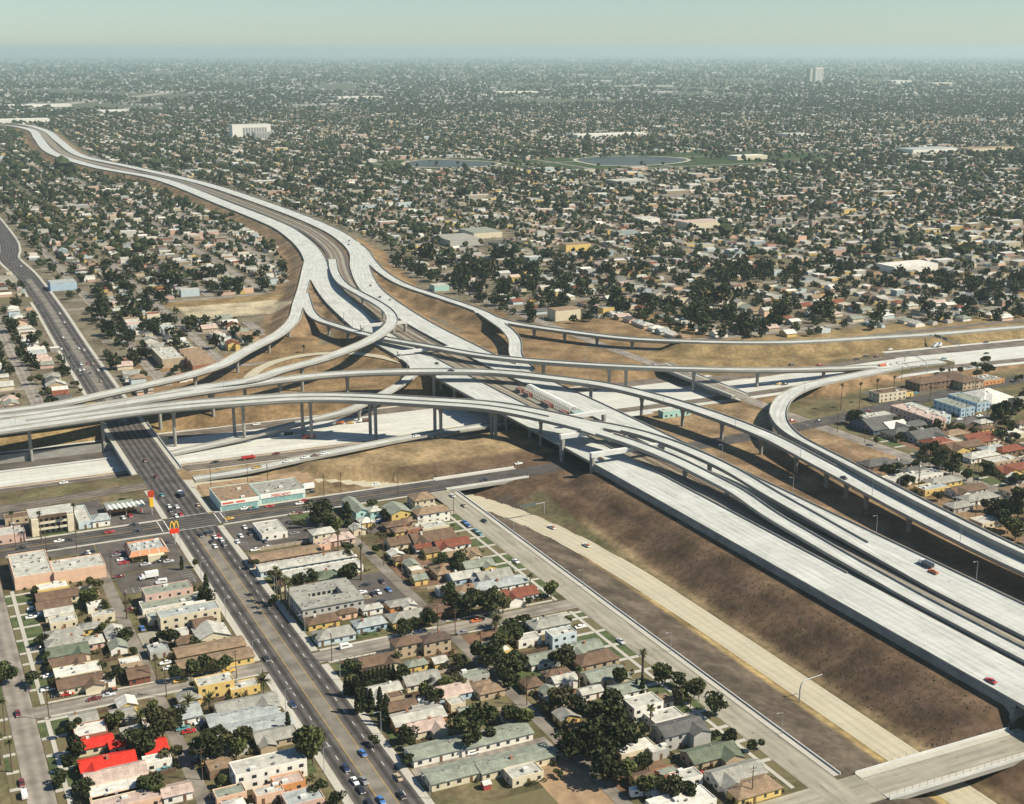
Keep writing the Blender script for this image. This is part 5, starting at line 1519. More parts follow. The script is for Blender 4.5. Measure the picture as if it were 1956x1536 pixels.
# hedges and garden bushes hug the houses and lot lines
sh = []
for c, d, w, l in HOUSES:
    if d > 640 or d < 250: continue
    for _ in range(int(rg.uniform(3, 9))):
        sx_ = rg.choice((-1, 1))
        if rg.random() < .5: x, y = c + sx_ * (w / 2 - .6), d + rg.uniform(-.5, .5) * l
        else: x, y = c + rg.uniform(-.5, .5) * w, d + sx_ * (l / 2 - .6)
        if not paved(x, y): sh.append((x, y, rg.uniform(.5, 1.4)))
for x0, x1, y0, y1 in BLOCKS:
    for _ in range(int((x1 - x0) * (y1 - y0) / 70)):
        x, y = rg.uniform(x0, x1), rg.uniform(y0, y1)
        if not hit(x, y) and not paved(x, y): sh.append((x, y, rg.uniform(.5, 1.7)))
A_ = np.repeat(np.array(sh), 26, 0); rr_ = np.random.default_rng(9); n_ = len(A_)
d_ = rr_.normal(size=(n_, 3)); d_ /= np.linalg.norm(d_, axis=1)[:, None]
c_ = np.stack([A_[:, 0], A_[:, 1], A_[:, 2] * .7], 1) + d_ * A_[:, 2:3] * rr_.uniform(.4, 1, (n_, 1)) * np.array([1, 1, .8])
V, F = leaf_quads(c_, .28, rr_)
V = (c_[:, None] + (V.reshape(n_, 4, 3) - c_[:, None]) * A_[:, 2][:, None, None]).reshape(-1, 3)
o = link_mesh("garden_shrubs", mesh_np("garden_shrubs", V, F, LEAF_OLIVE)); stuff(o, "low hedges and shrubs crowding the gardens")
# planting holes' shrubs on the brown slope: far too many to count
b = MB(); rs = random.Random(3)
V = []; F = []
for k in range(2400):
    y = rs.uniform(305, 590); x = rs.uniform(308, 337)
    zz = min(-6 + (x - 306.5) / 2.45, 4.6); s = rs.uniform(0.15, 0.42)
    n = len(V)
    V += [(x - s, y - s, zz - .1), (x + s, y - s, zz - .1), (x + s * .8, y + s, zz), (x - s, y + s * .7, zz), (x, y, zz + s * rs.uniform(0.5, 1.2))]
    F += [(n, n + 1, n + 4), (n + 1, n + 2, n + 4), (n + 2, n + 3, n + 4), (n + 3, n, n + 4)]
o = link_mesh("slope_shrubs", mesh_np("slope_shrubs", V, F, surf("dry_shrub", (0.06, 0.05, 0.03), 0.4, 1)))
stuff(o, "dry scrub plants dotted over the brown slope")

# ------------------------------------------------------------------ vehicles
PAINT = {'white': (0.78, 0.78, 0.75), 'silver': (0.45, 0.46, 0.47), 'grey': (0.22, 0.22, 0.22), 'dark': (0.025, 0.025, 0.03), 'dkblue': (0.02, 0.035, 0.09), 'blue': (0.06, 0.17, 0.42), 'teal': (0.10, 0.27, 0.30), 'red': (0.40, 0.025, 0.02), 'maroon': (0.14, 0.02, 0.02),
         'yellow': (0.60, 0.36, 0.05), 'tan': (0.42, 0.32, 0.2), 'orange': (0.60, 0.15, 0.03), 'brown': (0.16, 0.08, 0.05)}
CNICE = {'dkblue': 'dark blue', 'dark': 'black'}
def pmat(c):
    n = "paint_" + c
    if n in MATS: return MATS[n]
    m = surf(n, PAINT[c], 0.05, 0.8, rough=0.3, spec=0.5)
    m.node_tree.nodes["Principled BSDF"].inputs["Coat Weight"].default_value = 0.5
    return m
CGLASS = surf("car_glass", (0.02, 0.025, 0.03), 0.2, 1, rough=0.1, spec=0.5)
LIGHTM = surf("headlamp_glass", (0.6, 0.6, 0.58), 0.1, 1, rough=0.2); TAILM = surf("tail_lamp", (0.3, 0.02, 0.02), 0.1, 1, rough=0.3)
CHROME = surf("chrome_trim", (0.45, 0.45, 0.45), 0.1, 1, rough=0.25)
def loft(secs, mat, name):
    """secs: (y, half width, z low, z high, half width at top)"""
    b = MB()
    for y, hw, z0, z1, ht in secs:
        zm = (z0 + z1) / 2
        b.v += [(-hw * .95, y, z0), (hw * .95, y, z0), (hw, y, zm), (ht, y, z1), (-ht, y, z1), (-hw, y, zm)]
    for i in range(len(secs) - 1):
        for j in range(6):
            j2 = (j + 1) % 6; b.f.append((i * 6 + j, i * 6 + j2, (i + 1) * 6 + j2, (i + 1) * 6 + j))
    b.f.append((5, 4, 3, 2, 1, 0)); n = (len(secs) - 1) * 6; b.f.append(tuple(n + j for j in range(6)))
    return b.mesh(name, mat)
WHEEL = MB().tube([(-0.11, 0, 0), (0.11, 0, 0)], 0.33, 12).mesh("wheel", RUBBER)
RIM = MB().tube([(-0.125, 0, 0), (0.125, 0, 0)], 0.19, 8).mesh("rim", CHROME)
LAMP = MB().box(-0.16, 0.16, -0.05, 0.05, -0.08, 0.08).mesh("headlight", LIGHTM); TAIL = MB().box(-0.18, 0.18, -0.04, 0.04, -0.09, 0.09).mesh("tail_light", TAILM)
BUMP = MB().box(-0.86, 0.86, -0.08, 0.08, -0.08, 0.08).mesh("bumper", CHROME)
BODY = {}
def car_parts(kind, c):
    if (kind, c) in BODY: return BODY[(kind, c)]
    m = pmat(c); p = []
    if kind == 'sedan':
        p.append(("body", loft([(-2.42, .78, .42, .70, .72), (-2.3, .88, .28, .86, .78), (-1.2, .91, .24, .92, .82), (0, .92, .24, .92, .82), (1.0, .91, .24, .90, .82), (2.2, .88, .28, .80, .76), (2.42, .78, .40, .66, .70)], m, "body"), []))
        p.append(("window", loft([(-1.45, .78, .88, .92, .70), (-.85, .78, .88, 1.30, .60), (.35, .78, .88, 1.30, .60), (1.0, .78, .86, .90, .70)], CGLASS, "window"), []))
        p.append(("roof", loft([(-.95, .60, 1.27, 1.36, .56), (-.2, .63, 1.28, 1.40, .58), (.42, .60, 1.27, 1.36, .56)], m, "roof"), []))
        ax = (-1.4, 1.42); L = 2.42
    elif kind == 'van':
        p.append(("body", loft([(-2.5, .92, .35, 1.95, .84), (-2.4, .97, .30, 2.05, .88), (1.2, .97, .30, 2.05, .88), (1.9, .95, .30, 1.25, .86), (2.5, .90, .35, .95, .80)], m, "body"), []))
        p.append(("window", loft([(1.22, .90, 1.2, 1.98, .80), (1.80, .90, 1.18, 1.32, .84)], CGLASS, "window"), []))
        p.append(("window", MB().box(-0.985, 0.985, -1.9, 0.9, 1.35, 1.8).mesh("window", CGLASS), []))
        ax = (-1.55, 1.6); L = 2.5
    elif kind == 'pickup':
        p.append(("body", loft([(-2.6, .86, .45, .95, .84), (-.2, .90, .40, 1.0, .84), (1.2, .90, .36, 1.0, .82), (2.5, .86, .40, .92, .78)], m, "body"), []))
        p.append(("window", loft([(-.25, .80, .98, 1.5, .66), (.6, .80, .98, 1.5, .66), (1.15, .80, .96, 1.02, .7)], CGLASS, "window"), []))
        p.append(("roof", loft([(-.3, .68, 1.46, 1.58, .62), (.65, .68, 1.46, 1.56, .62)], m, "roof"), []))
        p.append(("load_bed", MB().box(-.74, .74, -2.5, -.4, .97, 1.03).mesh("load_bed", surf("bed_liner", (0.05, 0.05, 0.05), .2, 1)), []))
        p.append(("load", MB().box(-.6, .5, -2.2, -.8, 1.03, 1.4).mesh("load", surf("site_load", (0.35, 0.12, 0.06), .3, 1)), []))
        ax = (-1.6, 1.6); L = 2.55
    else:   # truck
        p.append(("cargo_body", MB().box(-1.22, 1.22, -4.2, 1.6, 1.0, 3.4 if c in ('white', 'silver') else 2.2).mesh("cargo_body", m), []))
        p.append(("cab", loft([(1.75, 1.15, .6, 2.5, 1.05), (3.0, 1.15, .6, 2.45, 1.0), (3.4, 1.12, .6, 1.5, 1.05), (4.1, 1.05, .6, 1.4, .9)], pmat('white') if c != 'red' else m, "cab"), []))
        p.append(("window", loft([(3.02, 1.0, 1.55, 2.35, .92), (3.34, 1.05, 1.5, 1.58, 1.0)], CGLASS, "window"), []))
        p.append(("chassis", MB().box(-.9, .9, -4.2, 3.6, .55, .98).mesh("chassis", RUBBER), []))
        ax = (-2.8, 2.9); L = 4.15
    BODY[(kind, c)] = (p, ax, L)
    return BODY[(kind, c)]
def car(x, y, z, rz, c, kind='sedan', place=""):
    parts, ax, L = car_parts(kind, c)
    noun = {'sedan': 'car', 'van': 'van', 'pickup': 'pickup truck', 'truck': 'truck'}[kind]
    o = thing({'sedan': 'car', 'van': 'van', 'pickup': 'pickup_truck', 'truck': 'truck'}[kind], f"{CNICE.get(c, c)} {noun}", noun, place, "vehicles on the roads and lots", (x, y, z), rz)
    for n, me, _ in parts: child(n, me, o)
    ws = 1.0 if kind != 'truck' else 1.45; hw = .80 if kind != 'truck' else 1.05
    for yy in ax:
        for s in (-1, 1):
            w = child("wheel", WHEEL, o, (s * hw, yy, 0.33 * ws), 0, (ws, ws, ws)); child("rim", RIM, w)
    hb = 0.62 if kind == 'sedan' else 0.75
    for s in (-1, 1):
        child("headlight", LAMP, o, (s * .58, L + .01, hb)); child("tail_light", TAIL, o, (s * .58, -L - .01, hb))
    child("bumper", BUMP, o, (0, L + .04, .45)); child("bumper", BUMP, o, (0, -L - .04, .45))
Y_, X_ = 0.0, -math.pi / 2
CL = """
N2 275 770 dkblue y b;N2 810 1140 blue y b;N2 680 1255 dkblue y b;N2 750 1355 white y b;N2 820 1350 grey y b;N2 795 1420 dark y b;N2 860 1520 dark y b;N2 950 1500 blue y b;N2 1080 1325 tan y b;N2 1105 1460 dark y b;N2 75 420 dark y b
N4 1235 260 teal y j;N4 1290 345 white y j;N4 1350 350 white y j;N4 1300 375 dark y j;N4 1380 405 red y j;N4 1345 420 white y j;N4 1510 335 tan y j;N4 1380 260 dark y j truck
N4 1580 550 dark y j;N4 1610 545 dark y j;N4 1640 580 white y j;N4 1665 570 red y j;N4 1615 615 dark y j;N4 1640 650 white y j;N4 1690 600 white y j;N4 1710 635 grey y j;N4 1530 565 dark y j
N4 450 610 white x c;N4 530 600 dark x c;N4 1050 535 dark x c;N4 165 660 dark x c;N4 1020 487 dark x c
N5 150 440 yellow x c;N5 460 345 red x c;N5 720 302 red x c;N5 335 360 teal x c pickup;N5 270 362 white x c;N5 640 402 tan x c;N5 675 396 maroon x c;N5 1265 182 white x c;N5 690 324 white x c;N6 585 143 dark x c;N6 840 20 white x c
N6 335 265 white y s;N6 425 340 tan y s;N6 580 457 dark y s;N6 430 465 blue y s;N6 455 490 blue y s;N6 512 530 teal y s;N6 545 555 teal y s;N6 320 382 tan y s;N6 820 765 white y s;N6 1620 1375 silver y s;N6 1310 1265 white x s
N2 680 332 white x d van;N2 1245 215 dkblue x d;N2 1570 222 grey x d;N2 1675 130 orange x d;N2 880 795 dkblue x k
N1 1370 590 yellow x d;N1 1560 557 dark x d;N1 1745 514 yellow x d;N1 715 727 maroon x d;N1 830 697 silver x d;N1 840 665 dark x d pickup
N1 1265 452 white x k;N1 1290 492 white x k;N1 1300 410 yellow x k;N1 1085 190 blue y k;N1 240 105 white x k;N1 250 40 white x k;N1 290 340 dark x k;N1 375 552 white x k;N1 365 657 white x k pickup;N1 445 697 dark x k;N1 510 690 red x k
N1 135 840 maroon y l;N1 165 1365 maroon y l;N1 185 1460 white y l van;N1 215 640 dark y l;N1 1440 975 red x k;N1 1530 905 white x k;N1 1545 940 dark x k;N1 1480 1217 maroon x k;N1 1535 1237 yellow x k;N1 1620 1480 dark y k;N1 1395 952 teal x k;N1 1250 1265 teal x k
N5 270 505 white y p;N5 240 570 white y p;N5 215 615 white y p;N5 440 657 white x p;N5 350 677 white x p;N5 425 610 dkblue y p;N5 310 552 dark y p;N5 650 550 grey x p;N5 1290 1000 white y p;N5 1250 1012 dark y p;N5 1365 980 blue y p;N5 1190 945 dark x p;N5 1315 917 dark y p;N5 1310 1072 dark x p;N5 1190 1045 tan x p;N5 1160 1002 white x p
N5 960 752 red x p;N5 840 777 maroon x p;N5 1050 737 white x p;N5 1085 727 white x p;N5 1300 457 blue x p;N5 1160 467 white y p;N5 1330 450 blue x p
N4 930 752 white x r;N4 945 774 red x r;N4 900 697 maroon x r;N4 1110 787 silver x r;N4 1210 767 dark x r;N4 1285 765 silver x r;N4 890 717 grey x r;N4 675 697 white y r;N4 580 737 dark x r;N4 640 717 dark x r;N4 710 692 dark y r;N4 995 417 red y r;N4 940 432 white y r;N4 835 542 red x r
N4 1135 890 white x p truck;N4 1230 925 white x p van;N2 1245 1222 white x p;N2 1650 1137 white x p;N3 30 1047 blue x p;N3 1440 1302 red x k;N3 515 178 white x k;N4 905 880 maroon x p;N4 1000 1130 maroon x k
N4 95 488 white y p;N4 40 560 dark x p;N5 775 235 dark x p;N5 740 215 white x p truck
I4 450 890 red x c;I4 650 892 dark x c;I4 1030 817 maroon x c;I4 1345 632 maroon x o;I4 1420 655 maroon x o;I4 1290 727 tan x c;I4 1330 717 dark x c;I4 1390 680 teal x o;I4 1880 855 white x o;I4 1725 880 white x o;I4 1640 610 white x o
"""
PLACE = {'b': "on the boulevard at the bottom", 'j': "queuing at the main junction", 'c': "on the cross street", 's': "parked along the pale street", 'd': "on a side street", 'k': "in a driveway or alley", 'l': "on the leftmost street", 'p': "in a parking lot", 'r': "around the restaurant and filling station", 'o': "beyond the right ramps"}
for e in CL.replace('\n', ';').split(';'):
    f = e.split()
    if len(f) < 6: continue
    x, y = at(f[0], float(f[1]), float(f[2]), 0.7)
    rz = (Y_ if f[4] == 'y' else X_) + random.choice((0, math.pi)) + random.uniform(-.05, .05)
    if f[4] == 'y' and f[5] in 'bj':
        rz = math.pi if x < 123.6 else 0.0
    car(x, y, 0.07 if f[5] != 'b' else 0.1, rz, f[3], f[6] if len(f) > 6 else 'sedan', PLACE[f[5]])
# far boulevard traffic
for x, y, c in ((700, 1245, 'white'), (690, 1295, 'white'), (722, 1290, 'white'), (780, 1322, 'dark'), (800, 1240, 'tan'), (845, 1295, 'white'), (530, 1112, 'white'), (545, 1012, 'white'), (650, 1032, 'maroon'), (680, 1107, 'white'), (725, 1122, 'white'), (555, 882, 'white'), (515, 807, 'white'), (600, 1112, 'dark'), (610, 1182, 'dark'), (640, 1282, 'dark'), (705, 1342, 'dark'), (755, 1237, 'red'), (345, 732, 'dark'), (310, 717, 'dark'), (870, 1390, 'tan'), (180, 400, 'white'), (90, 378, 'dark')):
    X, Y = gpt(x / 4.517, 420 + y / 4.517, 0.7)
    car(X, Y, 0.1, math.pi if X < 126 else 0.0, c, 'sedan', "on the far boulevard")
car(*at('I1', 960, 905, .7), 0.1, math.pi, 'dark', 'sedan', "on the boulevard bridge"); car(*at('I1', 1190, 1318, .7), 0.1, 0, 'maroon', 'sedan', "on the boulevard bridge"); car(*at('I1', 1105, 1195, .7), 0.1, math.pi, 'brown', 'sedan', "on the boulevard bridge")
# freeway traffic and site vehicles
for t, x, y, c, k, zz in (('I2', 60, 1180, 'red', 'truck', -6), ('I2', 270, 1142, 'maroon', 'sedan', -6), ('I2', 345, 1000, 'dark', 'truck', -6), ('I1', 485, 1365, 'white', 'sedan', -6), ('I1', 285, 1142, 'dark', 'sedan', -6), ('I1', 1640, 1207, 'dark', 'sedan', -6), ('I2', 740, 915, 'orange', 'truck', -6), ('I2', 940, 895, 'brown', 'truck', -6), ('I2', 835, 908, 'yellow', 'pickup', -6),
                          ('I2', 520, 1020, 'red', 'truck', -6), ('I4', 445, 472, 'dark', 'sedan', -2), ('I4', 660, 452, 'red', 'sedan', 1), ('I4', 945, 410, 'dark', 'sedan', 2.2), ('I4', 1015, 392, 'dark', 'sedan', 2.2), ('I4', 1100, 397, 'maroon', 'sedan', 2.2), ('I4', 605, 577, 'white', 'sedan', 0), ('I4', 350, 602, 'yellow', 'sedan', -2), ('I4', 395, 607, 'dark', 'sedan', -2),
                          ('I4', 1200, 347, 'white', 'sedan', 2.2), ('I4', 1555, 325, 'white', 'truck', 2.2), ('I4', 1930, 292, 'dark', 'sedan', 2.2), ('I4', 1935, 377, 'dark', 'sedan', 2.2), ('I4', 1610, 417, 'teal', 'sedan', 2.2), ('I4', 245, 607, 'white', 'sedan', -3), ('I4', 1150, 475, 'orange', 'truck', 3.2), ('I2', 120, 920, 'white', 'sedan', -6)):
    X, Y = at(t, x, y, zz + .7)
    car(X, Y, float(z110(X)) + 0.13 if zz < 3 else 3.2, X_ + random.choice((0, math.pi)), c, k, "on the sunken freeway")
for t, x, y, c, k in (('I2', 610, 1155, 'white', 'sedan'), ('I2', 455, 1130, 'white', 'sedan'), ('I2', 530, 1132, 'brown', 'sedan'), ('I2', 315, 1208, 'white', 'sedan'), ('I2', 110, 1250, 'dark', 'sedan'), ('I2', 1360, 1005, 'white', 'sedan'), ('I2', 125, 1215, 'yellow', 'sedan')):
    X, Y = at(t, x, y, 2.0)
    j = int(np.argmin((R10[:, 0] - X) ** 2)); n = frame(R10)[j]
    car(R10[j, 0] + random.uniform(-1.5, 1.5) * n[0], R10[j, 1] + random.uniform(-1.5, 1.5) * n[1], R10[j, 2] + .02, X_, c, k, "on the low ramp behind the market")
def on_path(path, px_, t_, c, k, place):
    X, _ = ppts(path); j = int(np.argmin(np.abs(X - px_))); n = frame(path)[j]
    rz = math.atan2(-n[1], n[0]) * 1.0
    d = path[min(j + 1, len(path) - 1)] - path[max(j - 1, 0)]
    car(path[j, 0] + n[0] * t_, path[j, 1] + n[1] * t_, path[j, 2] + .03, math.atan2(-d[0], d[1]), c, k, place)
on_path(RR, 1048, 2, 'white', 'pickup', "on the sunken ramp road"); on_path(RR, 1115, 1.5, 'white', 'pickup', "on the sunken ramp road")
on_path(R3, 1621, 2, 'dark', 'sedan', "on the long middle flyover"); on_path(R3, 854, 0, 'dark', 'sedan', "on the long middle flyover")
RCs = RC[RC[:, 1] < 700]; LCs = LC[LC[:, 1] < 700]
on_path(RCs, 1513, -1, 'white', 'truck', "on the right carriageway"); on_path(RCs, 1536, 0, 'brown', 'truck', "on the right carriageway"); on_path(RCs, 1761, 4, 'dark', 'truck', "on the right carriageway"); on_path(RCs, 1790, 1, 'orange', 'pickup', "on the right carriageway")
on_path(LCs, 1157, -4, 'tan', 'pickup', "on the left carriageway"); on_path(LCs, 1924, -8, 'red', 'sedan', "on the left carriageway")
RCm = RC[(RC[:, 1] > 950) & (RC[:, 1] < 1700)]
for p, t_, c in ((704, 2, 'maroon'), (727, 0, 'maroon'), (733, 6, 'silver'), (664, 2, 'dark'), (673, -4, 'dark')): on_path(RCm, p, t_, c, 'sedan', "on the far right carriageway")
LCm = LC[(LC[:, 1] > 690) & (LC[:, 1] < 1000)]
on_path(LCm, 822, 6, 'dark', 'sedan', "on the deck under the flyovers"); on_path(LCm, 850, 6, 'white', 'truck', "on the deck under the flyovers")

# ------------------------------------------------------------------ poles, lamps, gantries
def upole(x, y, h=12.0, place="", z=None):
    o = thing("utility_pole", "dark wooden utility pole with crossarm", "utility pole", place or place_of(x, y), "utility poles", (x, y, tz(x, y) if z is None else z), random.choice((0, math.pi / 2)))
    child("pole", UP_ME, o, scale=(1, 1, h)); child("crossarm", UA_ME, o, (0, 0, h * 0.93)); child("crossarm", UA_ME, o, (0, 0, h * 0.84), 0, (0.8, 1, 1))
UP_ME = MB().tube([(0, 0, -0.03), (0, 0, 1)], [0.19, 0.13], 7).mesh("pole", WOODPOLE); UA_ME = MB().box(-1.3, 1.3, -0.08, 0.08, -0.08, 0.08).mesh("crossarm", WOODPOLE)
for t, s in (('N1', "1195 600,1270 715,1805 580,375 890,1545 1350,970 120"), ('N4', "585 680,965 1200,360 730,850 870,120 660,1165 320,1890 180,1610 215"), ('N2', "575 445,1515 250,1380 210,1710 460"), ('N5', "1440 270,1005 245,875 270,1470 920,1330 800,1230 560,1165 640,1100 590,445 165"), ('N6', "358 1330,345 430"), ('N3', "105 780,1820 1500"), ('I2', "205 1360"), ('I4', "795 980,1005 1060,1285 600,1670 560,1630 660,1770 900,1930 960,1410 1420,1570 1190"), ('I5', "1570 490,1600 500,1585 770,1150 560")):
    for e in s.split(','):
        x, y = (float(q) for q in e.split()); X, Y = at(t, x, y); upole(X, Y)
for k in range(9): upole(219 - 9.5, 975 + k * 42, 11, "along the street behind the sawtooth factory")
def lamp(x, y, z, h, an, place):
    o = thing("street_lamp", "slim grey freeway lamp post", "street lamp", place, "freeway lamp posts", (x, y, z), an)
    child("post", LP_ME, o, scale=(1, 1, h)); child("arm", LA_ME, o, (0, 0, h)); child("lamp_head", LH_ME, o, (2.2, 0, h + 0.3))
LP_ME = MB().tube([(0, 0, -0.02), (0, 0, 1)], [0.14, 0.08], 6).mesh("post", STEEL); LA_ME = MB().tube([(0, 0, 0), (0.6, 0, 0.3), (2.2, 0, 0.38)], 0.06, 5).mesh("arm", STEEL); LH_ME = MB().box(-0.4, 0.4, -0.16, 0.16, -0.08, 0.08).mesh("lamp_head", STEEL)
for path, t_, step, y0, y1, pl in ((R5, -5.2, 9, 330, 700, "along the loop ramp"), (R3, 5.4, 11, 400, 850, "along the middle flyover"), (RC, 10.3, 8, 300, 620, "along the right carriageway"), (R6, -4.8, 12, 700, 1400, "along the far low ramp"), (R7, -4.4, 13, 700, 1100, "along the straight upper flyover")):
    P = path[(path[:, 1] > y0) & (path[:, 1] < y1)]; N = frame(P)
    for j in range(3, len(P) - 1, step):
        lamp(P[j, 0] + N[j, 0] * t_, P[j, 1] + N[j, 1] * t_, P[j, 2], 9.5, math.atan2(-N[j, 1] * t_, -N[j, 0] * t_), pl)
for k, (x, y) in enumerate([(110.9, 330 + 45 * i) for i in range(7)] + [(136.3, 345 + 45 * i) for i in range(7)]):
    lamp(x, y, 0.1, 8.5, 0 if x < 120 else math.pi, "along the boulevard")
for k, y in enumerate(range(330, 610, 72)): lamp(262.4, y, 0.1, 8, math.pi, "along the pale street")
# sign structures
def mast(loc, rz, h, L, desc, panel):
    o = thing("sign_mast", desc, "sign mast", loc=loc, rz=rz)
    pts = [(0, 0, 0), (0, 0, h * .6), (0.35, 0, h * .82), (1.2, 0, h * .95), (2.6, 0, h), (L, 0, h + .1)]
    MB().tube(pts, [.32, .28, .26, .24, .22, .16], 8).obj("mast_arm", STEEL, o)
    if panel: MB().box(3.0, L, -.1, .1, h - 1.6, h + .5).obj("sign_panel", surf("sign_back", (0.10, 0.12, 0.11), .15, 1), o)
mast((*at('I6', 242, 760, -6), tz(*at('I6', 242, 760, -6))), 0.1, 8.5, 11.0, "curved grey sign mast beside the sunken ramp road", False)
mast((*at('I7', 785, 1135, 8), 8.0), 0.5, 8.0, 9.0, "curved sign mast between the carriageway and the far fork", False)
o = thing("sign_gantry", "overhead sign gantry with dark sign above the sunken ramp road", "gantry", loc=(0, 0, 0))
X, Y = at('N6', 1035, 410, -5.5); THINGS[-1] = (o, THINGS[-1][1], "", (X, Y, 0))
MB().tube([(X, Y, -6.2), (X, Y, 1.4)], .2, 6).obj("post", STEEL, o); MB().box(X - 14, X + .3, Y - .15, Y + .15, 0.9, 1.3).obj("truss", STEEL, o); MB().box(X - 13.5, X - 5, Y - .22, Y - .16, 0.2, 1.9).obj("sign_panel", surf("sign_back", (0.10, 0.12, 0.11), .15, 1), o)
o = thing("sign_gantry", "thin arched gantry across the freeway at the right", "gantry"); X0, Y0 = at('I4', 1480, 520, 3); X1, Y1 = at('I4', 1310, 440, 2.2); THINGS[-1] = (o, THINGS[-1][1], "", (X0, Y0, 0))
hb = 9.0; dx, dy = X1 - X0, Y1 - Y0
MB().tube([(X0, Y0, 1), (X0, Y0, hb * .6), (X0 + dx * .05, Y0 + dy * .05, hb), (X0 + dx * .15, Y0 + dy * .15, hb + 1.2), (X0 + dx * .85, Y0 + dy * .85, hb + 1.2), (X0 + dx * .95, Y0 + dy * .95, hb), (X1, Y1, hb * .6), (X1, Y1, 2)], .3, 7).obj("arch", STEEL, o)
o = thing("sign_gantry", "overhead gantry with long dark signs over the far right lanes", "gantry"); X0, Y0 = at('I4', 1720, 370, 2); X1, Y1 = at('I4', 1500, 290, 3); THINGS[-1] = (o, THINGS[-1][1], "", (X0, Y0, 0))
for X, Y in ((X0, Y0), (X1, Y1)): MB().tube([(X, Y, 1), (X, Y, 9)], .25, 6).obj("post", STEEL, o)
MB().tube([(X0, Y0, 8.6), (X1, Y1, 8.6)], .35, 4).obj("truss", STEEL, o)
dx, dy = X1 - X0, Y1 - Y0
for a, b_ in ((.4, .58), (.62, .85)):
    q = MB(); 
    for s in (-.1, .1): pass
    q.quad((X0 + dx * a, Y0 + dy * a, 8), (X0 + dx * b_, Y0 + dy * b_, 8), (X0 + dx * b_, Y0 + dy * b_, 10.4), (X0 + dx * a, Y0 + dy * a, 10.4)); q.quad((X0 + dx * a - .15, Y0 + dy * a, 10.4), (X0 + dx * b_ - .15, Y0 + dy * b_, 10.4), (X0 + dx * b_ - .15, Y0 + dy * b_, 8), (X0 + dx * a - .15, Y0 + dy * a, 8))
    q.obj("sign_panel", surf("sign_back", (0.10, 0.12, 0.11), .15, 1), o)
# station works in the rail median: arched white formwork, reinforcement cages
o = thing("station_works", "unfinished rail station with white arched canopy frames and rust red steel", "station", loc=(377, 0, 7.7)); THINGS[-1] = (o, THINGS[-1][1], "", (377, 735, 8))
WH = surf("canopy_frame_white", (0.68, 0.70, 0.66), .08, 1); RST = surf("rusty_steel", (0.15, 0.055, 0.04), .4, 1)
MB().box(-6.5, 6.5, 690, 790, -0.6, 0.5).obj("platform", CONC_OLD, o)
for k in range(27):
    y = 703 + k * 2.4
    MB().tube([(2.8 + 3.6 * math.cos(a), y, 0.5 + 5.2 * math.sin(a)) for a in np.linspace(0, math.pi, 9)], .3, 5).obj("arch_rib", WH, o)
for s in range(5):
    a = math.pi * (s + 0.5) / 5
    MB().tube([(2.8 + 3.6 * math.cos(a), 703, 0.5 + 5.2 * math.sin(a)), (2.8 + 3.6 * math.cos(a), 766, 0.5 + 5.2 * math.sin(a))], .1, 4).obj("purlin", WH, o)
for y0, y1 in ((700, 708), (722, 734), (752, 760), (764, 772)):
    c = MB().box(-4.5, -1.5, y0, y1, 0.5, 3.0).obj("steel_cage", RST, o)
    for y in np.arange(y0, y1, 2.0): MB().box(-4.8, -4.65, y, y + .2, 0.5, 3.8).obj("upright", WH, c)
MB().box(-1.5, 5.5, 692, 699, 0.5, 4.2).obj("works_hut", surf("hut_grey_green", (0.24, 0.32, 0.29), .2, 1), o)
# ------------------------------------------------------------------ the city beyond
cell = 6.0
gx0, gy0, gx1, gy1 = -800.0, 240.0, 4200.0, 5600.0
BM = np.zeros((int((gy1 - gy0) / cell) + 1, int((gx1 - gx0) / cell) + 1), bool)
def mark_disc(x, y, r):
    i0, i1 = int((y - r - gy0) / cell), int((y + r - gy0) / cell) + 1; j0, j1 = int((x - r - gx0) / cell), int((x + r - gx0) / cell) + 1
    i0, j0 = max(i0, 0), max(j0, 0)
    if i1 <= i0 or j1 <= j0: return
    yy = gy0 + (np.arange(i0, min(i1, BM.shape[0])) * cell)[:, None]; xx = gx0 + (np.arange(j0, min(j1, BM.shape[1])) * cell)[None, :]
    BM[i0:min(i1, BM.shape[0]), j0:min(j1, BM.shape[1])] |= (xx - x) ** 2 + (yy - y) ** 2 < r * r
def mark_rect(x0, x1, y0, y1):
    i0, i1 = max(0, int((y0 - gy0) / cell)), max(0, int((y1 - gy0) / cell) + 1); j0, j1 = max(0, int((x0 - gx0) / cell)), max(0, int((x1 - gx0) / cell) + 1)
    BM[i0:i1, j0:j1] = True
for P, r in ((LC, 36), (RC, 34), (R1, 22), (R2, 14), (R6, 24), (R5, 26), (R7, 20), (L1, 26)):
    for p in P[::2]: mark_disc(p[0], p[1], r)
mark_rect(395, 492, 860, 1300); mark_rect(255, 400, 855, 985); mark_rect(290, 400, 985, 1130); mark_rect(225, 300, 855, 965)
for p in R6b: mark_disc(p[0], p[1], 20)
mark_rect(400, 570, 860, 985)
mark_rect(-800, 535, 240, 872); mark_rect(-800, 4200, 690, 770)
for x in np.arange(520, 4200, 10.0): mark_rect(x, x + 10, y110(x) - 52, y110(x) + 112 if x < 1500 else y110(x) + 90)
for x, y in Afar:
    pass
Ap = curve([(x, y, 0) for x, y in Afar], 10, 0)
for p in Ap: mark_disc(p[0], p[1], 17)
mark_rect(232, 340, 1145, 1250)
for cx, cy, w, l in HOUSES: mark_rect(cx - w / 2, cx + w / 2, cy - l / 2, cy + l / 2)
mark_rect(530, 700, 640, 700); mark_rect(405, 545, 240, 720)
def park(x, y): return ((x - 1080) / 190) ** 2 + ((y - 2600) / 130) ** 2 < 1 or ((x - 1580) / 400) ** 2 + ((y - 2470) / 200) ** 2 < 1
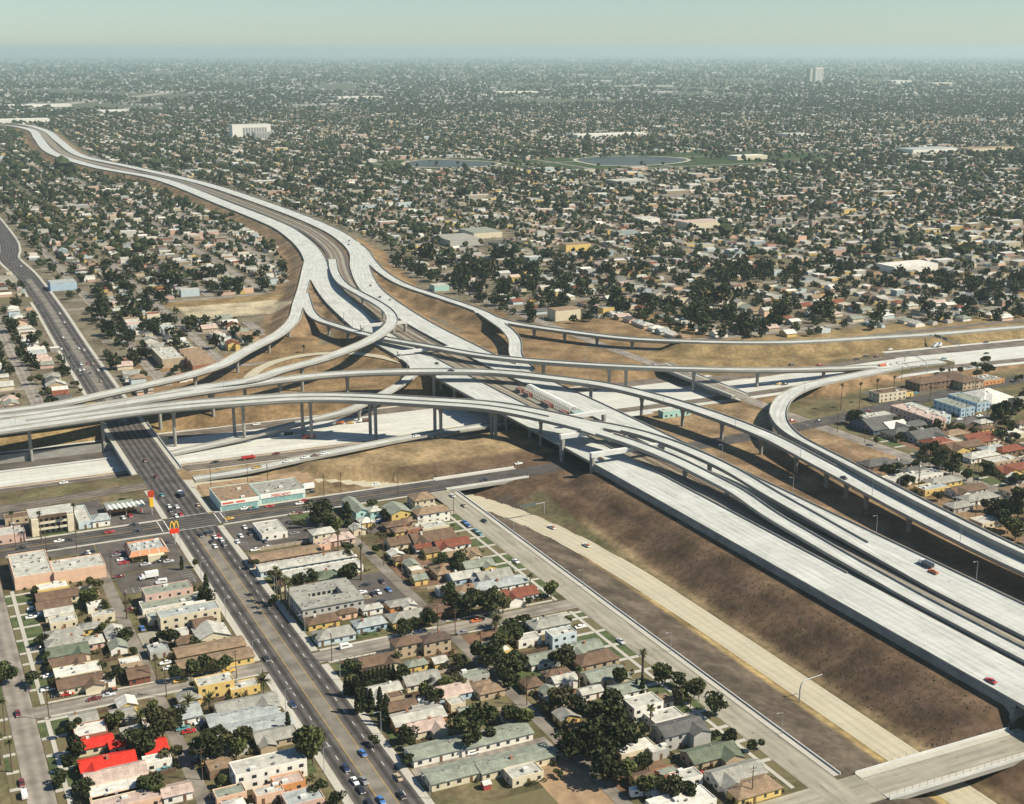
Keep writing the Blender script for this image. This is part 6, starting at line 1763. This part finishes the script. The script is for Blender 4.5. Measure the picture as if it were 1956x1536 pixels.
def free(x, y):
    i, j = int((y - gy0) / cell), int((x - gx0) / cell)
    if 0 <= i < BM.shape[0] and 0 <= j < BM.shape[1]: return not BM[i, j]
    return True
def seen(x, y, m=70):
    a, b = ppt(x, y, 3.0)
    return -m < a < 1956 + m and b < 1536 + m
# larger named buildings far off
def big(name, desc, cat, px0, px1, py, depth, h, roof, wall, z0=0.0):
    xa, ya = gpt(px0, py); xb, yb = gpt(px1, py)
    w = math.hypot(xb - xa, yb - ya); cx, cy = (xa + xb) / 2, (ya + yb) / 2
    o = thing(name, desc, cat, "", None, (cx, cy, 0), 0.0)
    w *= 1.08
    MB().box(-w / 2, w / 2, 0, depth, -0.5, h).obj("wall", wmat(wall), o)
    MB().box(-w / 2 + .5, w / 2 - .5, .5, depth - .5, h, h + .6).obj("roof", rmat(roof), o)
    for k in range(int(px0), int(px1) + 1, 4):
        pass
    for qx in np.linspace(cx - w * .5, cx + w * .5, 8):
        for qy in np.linspace(cy, cy + depth, 6): mark_disc(qx + (qy - cy) * .43, qy, 14)
    return o, w
o, w = big("hospital", "long white slab hospital block on the left skyline", "hospital", 447, 516, 262, 40, 34, 'pale', 'white')
for k in range(9):
    MB().box(-w / 2 + 30 + k * (w - 40) / 9, -w / 2 + 30 + (k + .7) * (w - 40) / 9, -.4, .2, 3, 26).obj("window_band", surf("far_window", (0.25, 0.26, 0.25), .1, .1), o)
o, w = big("office_block", "grey slab block in front of the white hospital", "office", 488, 524, 266, 25, 18, 'grey', 'grey')
for k in range(8): MB().box(-w / 2 + (k + .2) * w / 8, -w / 2 + (k + .75) * w / 8, -.4, .2, 2, 16).obj("window_band", surf("far_window", (0.25, 0.26, 0.25), .1, .1), o)
o, w = big("office_tower", "lone white office tower near the right skyline", "tower", 1555, 1573, 159, 50, 112, 'white', 'white')
MB().box(-w / 2 - 40, -w / 2 - .5, 10, 50, 0, 108).obj("shade_grey_wing", wmat('grey'), o)  # grey wall colour paints in the tower's shaded left side
for k in range(6): MB().box(-w / 2 + (k + .3) * w / 6, -w / 2 + (k + .7) * w / 6, -.8, .2, 6, 106).obj("window_band", surf("far_window", (0.25, 0.26, 0.25), .1, .1), o)
for px0, px1, py, dp, h, rf, wa, ds in ((648, 732, 190, 120, 12, 'white', 'white', "long white warehouse left of the skyline centre"), (948, 1030, 180, 90, 14, 'white', 'white', "long white warehouse on the skyline centre"), (195, 245, 218, 120, 12, 'white', 'white', "white warehouse beside the far freeway bend"), (0, 90, 237, 90, 14, 'white', 'white', "bright white industrial hall at the far left freeway bend"),
                                      (1735, 1840, 292, 60, 9, 'bluegrey', 'white', "long pale blue-grey shed on the right"), (1838, 1956, 290, 40, 9, 'tan', 'cream', "long tan shed at the right edge"), (1310, 1384, 436, 30, 8, 'pink', 'cream', "long tan two-storey school block right of centre"), (1222, 1262, 428, 26, 7, 'pale', 'white', "pale hall beside the tan school block"),
                                      (860, 925, 470, 60, 7, 'grey', 'grey', "grey industrial roof beyond the low right ramp"), (905, 960, 455, 50, 7, 'greengrey', 'cream', "green-grey industrial roof behind the grey one"), (1080, 1130, 480, 18, 8, 'tan', 'yellow', "yellow walled block right of the industrial roofs"), (1060, 1110, 612, 16, 9, 'tan', 'cream', "tan three-storey block just beyond the low ramp"),
                                      (1176, 1240, 352, 40, 6, 'pale', 'grey', "low grey school roof in front of the park"), (1700, 1800, 520, 30, 7, 'white', 'white', "white low works near the right edge"), (830, 858, 556, 14, 5, 'pale', 'teal', "small turquoise box building by the low ramp"), (1405, 1470, 305, 40, 8, 'white', 'cream', "white school block right of the park"), (1100, 1240, 262, 60, 8, 'white', 'white', "long white school row behind the park"),
                                      (20, 130, 205, 100, 10, 'white', 'white', "white works at the far left skyline"), (1700, 1745, 160, 120, 22, 'white', 'white', "white block right of the lone tower"), (1780, 1830, 163, 120, 16, 'white', 'cream', "pale low block far right of the lone tower"), (1505, 1550, 262, 60, 8, 'pale', 'white', "pale shed below the lone tower"), (100, 145, 555, 24, 7, 'bluegrey', 'blue', "blue walled shed beside the far boulevard"), (1740, 1880, 236, 60, 4, 'tan', 'tan', "tan earthwork hall at the far right")):
    big("warehouse" if h > 6.5 else "low_hall", ds, "building", px0, px1, py, dp, h, rf, wa)
# lakes
WATER = surf("lake_water", (0.055, 0.065, 0.055), 0.2, 0.02, rough=0.5, spec=0.3)
def lake(name, pts, z=0.15):
    W = [gpt(a, b) for a, b in pts]
    P = curve([(x, y, z) for x, y in W + [W[0]]], 25, 1)[:-1]
    o = MB().poly([tuple(p) for p in P]).obj(name, WATER); structure(o, "still park lake")
    Q = curve([(x, y, z + .1) for x, y in W + [W[0]]], 25, 1)
    V, F, UV = sheet(Q, -4, 4); structure(link_mesh("lake_path", mesh_np("lake_path", V, F, CONC_RAMP, UV)))
lake("lake", [(1096, 306), (1130, 300), (1200, 298), (1280, 300), (1318, 305), (1290, 312), (1210, 317), (1140, 316)][::-1])
lake("lake", [(768, 312), (810, 305), (880, 306), (955, 311), (930, 318), (850, 321), (790, 319)][::-1])
# street blocks: rows of houses either side of streets that run away from the viewer
rh = random.Random(21)
ROOFPICK = ['grey', 'pale', 'white', 'tan', 'brown', 'pink', 'bluegrey', 'greengrey', 'pale', 'grey', 'white', 'rust', 'darkgrey', 'pale']
WALLPICK = ['cream', 'white', 'yellow', 'tan', 'paleblue', 'pink', 'white', 'cream', 'salmon', 'grey']
LOTS = []; FTREES = []
street_x = [-290, -210, -130, -52, 26, 80, 168, 222, 278, 334, 392, 446, 511, 600, 690] + [780 + 88 * k for k in range(60)]
ROWSTREETS = []
for sx in street_x:
    left = sx < 420
    y = 880.0 if sx < 520 else 560.0
    ylim = 5400
    row = 0
    while y < ylim:
        blk = int((y - 880) // 205)
        yin = (y - 880) % 205
        if yin < 13: y += 13 - yin; continue
        for side in (-1, 1):
            hx = sx + side * (17 + rh.uniform(-1, 1.5)); hy = y + rh.uniform(-1, 1)
            if seen(hx, hy) and not park(hx, hy):
                if free(hx, hy) and free(hx + 6, hy) and free(hx - 6, hy) and rh.random() < 0.78 + 0.2 * float(hash_n(np.float64(hx + 900), np.float64(hy), 0.8)):
                    LOTS.append((hx, hy, rh.uniform(9, 13.5), rh.uniform(8, 11.5), 1 if rh.random() < 0.9 else 2, 0, sx))
                    gx = sx + side * (34 + rh.uniform(-3, 3))
                    if rh.random() < 0.55 and free(gx, hy): LOTS.append((gx, hy + rh.uniform(-3, 3), rh.uniform(5, 8), rh.uniform(5, 7), 1, 1, sx))
                dens = 1.6 if left and hy < 1700 else (3.3 if hy < 1500 else 4.0)
                if hy > 2600: dens = 3.4
                dens *= 0.45 + 1.1 * float(hash_n(np.float64(hx), np.float64(hy), 1.1))
                n = int(dens) + (1 if rh.random() < dens % 1 else 0)
                for _ in range(n):
                    tx = sx + side * rh.choice((7, 9, 26, 30, 38, 41)) + rh.uniform(-4, 4); ty = hy + rh.uniform(-7, 7)
                    if free(tx, ty):
                        FTREES.append((tx, ty, max(1.6, rh.lognormvariate(1.15, 0.42))))
        y += 13.8 if y < 3000 else 15.0
    ROWSTREETS.append(sx)
# cross streets of the grid, and larger flat buildings along them
for k in range(17):
    yy = 880 + 205 * k + 6
    for x0, x1 in ((-300, 470), (480, 3200)):
        P = np.array([(x, yy, 0.035) for x in np.arange(x0, x1, 18.0) if free(x, yy) and seen(x, yy, 20)])
        if len(P) < 5: continue
        cuts = [0] + [i + 1 for i in range(len(P) - 1) if P[i + 1, 0] - P[i, 0] > 19] + [len(P)]
        for a, b_ in zip(cuts[:-1], cuts[1:]):
            if b_ - a > 4:
                V, F, UV = sheet(P[a:b_], -5, 5); structure(link_mesh("residential_street", mesh_np("residential_street", V, F, ASPH_OLD, UV)))
BIGS = []
for _ in range(900):
    d = rh.uniform(1000, 5200); a = HEAD + rh.uniform(-.40, .40); cx, cy = d * math.sin(a), d * math.cos(a)
    cy = 880 + 205 * round((cy - 880) / 205) + rh.choice((-20, 32)) if rh.random() < .7 else cy
    if d > 1350 and free(cx, cy) and free(cx + 18, cy) and free(cx - 18, cy) and seen(cx, cy) and not park(cx, cy):
        w, l = (rh.uniform(18, 50), rh.uniform(11, 24)) if d > 2100 else (rh.uniform(17, 28), rh.uniform(9, 14))
        BIGS.append((cx, cy, w, l, rh.choice((1.3, 1.6, 2, 2.6)), 2, 0)); mark_rect(cx - w / 2, cx + w / 2, cy - l / 2, cy + l / 2)
        if len(BIGS) > 330: break
LOTS = [q for q in LOTS if free(q[0], q[1])] + BIGS
FTREES = [q for q in FTREES if free(q[0], q[1])]
# tree clumps
for _ in range(360):
    d = rh.uniform(950, 5200); a = HEAD + rh.uniform(-.40, .40); cx, cy = d * math.sin(a), d * math.cos(a)
    for _ in range(rh.randint(3, 9)):
        tx, ty = cx + rh.gauss(0, 14), cy + rh.gauss(0, 12)
        if free(tx, ty) and seen(tx, ty): FTREES.append((tx, ty, rh.uniform(4, 7.5)))
for _ in range(420):
    if rh.random() < .3: tx, ty = 1080 + rh.uniform(-190, 190), 2600 + rh.uniform(-130, 130)
    else: tx, ty = 1580 + rh.uniform(-400, 400), 2470 + rh.uniform(-200, 200)
    if park(tx, ty) and not (1250 < tx < 1620 and 2380 < ty < 2560 and rh.random() < .8): FTREES.append((tx, ty, rh.uniform(2.5, 6)))
LOTS.sort(key=lambda q: q[0] ** 2 + q[1] ** 2)
FTREES.sort(key=lambda q: q[0] ** 2 + q[1] ** 2)
for sx in ROWSTREETS:
    if sx < 1500 and sx not in (222, 600) or sx == 690:
        P = np.array([(sx, y, 0.04) for y in np.arange(880 if sx < 520 else 872, 4200, 20.0) if free(sx, y) and seen(sx, y)])
        if len(P) > 4:
            # split where a freeway interrupts it
            cuts = [0] + [i + 1 for i in range(len(P) - 1) if P[i + 1, 1] - P[i, 1] > 21] + [len(P)]
            for a, b_ in zip(cuts[:-1], cuts[1:]):
                if b_ - a > 3:
                    V, F, UV = sheet(P[a:b_], -4.5, 4.5); structure(link_mesh("residential_street", mesh_np("residential_street", V, F, ASPH_OLD, UV)))
# open lots, playgrounds and bare patches
for px_, py_, w, l, m in ((1275, 375, 110, 60, ASPH_ALLEY), (930, 465, 60, 40, ASPH_LOT), (1490, 500, 40, 30, DRYLAWN), (1180, 258, 260, 50, DRYLAWN), (1820, 235, 420, 70, DIRT), (1640, 268, 200, 40, DIRT), (930, 222, 160, 50, DIRT), (700, 260, 120, 40, DRYLAWN), (250, 258, 160, 40, DIRT), (1890, 515, 60, 16, ASPH_LOT), (330, 243, 200, 40, CONC_OLD), (1430, 545, 30, 20, DIRT), (-6, 535, 40, 50, CONC_OLD), (20, 575, 40, 30, DRYLAWN), (1720, 480, 46, 24, ASPH_LOT), (1150, 440, 40, 20, DIRT)):
    cx, cy = gpt(px_, py_); pad("open_lot", cx - w / 2, cx + w / 2, cy - l / 2, cy + l / 2, m, 0.12)
    LOTS = [q for q in LOTS if not (abs(q[0] - cx) < w / 2 + 4 and abs(q[1] - cy) < l / 2 + 4)]; FTREES = [q for q in FTREES if not (abs(q[0] - cx) < w / 2 and abs(q[1] - cy) < l / 2)]
def veil(q): return q[2] > 1.8 and ((1240 < q[0] < 1680 and 2180 < q[1] < 2580) or (960 < q[0] < 1200 and 2380 < q[1] < 2720)) and rh.random() < .9
FTREES = [q for q in FTREES if not veil(q)]
LOTS = [q for q in LOTS if not (1240 < q[0] < 1680 and 2300 < q[1] < 2580)]
# the nearest become things of their own
n_hand = sum(1 for o in THINGS if o[0].name.split('.')[0] == 'house')
KH = 300 - n_hand
def far_place(x, y):
    if y < 690: return "right of the merging ramps"
    side = "left of the far boulevard" if x < 124 else ("between far boulevard and freeway" if x < 420 else "right beyond the freeway")
    return side + (", close in" if y < 1150 else ", farther off")
hi = 0
REST = []
for (x, y, w, l, st, gar, sx) in LOTS:
    if gar == 0 and hi < KH:
        k = rh.choice(('G', 'GX', 'GY', 'H', 'H', 'F', 'C'))
        house(x - w / 2, x + w / 2, y - l / 2, y + l / 2, st, k, rh.choice(ROOFPICK), rh.choice(WALLPICK), 'house', 'house', far_place(x, y), 'houses in the blocks beyond', wins=False, vents=0, chimney=False, z=0.0)
        hi += 1
    else: REST.append((x, y, w, l, st))
n_leaf = sum(1 for o in THINGS if o[0].name.split('.')[0] == 'leafy_tree')
KT = 300 - n_leaf
for (x, y, r) in FTREES[:KT]:
    tree(x, y, r, far_place(x, y), z=0.0, hs=rh.uniform(.9, 1.25))
RT = FTREES[KT:]
# everything smaller: one mesh of houses, one of trees
def bulk(name, V, F4, C, mat, label, tri=False):
    k = 3 if tri else 4
    me = D.meshes.new(name)
    me.vertices.add(len(V)); me.vertices.foreach_set("co", V.astype(np.float32).ravel())
    me.loops.add(F4.size); me.loops.foreach_set("vertex_index", F4.astype(np.int32).ravel())
    me.polygons.add(len(F4)); me.polygons.foreach_set("loop_start", np.arange(0, F4.size, k, dtype=np.int32))
    me.update(calc_edges=True)
    me.shade_flat()
    ca = me.color_attributes.new("Col", 'FLOAT_COLOR', 'CORNER')
    c = np.concatenate([C, np.ones((len(C), 1))], 1)
    ca.data.foreach_set("color", np.repeat(c, k, 0).astype(np.float32).ravel())
    me.materials.append(mat)
    return stuff(link_mesh(name, me), label)
R_ = np.array(REST); n = len(R_)
hr = np.random.default_rng(8)
hx, hy, hw2, hl2, hst = R_.T
zt = 2.7 * hst; rise = hr.uniform(.2, .42, n) * np.minimum(hw2, hl2) / 2 * (hr.random(n) < .72) * (hw2 < 17)
alongx = hw2 >= hl2
a, b = hw2 / 2, hl2 / 2
P = np.zeros((n, 10, 3))
for k, (sx_, sy_, sz_) in enumerate(((-1, -1, 0), (1, -1, 0), (1, 1, 0), (-1, 1, 0), (-1, -1, 1), (1, -1, 1), (1, 1, 1), (-1, 1, 1))):
    P[:, k] = np.stack([hx + sx_ * a, hy + sy_ * b, np.where(sz_, zt, -.3)], 1)
P[:, 8] = np.stack([np.where(alongx, hx - a, hx), np.where(alongx, hy, hy - b), zt + rise], 1)
P[:, 9] = np.stack([np.where(alongx, hx + a, hx), np.where(alongx, hy, hy + b), zt + rise], 1)
base = (np.arange(n) * 10)[:, None]
walls = [(0, 1, 5, 4), (1, 2, 6, 5), (2, 3, 7, 6), (3, 0, 4, 7)]
rx = [(4, 5, 9, 8), (6, 7, 8, 9), (7, 4, 8, 8), (5, 6, 9, 9)]; ryf = [(5, 6, 9, 8), (7, 4, 8, 9), (4, 5, 8, 8), (6, 7, 9, 9)]
def tris(quads):
    out = []
    for q in quads:
        out.append((q[0], q[1], q[2]))
        if q[3] != q[2]: out.append((q[0], q[2], q[3]))
    return out
tw = np.array(tris(walls)); tx_, ty_ = np.array(tris(rx)), np.array(tris(ryf))
roofs = np.array([ROOF[c] for c in ROOFPICK]); wallsC = np.array([WALL[c] for c in WALLPICK])
rc_ = np.where((hw2 > 17)[:, None], np.array([.55, .54, .5]), roofs[hr.integers(len(roofs), size=n)]) * hr.uniform(.38, 1.0, (n, 1)); wc_ = wallsC[hr.integers(len(wallsC), size=n)] * hr.uniform(.55, 1.0, (n, 1))
T = []; Cc = []
for t in tw: T.append(base + t); Cc.append(wc_)
for i in range(len(tx_)):
    T.append(np.where(alongx[:, None], base + tx_[i], base + ty_[i])); Cc.append(rc_ if i < 4 else wc_)
bulk("far_houses", P.reshape(-1, 3), np.concatenate(T), np.clip(np.concatenate(Cc), 0, .85), attrmat("far_house_paint", 0.8, 0.1), "thousands of small houses filling the city beyond", True)
# trees: lumpy crowns out of small facets
def ico():
    t = (1 + 5 ** .5) / 2
    v = np.array([(-1, t, 0), (1, t, 0), (-1, -t, 0), (1, -t, 0), (0, -1, t), (0, 1, t), (0, -1, -t), (0, 1, -t), (t, 0, -1), (t, 0, 1), (-t, 0, -1), (-t, 0, 1)], float); v /= np.linalg.norm(v[0])
    f = np.array([(0, 11, 5), (0, 5, 1), (0, 1, 7), (0, 7, 10), (0, 10, 11), (1, 5, 9), (5, 11, 4), (11, 10, 2), (10, 7, 6), (7, 1, 8), (3, 9, 4), (3, 4, 2), (3, 2, 6), (3, 6, 8), (3, 8, 9), (4, 9, 5), (2, 4, 11), (6, 2, 10), (8, 6, 7), (9, 8, 1)])
    return v, f
IV0, IF0 = ico()
OV = np.array([(1, 0, 0), (0, 1, 0), (-1, 0, 0), (0, -1, 0), (0, 0, 1), (0, 0, -.6)], float)
OF = np.array([(0, 1, 4), (1, 2, 4), (2, 3, 4), (3, 0, 4), (1, 0, 5), (2, 1, 5), (3, 2, 5), (0, 3, 5)])
def blobs(name, arr, lobes, label, seed, low=False):
    IV, IF = (OV * 1.12, OF) if low else (IV0, IF0); nv, nf = len(IV), len(IF)
    r = np.random.default_rng(seed); A = np.array(arr); n = len(A)
    Vs = []; Fs = []; Cs = []; off = 0
    for L in range(lobes):
        s = (A[:, 2] * (0.9 if lobes == 1 else r.uniform(.45, .72, n)))
        o = np.zeros((n, 3)) if lobes == 1 else r.normal(0, .45, (n, 3)) * A[:, 2:3]
        c = np.stack([A[:, 0], A[:, 1], A[:, 2] * 1.05], 1) + o * np.array([1, 1, .6])
        v = IV[None] * s[:, None, None] * r.uniform(.6, 1.25, (n, nv, 1)) * np.array([1, 1, .95]) + c[:, None]
        v[..., 2] = np.maximum(v[..., 2], .1)
        Vs.append(v.reshape(-1, 3)); Fs.append(((np.arange(n) * nv)[:, None, None] + IF[None]).reshape(-1, 3) + off); off += n * nv
        g = np.array([0.032, 0.041, 0.020]) * r.uniform(.55, 1.4, (n, 1)) * np.array([1, 1, 1]) + np.array([.02, .01, .0]) * (r.random((n, 1)) < .15)
        Cs.append(np.repeat(g, nf, 0) * r.uniform(.7, 1.3, (n * nf, 1)))
    bulk(name, np.concatenate(Vs), np.concatenate(Fs), np.concatenate(Cs), MATS.get("far_leaves") or attrmat("far_leaves", 0.5, 0.35), label, True)
near_t = [t for t in RT if t[0] ** 2 + t[1] ** 2 < 1500 ** 2]; mid_t = [t for t in RT if 1500 ** 2 <= t[0] ** 2 + t[1] ** 2]
def leafy(name, arr, per, label, seed):
    r = np.random.default_rng(seed); A = np.repeat(np.array(arr), per, 0); n = len(A)
    d = r.normal(size=(n, 3)); d /= np.linalg.norm(d, axis=1)[:, None]
    c = np.stack([A[:, 0], A[:, 1], A[:, 2] * 1.1], 1) + d * A[:, 2:3] * r.uniform(.35, 1.0, (n, 1)) * np.array([1, 1, .9])
    V, _ = leaf_quads(c, .2, r); V = V.reshape(n, 4, 3); V = c[:, None] + (V - c[:, None]) * A[:, 2][:, None, None]
    Fq = (np.arange(n) * 4)[:, None] + np.arange(4)[None]
    g = np.repeat(r.uniform(.55, 1.4, (len(arr), 1)), per, 0) * np.array([0.032, 0.040, 0.018]) * r.uniform(.7, 1.3, (n, 1))
    bulk(name, V.reshape(-1, 3), Fq, g, MATS.get("far_leaves") or attrmat("far_leaves", 0.5, 0.35), label)
leafy("far_trees", near_t, 90, "dark trees among the houses beyond the interchange", 1)
print("TREES", len(near_t), len(mid_t), "LOTS", len(LOTS))
blobs("far_trees", [t for t in mid_t if t[0] ** 2 + t[1] ** 2 < 2600 ** 2], 2, "dark trees spread through the middle distance", 5)
mid_t = [t for t in mid_t if t[0] ** 2 + t[1] ** 2 >= 2600 ** 2]
blobs("far_trees", [t for t in mid_t if t[0] ** 2 + t[1] ** 2 < 3300 ** 2], 1, "dark trees around and behind the park lakes", 7)
blobs("far_trees", [t for t in mid_t if t[0] ** 2 + t[1] ** 2 >= 3300 ** 2], 1, "masses of dark trees across the distant city", 2, True)
# the last miles: roofs and tree masses that read only as a speckle
r = np.random.default_rng(33)
def spread_far(m, d1=38000.0):
    u = r.random(m)
    d = 1 / (1 / 5200.0 + u * (1 / d1 - 1 / 5200.0))         # even over the picture height
    an = HEAD + r.uniform(-.41, .41, m)
    keep = hash_n(d * .55 * np.sin(an), d * .35 * np.cos(an), 0.55) + r.normal(0, .12, m) > .34
    return d[keep], an[keep]
d, an = spread_far(30000)
blobs("far_trees", np.stack([d * np.sin(an), d * np.cos(an), r.uniform(4, 9, len(d)) * (d / 6000) ** .8], 1), 1, "hazy tree masses toward the skyline", 3)
d, an = spread_far(11000); m = len(d)
x, y = d * np.sin(an), d * np.cos(an); g = (d / 6000) ** .7; w2 = r.uniform(4, 12, m) * g * (1 + (r.random(m) < .05) * 5); l2 = r.uniform(4, 10, m) * g; h = r.uniform(4, 9, m) * g
P = np.zeros((m, 8, 3))
for k, (sx_, sy_, sz_) in enumerate(((-1, -1, 0), (1, -1, 0), (1, 1, 0), (-1, 1, 0), (-1, -1, 1), (1, -1, 1), (1, 1, 1), (-1, 1, 1))):
    P[:, k] = np.stack([x + sx_ * w2, y + sy_ * l2, np.where(sz_, h, 0)], 1)
Fq = (np.arange(m) * 8)[:, None, None] + np.array([(0, 1, 5, 4), (1, 2, 6, 5), (2, 3, 7, 6), (3, 0, 4, 7), (4, 5, 6, 7)])[None]
Cq = np.repeat(r.uniform(.12, .55, (m, 1)) * np.array([1, .97, .9]), 5, 0)
bulk("far_houses", P.reshape(-1, 3), Fq.reshape(-1, 4), Cq, MATS["far_house_paint"], "pale roofs fading toward the skyline")
# far river channel
street("river_channel", [gpt(0, 216), gpt(150, 196), gpt(300, 180), gpt(420, 163), gpt(560, 157), gpt(700, 150)], 90, CONC_OLD, 0.4, 200.0)
# ------------------------------------------------------------------ air and labels
hz = MB().box(-80000, 80000, -6000, 80000, -9, 330).obj("haze", None)
hm = D.materials.new("haze_air"); hm.use_nodes = True
hn = hm.node_tree; hn.nodes.clear()
pv = hn.nodes.new("ShaderNodeVolumePrincipled")
pv.inputs["Color"].default_value = (0.62, 0.79, 0.80, 1)
pv.inputs["Density"].default_value = 5.2e-5
pv.inputs["Anisotropy"].default_value = 0.2
ho = hn.nodes.new("ShaderNodeOutputMaterial")
hn.links.new(pv.outputs[0], ho.inputs["Volume"])
hz.data.materials.append(hm)
stuff(hz, "thin pale blue haze in the air over the city")
finish_labels()
